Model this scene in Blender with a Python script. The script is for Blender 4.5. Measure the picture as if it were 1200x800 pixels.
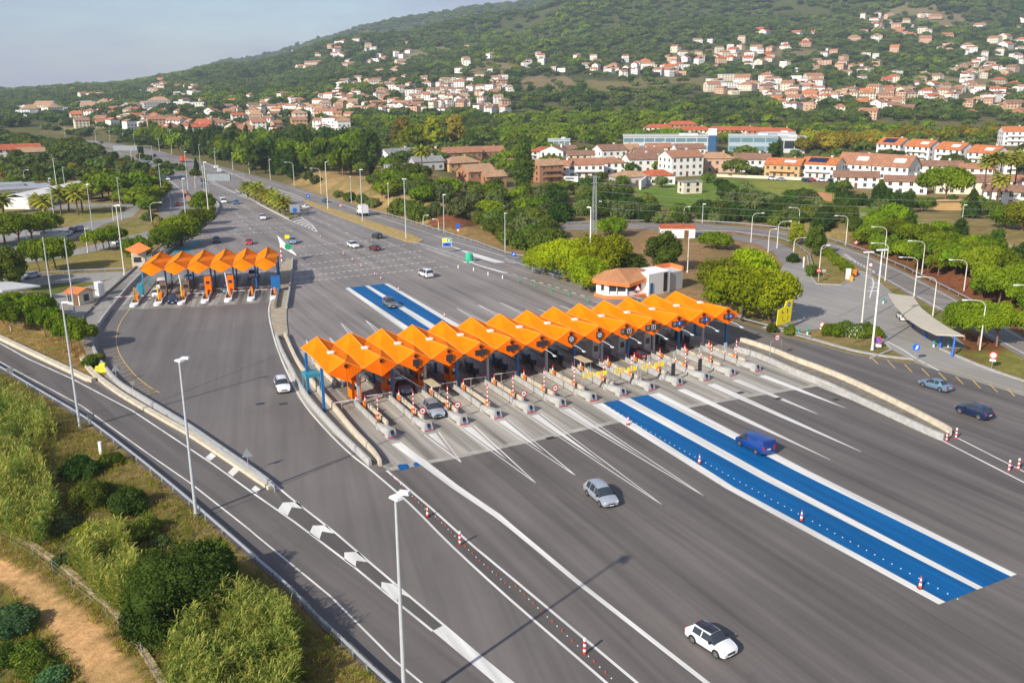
import bpy, bmesh, math, random
import numpy as np
from mathutils import Vector, Matrix
from mathutils.geometry import tessellate_polygon
for o in list(bpy.data.objects): bpy.data.objects.remove(o)
SC = bpy.context.scene
COL = SC.collection
rng = random.Random(11)
nrs = np.random.RandomState(5)

# ---------------------------------------------------------------- camera
CAMH = 41.0
FPX = 1072.0
_d = np.array([28.0, 3830.0, FPX]); _d /= np.linalg.norm(_d)
_up = -_d
_Y = np.array([0, 0, 1.0]) - _up*_up[2]; _Y /= np.linalg.norm(_Y)
_X = np.cross(_Y, _up)
cd = bpy.data.cameras.new('camera')
cam = bpy.data.objects.new('camera', cd)
COL.objects.link(cam)
cd.sensor_width = 36.0
cd.sensor_fit = 'HORIZONTAL'
cd.lens = 36.0*FPX/1200.0
cd.clip_start = 0.5
cd.clip_end = 30000
cam.matrix_world = Matrix(((_X[0], -_X[1], -_X[2], 0), (_Y[0], -_Y[1], -_Y[2], 0), (_up[0], -_up[1], -_up[2], CAMH), (0, 0, 0, 1)))
SC.camera = cam
# ---------------------------------------------------------------- light
SUN_EL = math.radians(31)
SUN_AZ = math.radians(50)          # shadows run towards +x +y at this angle from +x
to_sun = Vector((-math.cos(SUN_AZ)*math.cos(SUN_EL), -math.sin(SUN_AZ)*math.cos(SUN_EL), math.sin(SUN_EL)))
w = bpy.data.worlds.new('World'); SC.world = w; w.use_nodes = True
nt = w.node_tree; nt.nodes.clear()
wo = nt.nodes.new('ShaderNodeOutputWorld'); bg = nt.nodes.new('ShaderNodeBackground')
sky = nt.nodes.new('ShaderNodeTexSky'); sky.sky_type = 'NISHITA'; sky.sun_disc = False
sky.sun_elevation = SUN_EL
sky.sun_rotation = math.atan2(to_sun.x, to_sun.y)
sky.altitude = 100; sky.air_density = 1.0; sky.dust_density = 0.6; sky.ozone_density = 3.5
# thin high cloud mixed into the sky
tc = nt.nodes.new('ShaderNodeTexCoord'); mp = nt.nodes.new('ShaderNodeMapping'); mp.inputs['Scale'].default_value = (1.6, 1.6, 7)
nz = nt.nodes.new('ShaderNodeTexNoise'); nz.inputs['Scale'].default_value = 2.2; nz.inputs['Detail'].default_value = 6; nz.inputs['Roughness'].default_value = .55
cr = nt.nodes.new('ShaderNodeValToRGB'); cr.color_ramp.elements[0].position = .42; cr.color_ramp.elements[1].position = .66
cr.color_ramp.elements[0].color = (.28, .28, .28, 1); cr.color_ramp.elements[1].color = (.90, .90, .90, 1)
mx = nt.nodes.new('ShaderNodeMix'); mx.data_type = 'RGBA'; mx.inputs['B'].default_value = (2.9, 3.0, 4.2, 1)
L = nt.links.new
L(tc.outputs['Generated'], mp.inputs['Vector']); L(mp.outputs[0], nz.inputs['Vector']); L(nz.outputs['Fac'], cr.inputs[0])
L(cr.outputs[0], mx.inputs['Factor']); L(sky.outputs[0], mx.inputs['A']); L(mx.outputs['Result'], bg.inputs[0])
bg.inputs[1].default_value = 0.098
L(bg.outputs[0], wo.inputs[0])
sd = bpy.data.lights.new('sun', 'SUN'); sd.energy = 4.7; sd.angle = math.radians(.9); sd.color = (1.0, .93, .82)
so = bpy.data.objects.new('sun', sd); COL.objects.link(so)
so.rotation_euler = to_sun.to_track_quat('Z', 'Y').to_euler()
so.location = (0, 0, 300)
SC.view_settings.view_transform = 'Standard'; SC.view_settings.look = 'None'
SC.view_settings.exposure = 0.52; SC.view_settings.gamma = 1.0

# ---------------------------------------------------------------- helpers
def ray(px, py):
    c = np.array([px-600.0, py-400.0, FPX])
    return np.array([c.dot(_X), c.dot(_Y), c.dot(_up)])
def at(px, py, z=0.0):
    r = ray(px, py); t = (z-CAMH)/r[2]
    return (r[0]*t, r[1]*t, z)
def at2(px, py, z=0.0):
    p = at(px, py, z); return (p[0], p[1])
def hgt(base, top):
    """height above the base point of a vertical thing whose top shows at `top` (pixels)"""
    B = hit(*base); r = ray(*top)
    d = math.hypot(B[0], B[1]); h = math.hypot(r[0], r[1])
    return CAMH + r[2]*d/h - B[2]

def polydist(X, Y, pl):
    """distance to a polyline and the side (positive = left of its direction)"""
    best = np.full(np.shape(X), 1e9); side = np.zeros(np.shape(X))
    for (ax, ay), (bx, by) in zip(pl[:-1], pl[1:]):
        dx, dy = bx-ax, by-ay; l2 = dx*dx+dy*dy
        t = np.clip(((X-ax)*dx+(Y-ay)*dy)/l2, 0, 1)
        qx, qy = X-(ax+t*dx), Y-(ay+t*dy)
        dd = np.hypot(qx, qy)
        s = np.sign(dx*(Y-ay)-dy*(X-ax))
        m = dd < best
        best = np.where(m, dd, best); side = np.where(m, s, side)
    return best, side
def sstep(a, b, x):
    t = np.clip((x-a)/(b-a), 0, 1); return t*t*(3-2*t)

# terrain -----------------------------------------------------------
TU = np.array([-900, 0, 150, 300, 450, 600, 750, 1000, 1200, 2100.])
TD = np.array([0, 430, 700, 1000, 1400, 1900, 2500, 3900, 5600, 12000.])
YI = np.array([  # picture height the ground reaches per column (rows: distance 700..2500)
    [164, 144, 129, 118, 111], [163.5, 143, 126, 115, 106], [163, 141, 122, 108, 101.5], [160, 137, 112, 92, 75],
    [158, 130, 98, 68, 46], [157, 126, 88, 46, 18], [156, 125, 84, 36, -28], [155, 122, 82, 34, -34], [153, 120, 80, 30, -40],
    [153, 120, 80, 30, -30]], float)
TZ = np.zeros((len(TU), len(TD)))
for i in range(len(TU)):
    for j in range(5):
        TZ[i, j+2] = CAMH-(YI[i, j]-100+.0073*(TU[i]-600))*TD[j+2]/FPX
    yr = [112, 112, 104, 78, 42, 12, -26, -20, -20, 0][i]
    TZ[i, 7] = CAMH-(yr-100+.0073*(TU[i]-600))*TD[7]/FPX; TZ[i, 8] = TZ[i, 6]*.35; TZ[i, 9] = 0
TZ = np.maximum(TZ, 0)
def hash_noise(x, y, s, seed):
    x = x/s; y = y/s
    xi = np.floor(x); yi = np.floor(y); fx = x-xi; fy = y-yi
    fx = fx*fx*(3-2*fx); fy = fy*fy*(3-2*fy)
    def h(a, b):
        v = np.sin(a*127.1+b*311.7+seed*74.7)*43758.5453
        return v-np.floor(v)
    return (h(xi, yi)*(1-fx)+h(xi+1, yi)*fx)*(1-fy)+(h(xi, yi+1)*(1-fx)+h(xi+1, yi+1)*fx)*fy
RAILL = [(-260, 262), (-60, 397), (0, 434), (62, 471), (105, 497.5), (160, 540), (190, 565), (222, 592), (300, 660), (336, 692), (372, 729.5), (400, 756), (430, 785), (520, 868), (640, 990)]
ROADR = [(300, 207.5), (346, 219), (377, 229), (407, 238), (450, 251), (486, 262), (530, 276), (560, 285), (592, 297)]
RBANK = [(970, 281), (1010, 294), (1060, 315), (1112, 341), (1160, 366), (1200, 390), (1290, 440)]
RAILLw = [at2(*p) for p in RAILL]; ROADRw = [at2(*p) for p in ROADR]; RBANKw = [at2(*p) for p in RBANK]
MWAYw = [at2(*p) for p in [(20, 157), (75, 164.5), (130, 174), (180, 184), (230, 197), (300, 220)]]
def terrain(X, Y):
    X = np.asarray(X, float); Y = np.asarray(Y, float)
    D = np.maximum(Y, 1.0)
    U = np.clip(X/D*FPX+600, TU[0], TU[-1]-1e-3)
    Dc = np.clip(D, 0, TD[-1]-1)
    iu = np.clip(np.searchsorted(TU, U, 'right')-1, 0, len(TU)-2); jd = np.clip(np.searchsorted(TD, Dc, 'right')-1, 0, len(TD)-2)
    fu = (U-TU[iu])/(TU[iu+1]-TU[iu]); fd = (Dc-TD[jd])/(TD[jd+1]-TD[jd])
    fu = fu*fu*(3-2*fu)
    z = (TZ[iu, jd]*(1-fu)+TZ[iu+1, jd]*fu)*(1-fd)+(TZ[iu, jd+1]*(1-fu)+TZ[iu+1, jd+1]*fu)*fd
    amp = sstep(1100, 2300, D)*np.clip(z/160, 0, 1)
    z = z+amp*(80*(hash_noise(X, Y, 430, 1)-.70)+46*(hash_noise(X, Y, 190, 2)-.6))
    z = z+sstep(500, 900, D)*np.clip(z/8, 0, 1)*3*(hash_noise(X, Y, 60, 3)-.5)
    mw = (Y > 380) & (Y < 900) & (X < 60)
    if mw.any():
        d, s = polydist(X, Y, MWAYw)
        z = np.where(mw, z*sstep(26, 75, d), z)
    z = z-70*sstep(2600, 3100, D)*(1-sstep(3100, 3700, D))*np.clip(z/160, 0, 1)
    # slope below the guard rail in the near left corner
    near = (Y < 260) & (X < 20)
    if near.any():
        d, s = polydist(X, Y, RAILLw)
        z = np.where(near & (s < 0), z-np.minimum(np.maximum(d-1.2, 0)*.14, 3.2)+.0, z)
    nb = (Y > 180) & (Y < 520) & (X > -170) & (X < 60)
    if nb.any():
        d, s = polydist(X, Y, ROADRw)
        u = X/D*FPX+600
        wdw = sstep(325, 395, u)*(1-sstep(500, 570, u))
        z = np.where(nb & (s > 0), z+4.5*sstep(2, 14, d)*wdw*(1-sstep(60, 130, d))*(.8+.4*hash_noise(X, Y, 9, 6)), z)
    rb = (Y > 90) & (Y < 340) & (X > 60)
    if rb.any():
        d, s = polydist(X, Y, RBANKw)
        z = np.where(rb & (s > 0), z+2.2*sstep(1.5, 9, d)*(1-sstep(45, 90, d)), z)
    return z
def tz(x, y): return float(terrain(np.array([x]), np.array([y]))[0])
_T = np.concatenate([np.linspace(20, 400, 250), np.geomspace(402, 6000, 700)])
def hit(px, py):
    r = ray(px, py); n = math.hypot(r[0], r[1])
    X = r[0]/n*_T; Y = r[1]/n*_T; Z = CAMH+r[2]/n*_T
    dz = Z-terrain(X, Y)
    k = np.where(dz <= 0)[0]
    if len(k) == 0: return (X[-1], Y[-1], 0.0)
    k = k[0]
    if k == 0: return (float(X[0]), float(Y[0]), tz(X[0], Y[0]))
    a, b = dz[k-1], dz[k]; f = a/(a-b)
    x = X[k-1]+(X[k]-X[k-1])*f; y = Y[k-1]+(Y[k]-Y[k-1])*f
    return (float(x), float(y), tz(x, y))

# materials ----------------------------------------------------------
MAT = {}
def pm(name, col, rough=.7, metal=0., var=.12, scale=1.0, bump=0., alpha=None, emit=None, coat=0., col2=None, detail=4, spec=.5, objrand=0.):
    if name in MAT: return MAT[name]
    m = bpy.data.materials.new(name); m.use_nodes = True; MAT[name] = m
    t = m.node_tree; b = t.nodes['Principled BSDF']
    b.inputs['Roughness'].default_value = rough; b.inputs['Metallic'].default_value = metal
    b.inputs['Specular IOR Level'].default_value = spec
    if coat: b.inputs['Coat Weight'].default_value = coat; b.inputs['Coat Roughness'].default_value = .08
    c0 = tuple(max(0, c*(1-var)) for c in col[:3])+(1,); c1 = tuple(min(1, c*(1+var)) for c in (col2 or col)[:3])+(1,)
    tcn = t.nodes.new('ShaderNodeTexCoord'); n = t.nodes.new('ShaderNodeTexNoise')
    n.inputs['Scale'].default_value = scale; n.inputs['Detail'].default_value = detail
    r = t.nodes.new('ShaderNodeValToRGB'); r.color_ramp.elements[0].position = .32; r.color_ramp.elements[1].position = .68
    r.color_ramp.elements[0].color = c0; r.color_ramp.elements[1].color = c1
    t.links.new(tcn.outputs['Object'], n.inputs['Vector']); t.links.new(n.outputs['Fac'], r.inputs[0])
    out = r.outputs[0]
    if objrand:
        oi = t.nodes.new('ShaderNodeObjectInfo'); hs = t.nodes.new('ShaderNodeHueSaturation')
        mr = t.nodes.new('ShaderNodeMapRange'); mr.inputs['To Min'].default_value = 1-objrand; mr.inputs['To Max'].default_value = 1+objrand
        t.links.new(oi.outputs['Random'], mr.inputs['Value']); t.links.new(mr.outputs[0], hs.inputs['Value'])
        mr2 = t.nodes.new('ShaderNodeMapRange'); mr2.inputs['To Min'].default_value = .5-objrand*.05; mr2.inputs['To Max'].default_value = .5+objrand*.05
        ml = t.nodes.new('ShaderNodeMath'); ml.operation = 'MULTIPLY'; ml.inputs[1].default_value = 7.31
        fr = t.nodes.new('ShaderNodeMath'); fr.operation = 'FRACT'
        t.links.new(oi.outputs['Random'], ml.inputs[0]); t.links.new(ml.outputs[0], fr.inputs[0]); t.links.new(fr.outputs[0], mr2.inputs['Value'])
        t.links.new(mr2.outputs[0], hs.inputs['Hue'])
        t.links.new(out, hs.inputs['Color']); out = hs.outputs[0]
    t.links.new(out, b.inputs['Base Color'])
    if bump:
        bn = t.nodes.new('ShaderNodeBump'); bn.inputs['Strength'].default_value = bump; bn.inputs['Distance'].default_value = .05
        n2 = t.nodes.new('ShaderNodeTexNoise'); n2.inputs['Scale'].default_value = scale*4; n2.inputs['Detail'].default_value = 5
        t.links.new(tcn.outputs['Object'], n2.inputs['Vector']); t.links.new(n2.outputs['Fac'], bn.inputs['Height']); t.links.new(bn.outputs[0], b.inputs['Normal'])
    if alpha is not None: b.inputs['Alpha'].default_value = alpha
    return m

def leafmat(name, c0, c1, trans=.3, scale=.35):
    if name in MAT: return MAT[name]
    m = pm(name, c0, rough=.65, var=.0, scale=scale, col2=c1, detail=3, spec=.08, objrand=.34)
    t = m.node_tree; b = t.nodes['Principled BSDF']; o = t.nodes['Material Output']
    tr = t.nodes.new('ShaderNodeBsdfTranslucent'); ms = t.nodes.new('ShaderNodeMixShader'); ms.inputs[0].default_value = trans
    src = b.inputs['Base Color'].links[0].from_socket
    br = t.nodes.new('ShaderNodeMixRGB'); br.blend_type = 'MULTIPLY'; br.inputs[0].default_value = 1; br.inputs[2].default_value = (1.2, 1.25, .55, 1)
    t.links.new(src, br.inputs[1]); t.links.new(br.outputs[0], tr.inputs[0])
    t.links.new(b.outputs[0], ms.inputs[1]); t.links.new(tr.outputs[0], ms.inputs[2]); t.links.new(ms.outputs[0], o.inputs['Surface'])
    return m

# mesh collector -------------------------------------------------------
class MB:
    def __init__(s): s.v = []; s.f = []; s.m = []
    def add(s, vs, fs, mi=0):
        n = len(s.v); s.v += [tuple(float(c) for c in v) for v in vs]; s.f += [tuple(i+n for i in f) for f in fs]; s.m += [mi]*len(fs); return s
    def box(s, c, d, rz=0., mi=0, taper=1.):
        cx, cy, cz = c; hx, hy, hz = d[0]/2, d[1]/2, d[2]/2; ca, sa = math.cos(rz), math.sin(rz); vs = []
        for z, k in ((-hz, 1.), (hz, taper)):
            for x, y in ((-hx, -hy), (hx, -hy), (hx, hy), (-hx, hy)):
                x *= k; y *= k; vs.append((cx+x*ca-y*sa, cy+x*sa+y*ca, cz+z))
        return s.add(vs, [(0, 3, 2, 1), (4, 5, 6, 7), (0, 1, 5, 4), (1, 2, 6, 5), (2, 3, 7, 6), (3, 0, 4, 7)], mi)
    def prism(s, pts, z0, z1, mi=0):
        n = len(pts); a = sum(pts[i][0]*pts[(i+1) % n][1]-pts[(i+1) % n][0]*pts[i][1] for i in range(n))
        if a < 0: pts = pts[::-1]
        vs = [(p[0], p[1], z0) for p in pts]+[(p[0], p[1], z1) for p in pts]
        tr = tessellate_polygon([[Vector((p[0], p[1], 0)) for p in pts]])
        fs = []
        for t3 in tr:
            i, j, k = t3
            cr_ = (pts[j][0]-pts[i][0])*(pts[k][1]-pts[i][1])-(pts[j][1]-pts[i][1])*(pts[k][0]-pts[i][0])
            if cr_ < 0: i, k = k, i
            fs.append((i+n, j+n, k+n)); fs.append((k, j, i))
        for i in range(n):
            j = (i+1) % n; fs.append((i, j, j+n, i+n))
        return s.add(vs, fs, mi)
    def sheet(s, pts, z, mi=0):
        tr = tessellate_polygon([[Vector((p[0], p[1], 0)) for p in pts]]); fs = []
        for i, j, k in tr:
            cr_ = (pts[j][0]-pts[i][0])*(pts[k][1]-pts[i][1])-(pts[j][1]-pts[i][1])*(pts[k][0]-pts[i][0])
            fs.append((i, j, k) if cr_ > 0 else (k, j, i))
        return s.add([(p[0], p[1], z) for p in pts], fs, mi)
    def tube(s, pts, r, n=8, mi=0, cap=True):
        pts = [Vector(p) for p in pts]; rs = r if isinstance(r, (list, tuple)) else [r]*len(pts); vs = []
        for i, p in enumerate(pts):
            d = (pts[min(i+1, len(pts)-1)]-pts[max(i-1, 0)]).normalized()
            a = d.orthogonal().normalized() if abs(d.z) < .95 else Vector((1, 0, 0)); a = (a-d*a.dot(d)).normalized(); b = d.cross(a)
            for k in range(n):
                t = 2*math.pi*k/n; q = p+(a*math.cos(t)+b*math.sin(t))*rs[i]; vs.append(tuple(q))
        fs = []
        for i in range(len(pts)-1):
            for k in range(n):
                k2 = (k+1) % n; fs.append((i*n+k, i*n+k2, (i+1)*n+k2, (i+1)*n+k))
        if cap: fs.append(tuple(range(n-1, -1, -1))); fs.append(tuple(range((len(pts)-1)*n, len(pts)*n)))
        return s.add(vs, fs, mi)
    def strip(s, pl, w, z0, z1, mi=0, offs=0., wtop=None):
        """wall of width w following a polyline (list of xy)"""
        pl = [Vector((p[0], p[1])) for p in pl]; n = len(pl); L_, R_ = [], []
        wt = w if wtop is None else wtop
        for i in range(n):
            d = (pl[min(i+1, n-1)]-pl[max(i-1, 0)]).normalized(); nn = Vector((-d.y, d.x))
            L_.append(nn); 
        vs = []
        for i in range(n):
            c = pl[i]+L_[i]*offs
            a = c+L_[i]*w/2; b = c-L_[i]*w/2; a2 = c+L_[i]*wt/2; b2 = c-L_[i]*wt/2
            vs += [(a.x, a.y, z0), (b.x, b.y, z0), (b2.x, b2.y, z1), (a2.x, a2.y, z1)]
        fs = []
        for i in range(n-1):
            o = i*4; p = o+4
            fs += [(o+3, o+2, p+2, p+3), (o+2, o+1, p+1, p+2), (o, o+3, p+3, p)]
        fs += [(0, 1, 2, 3), (4*n-1, 4*n-2, 4*n-3, 4*n-4)]
        return s.add(vs, fs, mi)
    def ribbon(s, pl, w, z, mi=0, offs=0.):
        pl = [Vector((p[0], p[1])) for p in pl]; n = len(pl); vs = []; ws = w if isinstance(w, (list, tuple)) else [w]*n
        for i in range(n):
            d = (pl[min(i+1, n-1)]-pl[max(i-1, 0)]).normalized(); nn = Vector((-d.y, d.x)); c = pl[i]+nn*offs
            a = c+nn*ws[i]/2; b = c-nn*ws[i]/2; vs += [(a.x, a.y, z), (b.x, b.y, z)]
        return s.add(vs, [(2*i+1, 2*i+3, 2*i+2, 2*i) for i in range(n-1)], mi)
    def mesh(s, name, mats, smooth=False):
        me = bpy.data.meshes.new(name); me.from_pydata(s.v, [], s.f)
        for m in (mats if isinstance(mats, (list, tuple)) else [mats]): me.materials.append(m)
        if any(s.m): me.polygons.foreach_set('material_index', s.m)
        if smooth: me.polygons.foreach_set('use_smooth', [True]*len(me.polygons))
        me.update(); return me
    def build(s, name, mats, parent=None, smooth=False, loc=None, rz=0.):
        return link(name, s.mesh(name, mats, smooth), parent, loc, rz)
def link(name, me, parent=None, loc=None, rz=0., scale=None):
    o = bpy.data.objects.new(name, me); COL.objects.link(o)
    if parent is not None: o.parent = parent
    if loc is not None: o.location = loc
    if rz: o.rotation_euler = (0, 0, rz)
    if scale is not None: o.scale = scale if isinstance(scale, (tuple, list)) else (scale,)*3
    return o
def tag(o, label=None, cat=None, group=None, kind=None):
    if label: o['label'] = label
    if cat: o['category'] = cat
    if group: o['group'] = group
    if kind: o['kind'] = kind
    return o
def empty(name, loc, rz=0., label=None, cat=None, group=None, scale=None):
    o = bpy.data.objects.new(name, None); COL.objects.link(o); o.location = loc; o.rotation_euler = (0, 0, rz); o.empty_display_size = .5
    if scale: o.scale = (scale,)*3
    return tag(o, label, cat, group)
def copy_tree(o, parent=None):
    c = o.copy(); COL.objects.link(c)
    if parent is not None: c.parent = parent
    for ch in list(o.children): copy_tree(ch, c)
    return c
def resample(pl, step):
    out = [Vector(pl[0])]; 
    for a, b in zip(pl[:-1], pl[1:]):
        a = Vector(a); b = Vector(b); n = max(1, int((b-a).length/step))
        for i in range(1, n+1): out.append(a+(b-a)*i/n)
    return out
def smoothpl(px, n=3):
    """Catmull-Rom through pixel points"""
    P = [Vector(p) for p in px]; out = []
    for i in range(len(P)-1):
        p0 = P[max(i-1, 0)]; p1 = P[i]; p2 = P[i+1]; p3 = P[min(i+2, len(P)-1)]
        for k in range(n):
            t = k/n; out.append(.5*((2*p1)+(p2-p0)*t+(2*p0-5*p1+4*p2-p3)*t*t+(3*p1-p0-3*p2+p3)*t**3))
    out.append(P[-1]); return [(p.x, p.y) for p in out]
def W2(px, z=0.): return [at2(p[0], p[1], z) for p in px]
ORD = ['first', 'second', 'third', 'fourth', 'fifth', 'sixth', 'seventh', 'eighth', 'ninth', 'tenth', 'eleventh', 'twelfth', 'thirteenth', 'fourteenth', 'fifteenth', 'sixteenth', 'seventeenth', 'eighteenth', 'nineteenth', 'twentieth']
def ordn(i):
    if i < 20: return ORD[i]
    tens = {2: 'twenty', 3: 'thirty', 4: 'forty', 5: 'fifty', 6: 'sixty', 7: 'seventy', 8: 'eighty', 9: 'ninety'}
    n = i+1; t, u = divmod(n, 10)
    if u == 0: return tens[t][:-1]+'ieth'
    return tens[t]+'-'+ORD[u-1]
# plaza frame of the long toll row
PA = math.radians(26.6); E1 = (math.cos(PA), math.sin(PA)); E2 = (-math.sin(PA), math.cos(PA)); PO = at2(460, 513)
def P(u, v, z=0.): return (PO[0]+E1[0]*u+E2[0]*v, PO[1]+E1[1]*u+E2[1]*v, z)
def P2(u, v): return P(u, v)[:2]
PITCH = 4.744
# ================================================================ ground, roads
def node_asphalt(name, base, ang, streak=.5, grad=None, lanes=0., tint=(1.12, 1.0, .91), rough=.62, stain=.5):
    m = bpy.data.materials.new(name); m.use_nodes = True; t = m.node_tree; b = t.nodes['Principled BSDF']
    N = t.nodes.new; K = t.links.new
    tcn = N('ShaderNodeTexCoord')
    mp = N('ShaderNodeMapping'); mp.inputs['Rotation'].default_value = (0, 0, -ang)
    K(tcn.outputs['Object'], mp.inputs['Vector'])
    mp2 = N('ShaderNodeMapping'); mp2.inputs['Scale'].default_value = (.55, .022, 1)
    K(mp.outputs[0], mp2.inputs['Vector'])
    n1 = N('ShaderNodeTexNoise'); n1.inputs['Scale'].default_value = 1; n1.inputs['Detail'].default_value = 3; n1.inputs['Distortion'].default_value = .25
    K(mp2.outputs[0], n1.inputs['Vector'])
    n2 = N('ShaderNodeTexNoise'); n2.inputs['Scale'].default_value = .05; n2.inputs['Detail'].default_value = 5
    K(tcn.outputs['Object'], n2.inputs['Vector'])
    n3 = N('ShaderNodeTexNoise'); n3.inputs['Scale'].default_value = 9; n3.inputs['Detail'].default_value = 6; n3.inputs['Roughness'].default_value = .8
    K(tcn.outputs['Object'], n3.inputs['Vector'])
    def mr(src, a, b_, c, d):
        r = N('ShaderNodeMapRange'); r.inputs['From Min'].default_value = a; r.inputs['From Max'].default_value = b_; r.inputs['To Min'].default_value = c; r.inputs['To Max'].default_value = d
        K(src, r.inputs['Value']); return r.outputs[0]
    def mul(a, b_):
        r = N('ShaderNodeMath'); r.operation = 'MULTIPLY'; K(a, r.inputs[0]); K(b_, r.inputs[1]); return r.outputs[0]
    f = mul(mul(mr(n1.outputs['Fac'], .35, .68, 1+streak*.25, 1-streak*.5), mr(n2.outputs['Fac'], .3, .7, 1.16, .86)), mr(n3.outputs['Fac'], .3, .7, .86, 1.14))
    # oil drips and patches
    n4 = N('ShaderNodeTexNoise'); n4.inputs['Scale'].default_value = .33; n4.inputs['Detail'].default_value = 7; n4.inputs['Roughness'].default_value = .7
    K(tcn.outputs['Object'], n4.inputs['Vector'])
    f = mul(f, mr(n4.outputs['Fac'], .60, .72, 1, 1-.3*stain))
    # finer wheel tracks, and paling up the plaza: age plus painted grazing sheen
    mp3 = N('ShaderNodeMapping'); mp3.inputs['Scale'].default_value = (1.7, .05, 1); K(mp.outputs[0], mp3.inputs['Vector'])
    n5 = N('ShaderNodeTexNoise'); n5.inputs['Scale'].default_value = 1; n5.inputs['Detail'].default_value = 4; n5.inputs['Roughness'].default_value = .6; K(mp3.outputs[0], n5.inputs['Vector'])
    f = mul(f, mr(n5.outputs['Fac'], .35, .65, 1+streak*.16, 1-streak*.22))
    if grad:
        sx_ = N('ShaderNodeSeparateXYZ'); K(mp.outputs[0], sx_.inputs[0]); g_ = mr(sx_.outputs['Y'], grad[0], grad[1], grad[2], grad[3]); g_.node.interpolation_type = 'SMOOTHSTEP'; f = mul(f, g_)
    if lanes:
        # tyre tracks and drip line that follow each toll lane
        sx2 = N('ShaderNodeSeparateXYZ'); K(mp.outputs[0], sx2.inputs[0])
        def M2(op, a, b_):
            r = N('ShaderNodeMath'); r.operation = op
            for i_, q_ in enumerate((a, b_)):
                if q_ is None: continue
                if isinstance(q_, (int, float)): r.inputs[i_].default_value = q_
                else: K(q_, r.inputs[i_])
            return r.outputs[0]
        uo = PO[0]*E1[0]+PO[1]*E1[1]; ph = M2('MULTIPLY', M2('ADD', M2('SUBTRACT', sx2.outputs['X'], uo), M2('MULTIPLY', n1.outputs['Fac'], .9)), 2*math.pi/PITCH)
        c1 = M2('COSINE', ph, None); c2 = M2('COSINE', M2('MULTIPLY', ph, 3.0), None)
        f = mul(f, M2('ADD', 1.0, M2('MULTIPLY', M2('ADD', c1, M2('MULTIPLY', c2, .6)), mr(n5.outputs['Fac'], .3, .7, lanes*.3, lanes*1.2))))
    rgb = N('ShaderNodeVectorMath'); rgb.operation = 'SCALE'; rgb.inputs[0].default_value = tuple(base*c for c in tint); K(f, rgb.inputs['Scale'])
    K(rgb.outputs[0], b.inputs['Base Color'])
    b.inputs['Roughness'].default_value = rough; b.inputs['Specular IOR Level'].default_value = .3
    bn = N('ShaderNodeBump'); bn.inputs['Strength'].default_value = .35; bn.inputs['Distance'].default_value = .02; K(n3.outputs['Fac'], bn.inputs['Height']); K(bn.outputs[0], b.inputs['Normal'])
    return m
v0_ = PO[0]*E2[0]+PO[1]*E2[1]
M_asph = node_asphalt('worn_asphalt', .19, PA, streak=.42, lanes=.10, grad=(v0_-12, v0_+50, .61, 1.06), tint=(1.13, 1.0, .91))  # grad pales the upper plaza for the grazing view as well as age
M_ramp = node_asphalt('ramp_asphalt', .11, math.radians(40), streak=.4)
M_far = node_asphalt('motorway_asphalt', .20, math.radians(28), streak=.35)
M_dark = node_asphalt('gore_asphalt', .095, PA, streak=.3)
M_conc = node_asphalt('apron_concrete', .31, PA, lanes=.20, streak=.75, tint=(1.08, 1.0, .86), stain=.8)
M_yard = node_asphalt('yard_concrete', .27, 0.4, streak=.25, tint=(1.06, 1.0, .9))
def paint_mat(name, col, wear, under=(.13, .12, .11), lane=0.):
    m = bpy.data.materials.new(name); m.use_nodes = True; t = m.node_tree; b = t.nodes['Principled BSDF']; N = t.nodes.new; K = t.links.new
    b.inputs['Roughness'].default_value = .6; b.inputs['Specular IOR Level'].default_value = .2
    tcn = N('ShaderNodeTexCoord'); mp = N('ShaderNodeMapping'); mp.inputs['Rotation'].default_value = (0, 0, -PA); K(tcn.outputs['Object'], mp.inputs['Vector'])
    mp2 = N('ShaderNodeMapping'); mp2.inputs['Scale'].default_value = (3.2, 1.0, 1); K(mp.outputs[0], mp2.inputs['Vector'])
    n = N('ShaderNodeTexNoise'); n.inputs['Scale'].default_value = 1.6; n.inputs['Detail'].default_value = 9; n.inputs['Roughness'].default_value = .75; K(mp2.outputs[0], n.inputs['Vector'])
    r = N('ShaderNodeMapRange'); r.inputs['From Min'].default_value = .60; r.inputs['From Max'].default_value = .70; r.inputs['To Max'].default_value = wear; K(n.outputs['Fac'], r.inputs['Value'])
    n2 = N('ShaderNodeTexNoise'); n2.inputs['Scale'].default_value = .5; n2.inputs['Detail'].default_value = 5; mp3 = N('ShaderNodeMapping'); mp3.inputs['Scale'].default_value = (2.2, .12, 1); K(mp.outputs[0], mp3.inputs['Vector']); K(mp3.outputs[0], n2.inputs['Vector'])
    r2 = N('ShaderNodeMapRange'); r2.inputs['From Min'].default_value = .35; r2.inputs['From Max'].default_value = .65; r2.inputs['To Min'].default_value = 1.1; r2.inputs['To Max'].default_value = .78; K(n2.outputs['Fac'], r2.inputs['Value'])
    sc_ = N('ShaderNodeVectorMath'); sc_.operation = 'SCALE'; sc_.inputs[0].default_value = col; K(r2.outputs[0], sc_.inputs['Scale'])
    mxx = N('ShaderNodeMixRGB'); K(r.outputs[0], mxx.inputs[0]); K(sc_.outputs[0], mxx.inputs[1]); mxx.inputs[2].default_value = under+(1,); K(mxx.outputs[0], b.inputs['Base Color']); return m
M_white = paint_mat('road_paint_white', (.68, .67, .63), .75); M_blue = paint_mat('road_paint_blue', (.0, .098, .285), .35, (.05, .08, .12))
M_teal = pm('road_paint_teal', (.05, .24, .30), rough=.55, var=.15, scale=.5)
M_yel = pm('road_paint_yellow', (.62, .42, .10), rough=.6, var=.2, scale=1.2)

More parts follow.
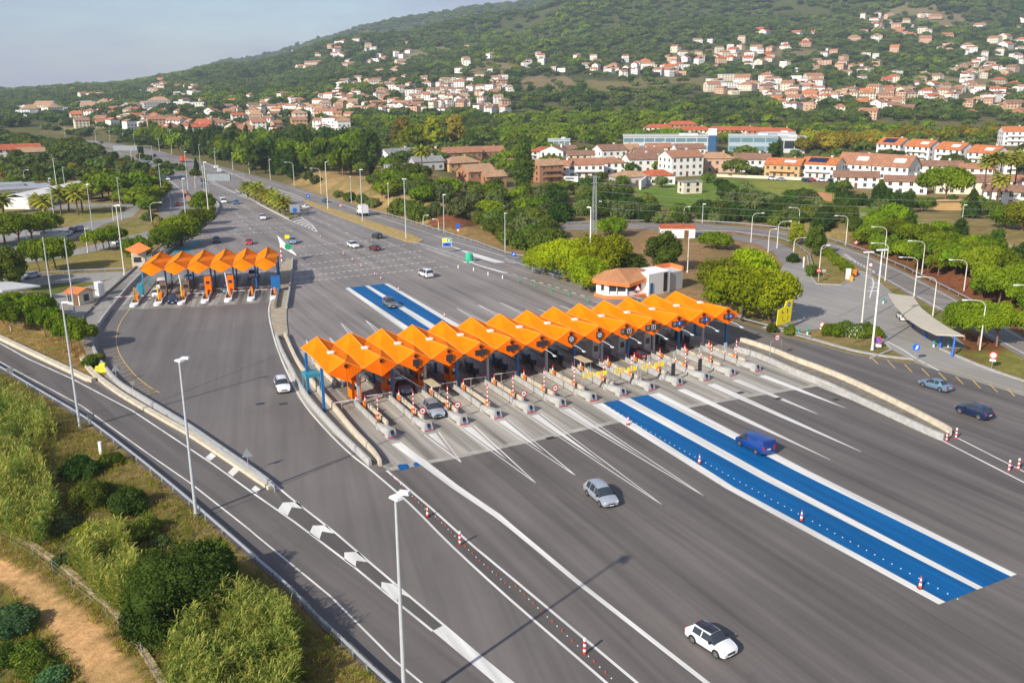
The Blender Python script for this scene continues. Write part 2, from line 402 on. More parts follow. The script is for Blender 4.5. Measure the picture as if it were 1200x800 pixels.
# ---- terrain sheet with land cover colours
xs = np.unique(np.concatenate([np.arange(-66, 6, 1.0), np.arange(-110, 131, 2.5), np.geomspace(130, 9000, 120), -np.geomspace(110, 9000, 120)]))
ys = np.unique(np.concatenate([np.array([-3000, -1500, -700, -300, -150, -60, -20]), np.arange(36, 100, 1.0), np.arange(0, 330, 2.5), np.geomspace(330, 12000, 190)]))
GX, GY = np.meshgrid(xs, ys); GZ = terrain(GX, GY)
GZ = GZ+np.where(np.abs(GZ) < .03, -.05, 0)+np.where(GY > 420, hash_noise(GX, GY, 15, 8)*.0, 0)
def inpoly(X, Y, poly):
    r = np.zeros(X.shape, bool); n = len(poly)
    for i in range(n):
        x1, y1 = poly[i]; x2, y2 = poly[(i+1) % n]
        c = ((y1 > Y) != (y2 > Y)) & (X < (x2-x1)*(Y-y1)/((y2-y1)+1e-12)+x1)
        r ^= c
    return r
DRY = (.26, .19, .075); GRN = (.085, .12, .022); TAN = (.30, .19, .095); RED = (.20, .075, .035); SCR = (.15, .13, .05); DRT = (.56, .32, .145); FOR = (.040, .058, .018); STRAW = (.34, .25, .11)
cov = np.zeros(GX.shape+(3,)); cov[:] = DRY
far = sstep(330, 470, GY)
cov = cov*(1-far[..., None])+np.array(SCR)*far[..., None]
hn = hash_noise(GX, GY, 140, 21); hn2 = hash_noise(GX, GY, 45, 22)
ff = sstep(700, 1300, GY)
cov = cov*(1-.7*ff[..., None])+np.array(FOR)*.7*ff[..., None]
patches = [
 ([(0, 420), (60, 470), (230, 605), (430, 785), (600, 980), (100, 1200), (-400, 1000), (-300, 300)], SCR),
 ([(0, 437), (62, 474), (105, 500), (222, 595), (300, 663), (445, 800), (520, 900), (330, 900), (330, 740), (180, 590), (60, 500), (0, 470)], (.24, .17, .075)),
 ([(-100, 640), (0, 618), (60, 650), (130, 700), (190, 760), (215, 800), (250, 900), (120, 900), (80, 760), (40, 720), (0, 690), (-100, 700)], (.19, .14, .05)),
 ([(-100, 600), (0, 690), (60, 740), (100, 800), (120, 900), (-200, 900), (-300, 700)], (.13, .13, .04)),
 ([(-60, 625), (0, 652), (40, 672), (90, 708), (135, 755), (165, 790), (185, 830), (200, 880), (118, 880), (105, 830), (92, 795), (60, 745), (25, 705), (0, 688), (-60, 662)], DRT),
 ([(390, 195), (470, 190), (530, 225), (560, 270), (600, 290), (560, 286), (480, 262), (410, 240), (340, 218), (350, 205)], (.33, .22, .09)),
 ([(500, 255), (560, 250), (640, 262), (660, 300), (590, 297), (530, 277)], (.30, .19, .075)),
 ([(500, 255), (545, 253), (575, 262), (540, 268), (505, 266)], RED),
 ([(740, 262), (900, 262), (915, 300), (905, 370), (760, 350), (640, 330), (610, 312), (660, 270)], (.29, .18, .085)),
 ([(1000, 262), (1060, 280), (1200, 350), (1290, 400), (1290, 440), (1200, 392), (1110, 341), (1060, 316), (1000, 290)], RED),
 ([(1095, 385), (1200, 395), (1200, 418), (1150, 428), (1120, 420), (1105, 405)], RED),
 ([(1105, 408), (1135, 410), (1160, 412), (1200, 405), (1290, 440), (1290, 490), (1200, 448)], (.22, .20, .05)),
 ([(1005, 330), (1060, 345), (1110, 375), (1130, 395), (1100, 385), (1040, 352), (1010, 345)], (.17, .18, .04)),
 ([(945, 300), (990, 305), (1003, 318), (985, 333), (950, 330)], (.24, .19, .06)),
 ([(740, 222), (830, 208), (880, 212), (940, 222), (1050, 246), (1100, 268), (1200, 300), (1200, 330), (1060, 275), (1000, 262), (860, 255), (760, 240)], (.14, .215, .03)),
 ([(868, 222), (900, 232), (940, 239), (1000, 247), (1050, 254), (1100, 266), (1150, 281), (1210, 293), (1210, 296), (1150, 285), (1100, 270), (1050, 258), (1000, 251), (940, 243), (900, 236), (866, 226)], (.42, .32, .18)),
 ([(870, 207), (930, 208), (1000, 232), (1030, 246), (960, 240), (900, 226)], (.24, .25, .05)),
 ([(0, 225), (60, 205), (160, 222), (190, 250), (180, 270), (60, 262), (0, 262)], (.27, .21, .085)),
 ([(60, 248), (140, 246), (145, 250), (120, 258), (60, 262)], (.26, .22, .06)),
 ([(0, 300), (60, 290), (150, 260), (200, 270), (160, 312), (40, 320), (0, 325)], (.25, .20, .06)),
 ([(0, 337), (60, 333), (120, 330), (115, 338), (60, 346), (30, 343)], (.17, .17, .045)),
 ([(0, 362), (60, 370), (100, 380), (112, 425), (105, 438), (60, 422), (0, 396), (-60, 370)], (.30, .20, .07)),
 ([(50, 390), (85, 395), (90, 415), (70, 415)], (.17, .20, .04)),
 ([(80, 420), (110, 437), (90, 405), (70, 390), (60, 400)], (.22, .11, .04)),
 ([(196, 285), (245, 240), (255, 245), (240, 262), (215, 280)], TAN),
 ([(300, 195), (350, 180), (350, 205), (300, 205)], SCR),
]
for pl, c in patches:
    m_ = inpoly(GX, GY, [hit(*q_)[:2] for q_ in pl]); cov[m_] = c
# clearings and scrub patches on the far slopes
for cx, cy, rx, ry, c in [(690, 102, 75, 7, (.20, .16, .065)), (640, 96, 30, 8, (.24, .17, .09)), (800, 96, 70, 6, (.18, .15, .06)), (1010, 112, 40, 6, (.22, .17, .09)), (880, 60, 90, 6, (.2, .16, .08)),
                          (575, 80, 30, 8, (.22, .17, .09)), (1060, 20, 60, 10, (.19, .15, .08)), (120, 148, 50, 3, (.24, .2, .09)), (500, 60, 30, 5, (.2, .17, .08)), (1130, 95, 40, 6, (.22, .18, .09))]:
    a = hit(cx, cy); u = GX/np.maximum(GY, 1)*FPX+600
    r_ = math.hypot(*hit(cx, cy-ry)[:2])-math.hypot(*hit(cx, cy+ry)[:2]); wx = rx*a[1]/FPX
    q = ((GX-a[0])/wx)**2+((GY-a[1])/max(r_/2, 30))**2+.6*(hn2-.5)
    cov[(q < 1)] = c
V = np.stack([GX, GY, GZ], -1).reshape(-1, 3); nr, nc = GX.shape
idx = np.arange(nr*nc).reshape(nr, nc)
F = np.stack([idx[:-1, :-1], idx[:-1, 1:], idx[1:, 1:], idx[1:, :-1]], -1).reshape(-1, 4)
me = bpy.data.meshes.new('ground'); me.from_pydata(V.tolist(), [], F.tolist())
ca = me.color_attributes.new('cover', 'FLOAT_COLOR', 'POINT')
ca.data.foreach_set('color', np.concatenate([cov.reshape(-1, 3), np.ones((nr*nc, 1))], 1).ravel())
me.polygons.foreach_set('use_smooth', [True]*len(me.polygons))
m = bpy.data.materials.new('ground_cover'); m.use_nodes = True; t = m.node_tree; b = t.nodes['Principled BSDF']; b.inputs['Roughness'].default_value = .9; b.inputs['Specular IOR Level'].default_value = .05
at_ = t.nodes.new('ShaderNodeAttribute'); at_.attribute_name = 'cover'
tcn = t.nodes.new('ShaderNodeTexCoord')
def nnode(sc, det, rg=.6):
    n = t.nodes.new('ShaderNodeTexNoise'); n.inputs['Scale'].default_value = sc; n.inputs['Detail'].default_value = det; n.inputs['Roughness'].default_value = rg; t.links.new(tcn.outputs['Object'], n.inputs['Vector']); return n
na = nnode(.35, 8, .7); nb_ = nnode(.045, 5); ncn = nnode(1.6, 6, .75)
def mrr(n, a, b_, c, d):
    r = t.nodes.new('ShaderNodeMapRange'); r.inputs['From Min'].default_value = a; r.inputs['From Max'].default_value = b_; r.inputs['To Min'].default_value = c; r.inputs['To Max'].default_value = d; t.links.new(n.outputs['Fac'], r.inputs['Value']); return r.outputs[0]
mu = t.nodes.new('ShaderNodeMath'); mu.operation = 'MULTIPLY'; t.links.new(mrr(na, .3, .7, .68, 1.3), mu.inputs[0]); t.links.new(mrr(ncn, .3, .7, .7, 1.25), mu.inputs[1])
sc_ = t.nodes.new('ShaderNodeVectorMath'); sc_.operation = 'SCALE'; t.links.new(at_.outputs['Color'], sc_.inputs[0]); t.links.new(mu.outputs[0], sc_.inputs['Scale'])
mg = t.nodes.new('ShaderNodeMixRGB'); mg.inputs[2].default_value = (.075, .10, .02, 1); t.links.new(mrr(nb_, .48, .68, 0, .55), mg.inputs[0]); t.links.new(sc_.outputs[0], mg.inputs[1])
t.links.new(mg.outputs[0], b.inputs['Base Color'])
bn = t.nodes.new('ShaderNodeBump'); bn.inputs['Strength'].default_value = .6; bn.inputs['Distance'].default_value = .3; t.links.new(ncn.outputs['Fac'], bn.inputs['Height']); t.links.new(bn.outputs[0], b.inputs['Normal'])
me.materials.append(m)
tag(link('ground', me), kind='structure')

def sheet(name, px, z, mat, dens=None):
    return tag(MB().sheet(W2(px), z).build(name, mat), kind='structure')
ASPH = [(75, 163.5), (95, 163.3), (126, 167), (157, 171.5), (189, 177.5), (234, 189), (270, 198), (315, 210), (346, 219), (377, 229), (407, 238), (450, 251), (486, 262.5), (530, 276), (560, 285),
        (592, 297.5), (624, 304), (680, 322), (730, 343), (862, 376), (897, 386), (910, 389), (1000, 414), (1070, 425), (1100, 434), (1200, 464), (1500, 560), (1900, 1200), (700, 1500), (640, 990), (520, 868), (430, 785), (400, 756),
        (372, 729.5), (336, 692), (300, 660), (222, 592), (190, 565), (160, 540), (105, 497.5), (62, 471), (0, 434), (-60, 397), (-260, 262), (-260, 245), (-60, 374), (0, 399), (57, 424), (108, 447), (118, 446), (125, 438), (114, 420), (109, 402), (114, 386), (137, 354), (162, 326), (207, 286), (240, 263), (255, 250), (257, 242), (252, 236), (247, 232), (240, 229),
        (227, 243), (240, 262), (215, 275), (190, 262), (184, 240), (186, 205), (157, 195), (140, 186), (125, 179), (111, 174), (85, 169.5), (74, 166.5)]
sheet('plaza_road', ASPH, 0.0, M_asph)
# far motorway, worn; its paler base also stands in for low-angle sheen
sheet('motorway', [(75, 163.5), (95, 163.3), (126, 167), (157, 171.5), (189, 177.5), (234, 189), (270, 198), (315, 210), (346, 219), (377, 229), (407, 238), (450, 251), (486, 262.5), (530, 276), (560, 285), (592, 297.5), (624, 304), (690, 326), (680, 334), (624, 318), (594, 307), (550, 300), (495, 287), (356, 236), (280, 212), (240, 206), (228, 214), (257, 240), (250, 258), (216, 280), (190, 262), (184, 240), (186, 205), (157, 195), (140, 186), (125, 179), (111, 174), (85, 169.5), (74, 166.5)], .004, M_far)
# ramp in the near left corner
rampL = [(-260, 245), (-60, 374), (0, 399), (57, 424), (108, 447), (155, 472), (197, 498), (260, 538), (300, 566), (318, 576), (346, 608), (415, 662), (466, 705), (507, 739), (600, 815), (760, 960), (640, 990), (520, 868), (430, 785), (400, 756), (372, 729.5), (336, 692), (300, 660), (222, 592), (190, 565), (160, 540), (105, 497.5), (62, 471), (0, 434), (-60, 397), (-260, 262)]
sheet('ramp_road', rampL, .004, M_ramp)
sheet('plaza_road', [(120, 382), (140, 363), (254, 359), (316, 353), (318, 380), (335, 433), (363, 482), (435, 551), (480, 590), (530, 640), (600, 704), (711, 800), (800, 880), (680, 870), (600, 797), (520, 732), (429, 655), (339, 582), (325, 570), (250, 520), (160, 463), (128, 436), (115, 410), (113, 396)], .003, node_asphalt('side_asphalt', .135, math.radians(14), streak=.32, tint=(1.12, 1.0, .92)))
# darker gore strips
sheet('gore_surface', [(435, 553), (455, 553), (505, 595), (555, 640), (600, 677), (747, 800), (860, 900), (820, 900), (711, 800), (600, 704), (530, 640), (480, 590)], .004, M_dark)
sheet('gore_surface', [(318, 566), (339, 583), (393, 625), (429, 656), (480, 699), (520, 732), (507, 739), (466, 706), (415, 664), (346, 612)], .006, M_dark)
# toll aprons
ap1 = [P2(-3.6, -9.3), P2(5, -9.4), P2(22, -8.6), P2(36, -8.0), P2(46, -8.3), P2(60.2, -9.3), P2(61.3, 10), P2(61.5, 42), P2(-.5, 43), P2(-5, 33), P2(-6.5, 20), P2(-6.3, 6)]
tag(MB().sheet(ap1, .008).build('toll_apron', M_conc), kind='structure')
jb = MB().ribbon([P2(-3.4, -8.8), P2(5, -8.9), P2(22, -8.1), P2(36, -7.5), P2(46, -7.8), P2(60, -8.8)], .9, .011)
tag(jb.build('apron_edge_slab', pm('pale_slab', (.36, .34, .29), rough=.7, var=.2, scale=.8, detail=7)), kind='structure')
LA = math.radians(12.0); LO = at2(157, 360); F1 = (math.cos(LA), math.sin(LA)); F2 = (-math.sin(LA), math.cos(LA)); LP = 4.42
def Q(u, v, z=0.): return (LO[0]+F1[0]*u+F2[0]*v, LO[1]+F1[1]*u+F2[1]*v, z)
def Q2(u, v): return Q(u, v)[:2]
tag(MB().sheet([Q2(-3.2, -2), Q2(10, -1.8), Q2(26.5, -1.8), Q2(27, 10), Q2(27, 32), Q2(-10.5, 32), Q2(-8, 14)], .008).build('toll_apron', node_asphalt('apron_concrete_side', .25, LA, streak=1.2, tint=(1.06, 1., .88))), kind='structure')
sheet('bus_lane_paint', [(203, 294), (207, 291), (232, 280.5), (236, 281), (222, 296), (205, 299)], .012, M_teal)
# service roads, yards
yards = [[(-40, 326), (25, 323), (49, 322), (147, 318), (152, 321), (120, 329), (74, 331.5), (21, 337), (-40, 345)],
 [(29, 303), (75, 296), (100, 289), (144, 279), (176, 270), (190, 262), (198, 268), (180, 278), (144, 289), (100, 297), (75, 301.5), (29, 308), (-30, 318), (-30, 308)],
 [(30, 241), (60, 241), (100, 239), (150, 238), (163, 240), (166, 245), (155, 254), (122, 263), (105, 272), (60, 290), (0, 300), (0, 268), (50, 268), (80, 266), (100, 260), (131, 255), (146, 248), (149, 244), (140, 241), (100, 243), (60, 246), (30, 246)]]
for i, y_ in enumerate(yards): sheet('service_road', y_, .002+.001*i, M_yard)
sheet('yard_paving', [(-40, 338), (14, 339), (30, 343), (50, 352), (62, 345), (85, 340), (122, 330), (147, 320), (162, 310), (195, 282), (207, 280), (207, 286), (162, 326), (137, 354), (114, 386), (109, 402), (113, 420), (108, 428), (100, 412), (93, 395), (97, 374), (75, 370), (55, 364), (0, 360), (-40, 360)], .001, M_yard)
A_out = [(640, 264), (661, 263), (700, 261), (784, 262), (815, 262), (860, 265), (910, 270), (940, 275), (970, 283), (1010, 296), (1060, 318), (1112, 345), (1160, 370), (1200, 395), (1290, 445), (1290, 475), (1200, 420), (1165, 400), (1101, 364), (1060, 342), (1025, 322), (1005, 312), (990, 302), (970, 292), (940, 283), (915, 277), (860, 272), (815, 269), (772, 269), (737, 268), (664, 270), (640, 272)]
sheet('link_road', A_out, .002, M_far)
sheet('link_road', [(790, 271), (815, 271), (860, 275), (890, 279), (912, 284), (930, 293), (940, 303), (946, 318), (935, 335), (920, 330), (918, 312), (908, 297), (890, 287), (860, 281), (815, 277), (790, 276)], .003, M_far)
sheet('yard_paving', [(918, 310), (936, 303), (946, 320), (957, 333), (985, 334), (1000, 327), (1003, 315), (1020, 321), (1040, 338), (1085, 375), (1110, 385), (1135, 408), (1102, 409), (1150, 430), (1200, 449), (1200, 464), (1100, 434), (1085, 430), (1072, 424), (1040, 407), (1025, 388), (1008, 381), (962, 385), (940, 388), (905, 378), (900, 345)], .006, M_yard)

# ---- painted markings
wb = MB(); Zm = .014
def line(px, wd, z=Zm, off=0., mb=None): (mb or wb).ribbon(W2(px), wd, z, offs=off)
def dashes(px, wd, on, off, z=Zm, mb=None):
    pl = [Vector(p) for p in W2(px)]; acc = 0.; k = 0; out = []
    rs = resample([tuple(p) for p in pl], .5); n = int(on/.5); g = int(off/.5); i = 0
    while i+n < len(rs):
        (mb or wb).ribbon([tuple(p) for p in rs[i:i+n+1]], wd, z); i += n+g
# near ramp
line([(-60, 385), (0, 424), (95, 475), (180, 536), (222, 565), (292, 620), (300, 627), (387, 698), (462, 773), (498, 803), (560, 860)], .18)
line([(-20, 391), (32, 420), (85, 444), (155, 481), (220, 524), (250, 544), (300, 580), (346, 612), (415, 664), (466, 706), (507, 739)], .22)
line([(310, 557), (318, 564), (339, 582), (393, 624), (429, 655), (480, 698.5), (520, 732), (600, 800), (680, 870)], .22)
wb.sheet(W2([(507, 739), (520, 732), (600, 797), (700, 880), (640, 880), (580, 800)]), Zm+.002)
for c in ([(105, 95), (165, 93), (187, 120), (140, 113), (122, 150), (86, 122)], [(222, 185), (275, 184), (305, 216), (258, 208), (247, 242), (208, 215)], [(345, 290), (400, 287), (438, 328), (392, 322), (388, 350), (345, 318)], [(490, 405), (540, 413), (597, 465), (560, 448), (552, 478), (489, 432)]):
    wb.sheet(W2([(300+x/3.333, 560+y/3.333) for x, y in c]), Zm)
for c in ([(990, 440), (1013, 456), (985, 479), (962, 464)], [(1096, 508), (1121, 525), (1091, 552), (1067, 535)], [(1196, 595), (1222, 612), (1203, 632), (1178, 612)]):
    wb.sheet(W2([(x/4, 420+y/4) for x, y in c]), Zm)
# divider island outline
line(smoothpl([(320, 345), (316, 356), (315, 366), (317, 380), (322, 399), (328, 416), (335, 433), (349, 461), (363, 482), (388, 510), (412, 533), (435, 551), (480, 590), (530, 640), (600, 704), (711, 800), (800, 880)]), .24)
line(smoothpl([(343, 304), (341, 330), (338, 352), (335, 364), (335, 378), (337, 392), (341, 408)]), .3)
line([(453, 551), (505, 595), (555, 640), (600, 677), (747, 800), (850, 885)], .26)
# edge line right
line([(959, 452), (1009, 472.5), (1105, 516.5), (1200, 565), (1400, 670)], .26)
line([(1120, 512), (1200, 552.5), (1400, 650)], .22)
# tapers from the island noses: (k, end v, kind)
ends = {0: None, 1: -10.6, 2: -24, 3: -17.5, 4: -29, 5: -31.5, 9: -28, 10: -23.5, 11: -29.5, 12: -17}
endpx = {1: (541, 542), 2: (630, 566), 3: (675, 558), 4: (778, 593), 5: (827, 582), 9: (973, 538.5), 10: (1009, 529), 11: (958, 485), 12: (991, 478)}
endpx = {1: (541, 542), 2: (629.5, 567), 3: (675.5, 557.7), 4: (778.5, 593), 5: (827, 582)}
for k, e in endpx.items():
    u = k*PITCH; ex = at2(*e); c = P2(u, -1)
    for side in (-1, 1):
        a0 = P2(u+side*.95, -.8); wb.ribbon([a0, ex], [.16, .12], Zm)
    # solid filled wedge
    i0, i1 = P2(u-.5, -.9), P2(u+.5, -.9); q = (c[0]*.4+ex[0]*.6, c[1]*.4+ex[1]*.6)
    wb.sheet([i0, i1, q], Zm+.001)
for (x0, y0, w0), (x1, y1) in [((798, 456, 1.4), (973, 538.5)), ((833, 450, 1.4), (1009, 529)), ((862, 445, 1.3), (958, 485)), ((893, 440, 1.3), (991, 478))]:
    a = at2(x0, y0); e = at2(x1, y1); wb.ribbon([a, (a[0]*.45+e[0]*.55, a[1]*.45+e[1]*.55), e], [w0, w0*.62, .08], Zm)
# long wide line from island 0
wb.ribbon(W2([(464, 519), (500, 545), (533, 570), (583, 604), (600, 618), (680, 684), (830, 801), (940, 885)]), [1.25, 1.0, .9, .75, .62, .5, .42, .4], Zm+.001)
# blue lanes, far and near
wb.sheet([P2(*q) for q in ((27.6, -1.1), (29.2, -1.1), (27.3, -30), (28.0, -55.6), (27.2, -55.6), (26.3, -30))], Zm)
wb.sheet([P2(*q) for q in ((31.7, -1.1), (33.55, -1.1), (32.6, -30), (32.7, -55.5), (31.95, -55.5), (31.3, -30))], Zm)
wb.sheet([P2(*q) for q in ((36.5, -1.1), (38.4, -1.2), (37.3, -30), (37.2, -55.4), (36.4, -55.4), (36.0, -30))], Zm)
bb = MB()
bb.sheet([P2(*q) for q in ((29.2, -1.1), (31.7, -1.1), (31.3, -30), (31.95, -55.5), (28.0, -55.6), (27.3, -30))], Zm+.001)
bb.sheet([P2(*q) for q in ((33.55, -1.1), (36.5, -1.1), (36.0, -30), (36.4, -55.4), (32.7, -55.5), (32.6, -30))], Zm+.001)
bb.sheet(W2([(409.4, 336.9), (427.5, 335), (504, 385.3), (530, 403), (512, 403)][:3]+[(540, 408), (515, 406)]), Zm+.001)
bb.sheet(W2([(432, 334.5), (450, 332.5), (520, 375), (560, 399), (548, 405), (510, 381)]), Zm+.001)
wb.sheet(W2([(404.5, 337.8), (409.4, 336.9), (478.75, 383.1), (515, 406), (508, 409), (473, 387)]), Zm)
wb.sheet(W2([(427.5, 335), (432, 334.5), (510, 381), (548, 405), (540, 409), (504, 385.3)]), Zm)
wb.sheet(W2([(450, 332.5), (455, 332.3), (538.75, 381), (570, 399), (560, 401), (520, 375)]), Zm)
for c in ([(508, 515), (385, 513), (0, 0)],): pass
bb.sheet(W2([(466, 546.5), (467, 544), (477, 543.5), (480, 546), (478, 549.5), (469, 551)]), Zm)
bb.sheet(W2([(484, 544), (486, 541.5), (491, 541.5), (494, 544.5), (487, 546.5)]), Zm)
# entry tapers behind the canopy
for tip in ((398, 377), (427, 374), (358, 397), (385, 394), (533, 360), (558, 356), (583, 353), (628, 361), (654, 357), (686, 357)):
    tp = Vector(at2(*tip)); uu = (tp.x-PO[0])*E1[0]+(tp.y-PO[1])*E1[1]; vv = (tp.x-PO[0])*E2[0]+(tp.y-PO[1])*E2[1]
    ub = round(uu/PITCH)*PITCH
    for s in (-.55, .55): wb.ribbon([P2(ub+s, vv-16), tuple(tp)], .15, Zm)
# transverse rumble bands of slanted dashes in front of both plazas
def rumble(p0, p1, step=1.45, ln=1.25, wd=.30):
    a = Vector(at2(*p0)); b2 = Vector(at2(*p1)); d = b2-a; n = int(d.length/step); d.normalize(); nn = Vector((-d.y, d.x)); dd = (d*.86+nn*.5)
    for i in range(n):
        c = a+d*(i*step); 
        wb.ribbon([tuple(c-dd*ln*.5), tuple(c+dd*ln*.5)], wd, Zm)
for p0, p1 in [((344, 290), (437, 281)), ((352, 300), (480, 286)), ((348, 311), (500, 293)), ((347, 318), (502, 300)), ((346, 325), (518, 305)), ((345, 331), (536, 311)), ((430, 282), (456, 279)),
               ((262, 256.5), (300, 254)), ((256, 261), (338, 256)), ((250, 266), (345, 261)), ((240, 271), (350, 266)), ((232, 277), (352, 270))]: rumble(p0, p1)
# hatch nose of the palm island
line([(275, 226), (300, 238), (339, 258), (372, 272)], .35)
line([(353, 254.5), (366, 264), (372, 272)], .35)
for i in range(7):
    f = i/7; a = (340+f*28, 258+f*13); b_ = (354+f*15, 255+f*14)
    if i > 0: wb.ribbon(W2([a, b_]), 1.0*(1-.4*f), Zm)
line([(248, 214), (262, 221), (276, 227)], .3)
# motorway lines
line([(195, 190), (220, 199.5), (242, 208), (256, 216), (300, 238)], .25)
line([(240, 190.5), (282, 208), (300, 214), (340, 227), (356, 233)], .5)
dashes([(284, 211), (300, 216), (340, 230), (354, 235)], 1.1, 1, 1.5)
dashes([(296, 217), (330, 229), (350, 236.5)], .8, 1, 1.5)
line([(400, 240), (450, 256), (486, 268), (530, 283), (560, 291), (592, 301)], .25)
line([(300, 210), (346, 222), (377, 232), (407, 241), (430, 249)], .2)
wb.sheet(W2([(527, 288), (560, 298), (592, 307.5), (580, 308), (556, 301)]), Zm)
line([(570, 313), (578, 315), (600, 321), (610, 324)], .25)
wb.sheet(W2([(550, 306.5), (563, 311), (600, 321), (585, 319), (556, 310)]), Zm)
dashes([(596, 320), (640, 333), (694, 350)], .35, 1.5, 1.5)
line([(575, 316), (620, 328), (650, 339), (705, 356)], .12)
line([(594, 306), (605, 309), (625, 311.5)], .3)
dashes([(372, 249), (420, 268), (470, 292)], .16, 3, 6); dashes([(365, 255), (400, 270), (440, 290)], .16, 3, 6); dashes([(385, 247), (430, 262), (480, 284)], .16, 3, 6)
dashes([(262, 224), (290, 244), (320, 270)], .16, 3, 6); dashes([(256, 230), (275, 248), (300, 275)], .16, 3, 6)
dashes([(200, 200), (240, 214), (262, 224)], .16, 3, 6)
dashes([(120, 174), (160, 187), (205, 205)], .2, 3, 6); dashes([(100, 165), (160, 176), (230, 195), (300, 216)], .2, 3, 6)
line([(95, 166.5), (126, 172), (160, 181), (220, 198)], .3); line([(125, 180), (157, 194), (190, 205), (212, 222), (226, 241)], .3)
line([(190, 205), (196, 222), (200, 236), (200, 246)], .2)
# right link roads
line([(664, 264.5), (740, 264), (815, 264), (860, 267), (910, 272), (970, 285), (1010, 299), (1060, 321), (1112, 348), (1200, 398)], .22)
line([(664, 268.5), (740, 267.5), (860, 271), (940, 281.5), (1005, 308), (1025, 319.5), (1060, 339), (1101, 361), (1200, 414)], .22)
dashes([(990, 298), (1003, 307), (1023, 318)], 1.0, 1, 1)
line([(1003, 318), (1030, 321)], .4); line([(1004, 321), (1020, 323)], .3)
line([(1019, 349), (1024, 332), (1022, 326), (1013, 323)], .3)
for q in ((1026, 332), (1024.5, 336.5), (1023, 341)): wb.box((*at2(*q), .02), (2.0, .6, .012))
line([(1038, 399), (1060, 411), (1075, 421), (1100, 434)], .3)
line([(905, 373), (921, 366.5), (932, 364)], .4)
tag(wb.build('road_marking_white', M_white), kind='structure')
tag(bb.build('road_marking_blue', M_blue), kind='structure')
yb = MB()
line([(1020, 417), (1075, 424), (1110, 432), (1200, 460)], .14, mb=yb)
for i in range(10):
    a = (1020+i*20, 417.5+i*4.7); yb.ribbon(W2([a, (a[0]+9, a[1]+9)]), .16, Zm)
line([(897, 388), (940, 399), (1000, 415), (1068, 426)], .12, mb=yb)
line(smoothpl([(152, 362), (142, 376), (137, 390), (137, 405), (143, 420), (156, 437), (172, 451), (187, 460)]), .12, mb=yb)
cl = smoothpl([(152, 362), (142, 376), (137, 390), (137, 405), (143, 420), (156, 437), (172, 451), (187, 460)], 4)
ol = smoothpl([(139, 362), (124, 378), (118, 392), (119, 408), (126, 426), (139, 442), (155, 455), (172, 464)], 4)
for i in range(9, len(cl)): yb.ribbon([at2(*cl[i]), at2(*ol[i])], .09, Zm)
line([(187, 460), (172, 464)], .12, mb=yb)
line([(866, 408), (930, 432), (1008, 464), (1080, 500), (1100, 512)], .1, mb=yb)
for q in range(26):
    f = q/26; x = 700+190*f; 
line([(594, 310), (624, 321), (660, 330), (692, 340), (700, 343)], .12, mb=yb)
tag(yb.build('road_marking_yellow', M_yel), kind='structure')
# expansion joints / patched cracks
cb = MB()
for pl in ([(108, 499), (155, 483), (200, 465), (290, 430), (337, 412)], [(330, 568), (412, 534)], [(230, 609), (268, 595), (300, 583)], [(30, 440), (45, 434)], [(980, 372), (1005, 360), (1060, 336)], [(1000, 402), (1085, 372)], [(1100, 385), (1120, 378)], [(905, 360), (940, 370), (985, 381)]):
    cb.ribbon(W2(pl), .09, .012)
tag(cb.build('pavement_joint', pm('joint_tar', (.03, .03, .03), rough=.6)), kind='structure')
gb = MB()
for x, y in [(305, 473), (332, 473), (912, 467), (868, 460), (645, 513), (980, 468)]: gb.box((*at2(x, y), .016), (1.1, .7, .01), PA)
tag(gb.build('drain_grate', pm('grate', (.05, .05, .05), rough=.5, metal=.5)), kind='structure')
# ================================================================ toll plazas
M_or = pm('orange_cladding', (.92, .21, .0), rough=.7, var=.13, scale=.35, spec=.04, detail=7, bump=.12)
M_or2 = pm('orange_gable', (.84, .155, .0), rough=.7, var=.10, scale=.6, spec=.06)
M_trim = pm('pale_orange_trim', (.92, .34, .04), rough=.6, var=.05)
M_orr = pm('faded_orange', (.72, .20, .05), rough=.6, var=.1, scale=.6)
M_blu = pm('blue_steel', (.012, .13, .36), rough=.4, var=.08)
M_teals = pm('teal_steel', (.03, .25, .36), rough=.4, var=.08)
M_gal = pm('galvanised_steel', (.42, .44, .46), rough=.42, metal=.55, var=.08, scale=3)
M_grey = pm('grey_paint', (.38, .39, .40), rough=.5, var=.1, scale=2)
M_lgrey = pm('pale_grey_panel', (.52, .53, .53), rough=.5, var=.1, scale=1.5)
M_con = pm('barrier_concrete', (.36, .355, .34), rough=.8, var=.16, scale=1.4, detail=7)
M_conw = pm('cream_concrete', (.52, .46, .35), rough=.8, var=.14, scale=1.2, detail=7)
M_cond = pm('dark_concrete', (.17, .15, .12), rough=.85, var=.25, scale=1.2, detail=7)
M_blk = pm('black_plastic', (.012, .012, .014), rough=.4, var=.1)
M_scr = pm('dark_display', (.035, .03, .035), rough=.25, var=.1)
M_wht = pm('white_paint', (.78, .78, .77), rough=.45, var=.05)
M_red = pm('red_paint', (.65, .02, .02), rough=.45, var=.06)
M_sblue = pm('sign_blue', (.01, .11, .50), rough=.4, var=.04)
M_yelp = pm('yellow_panel', (.88, .72, .01), rough=.45, var=.04)
M_lb = pm('lamp_glass', (.75, .78, .80), rough=.2, var=.04)
M_green = pm('green_paint', (.0, .33, .13), rough=.5, var=.06)
M_org = pm('orange_cabinet', (.85, .21, .01), rough=.45, var=.08)

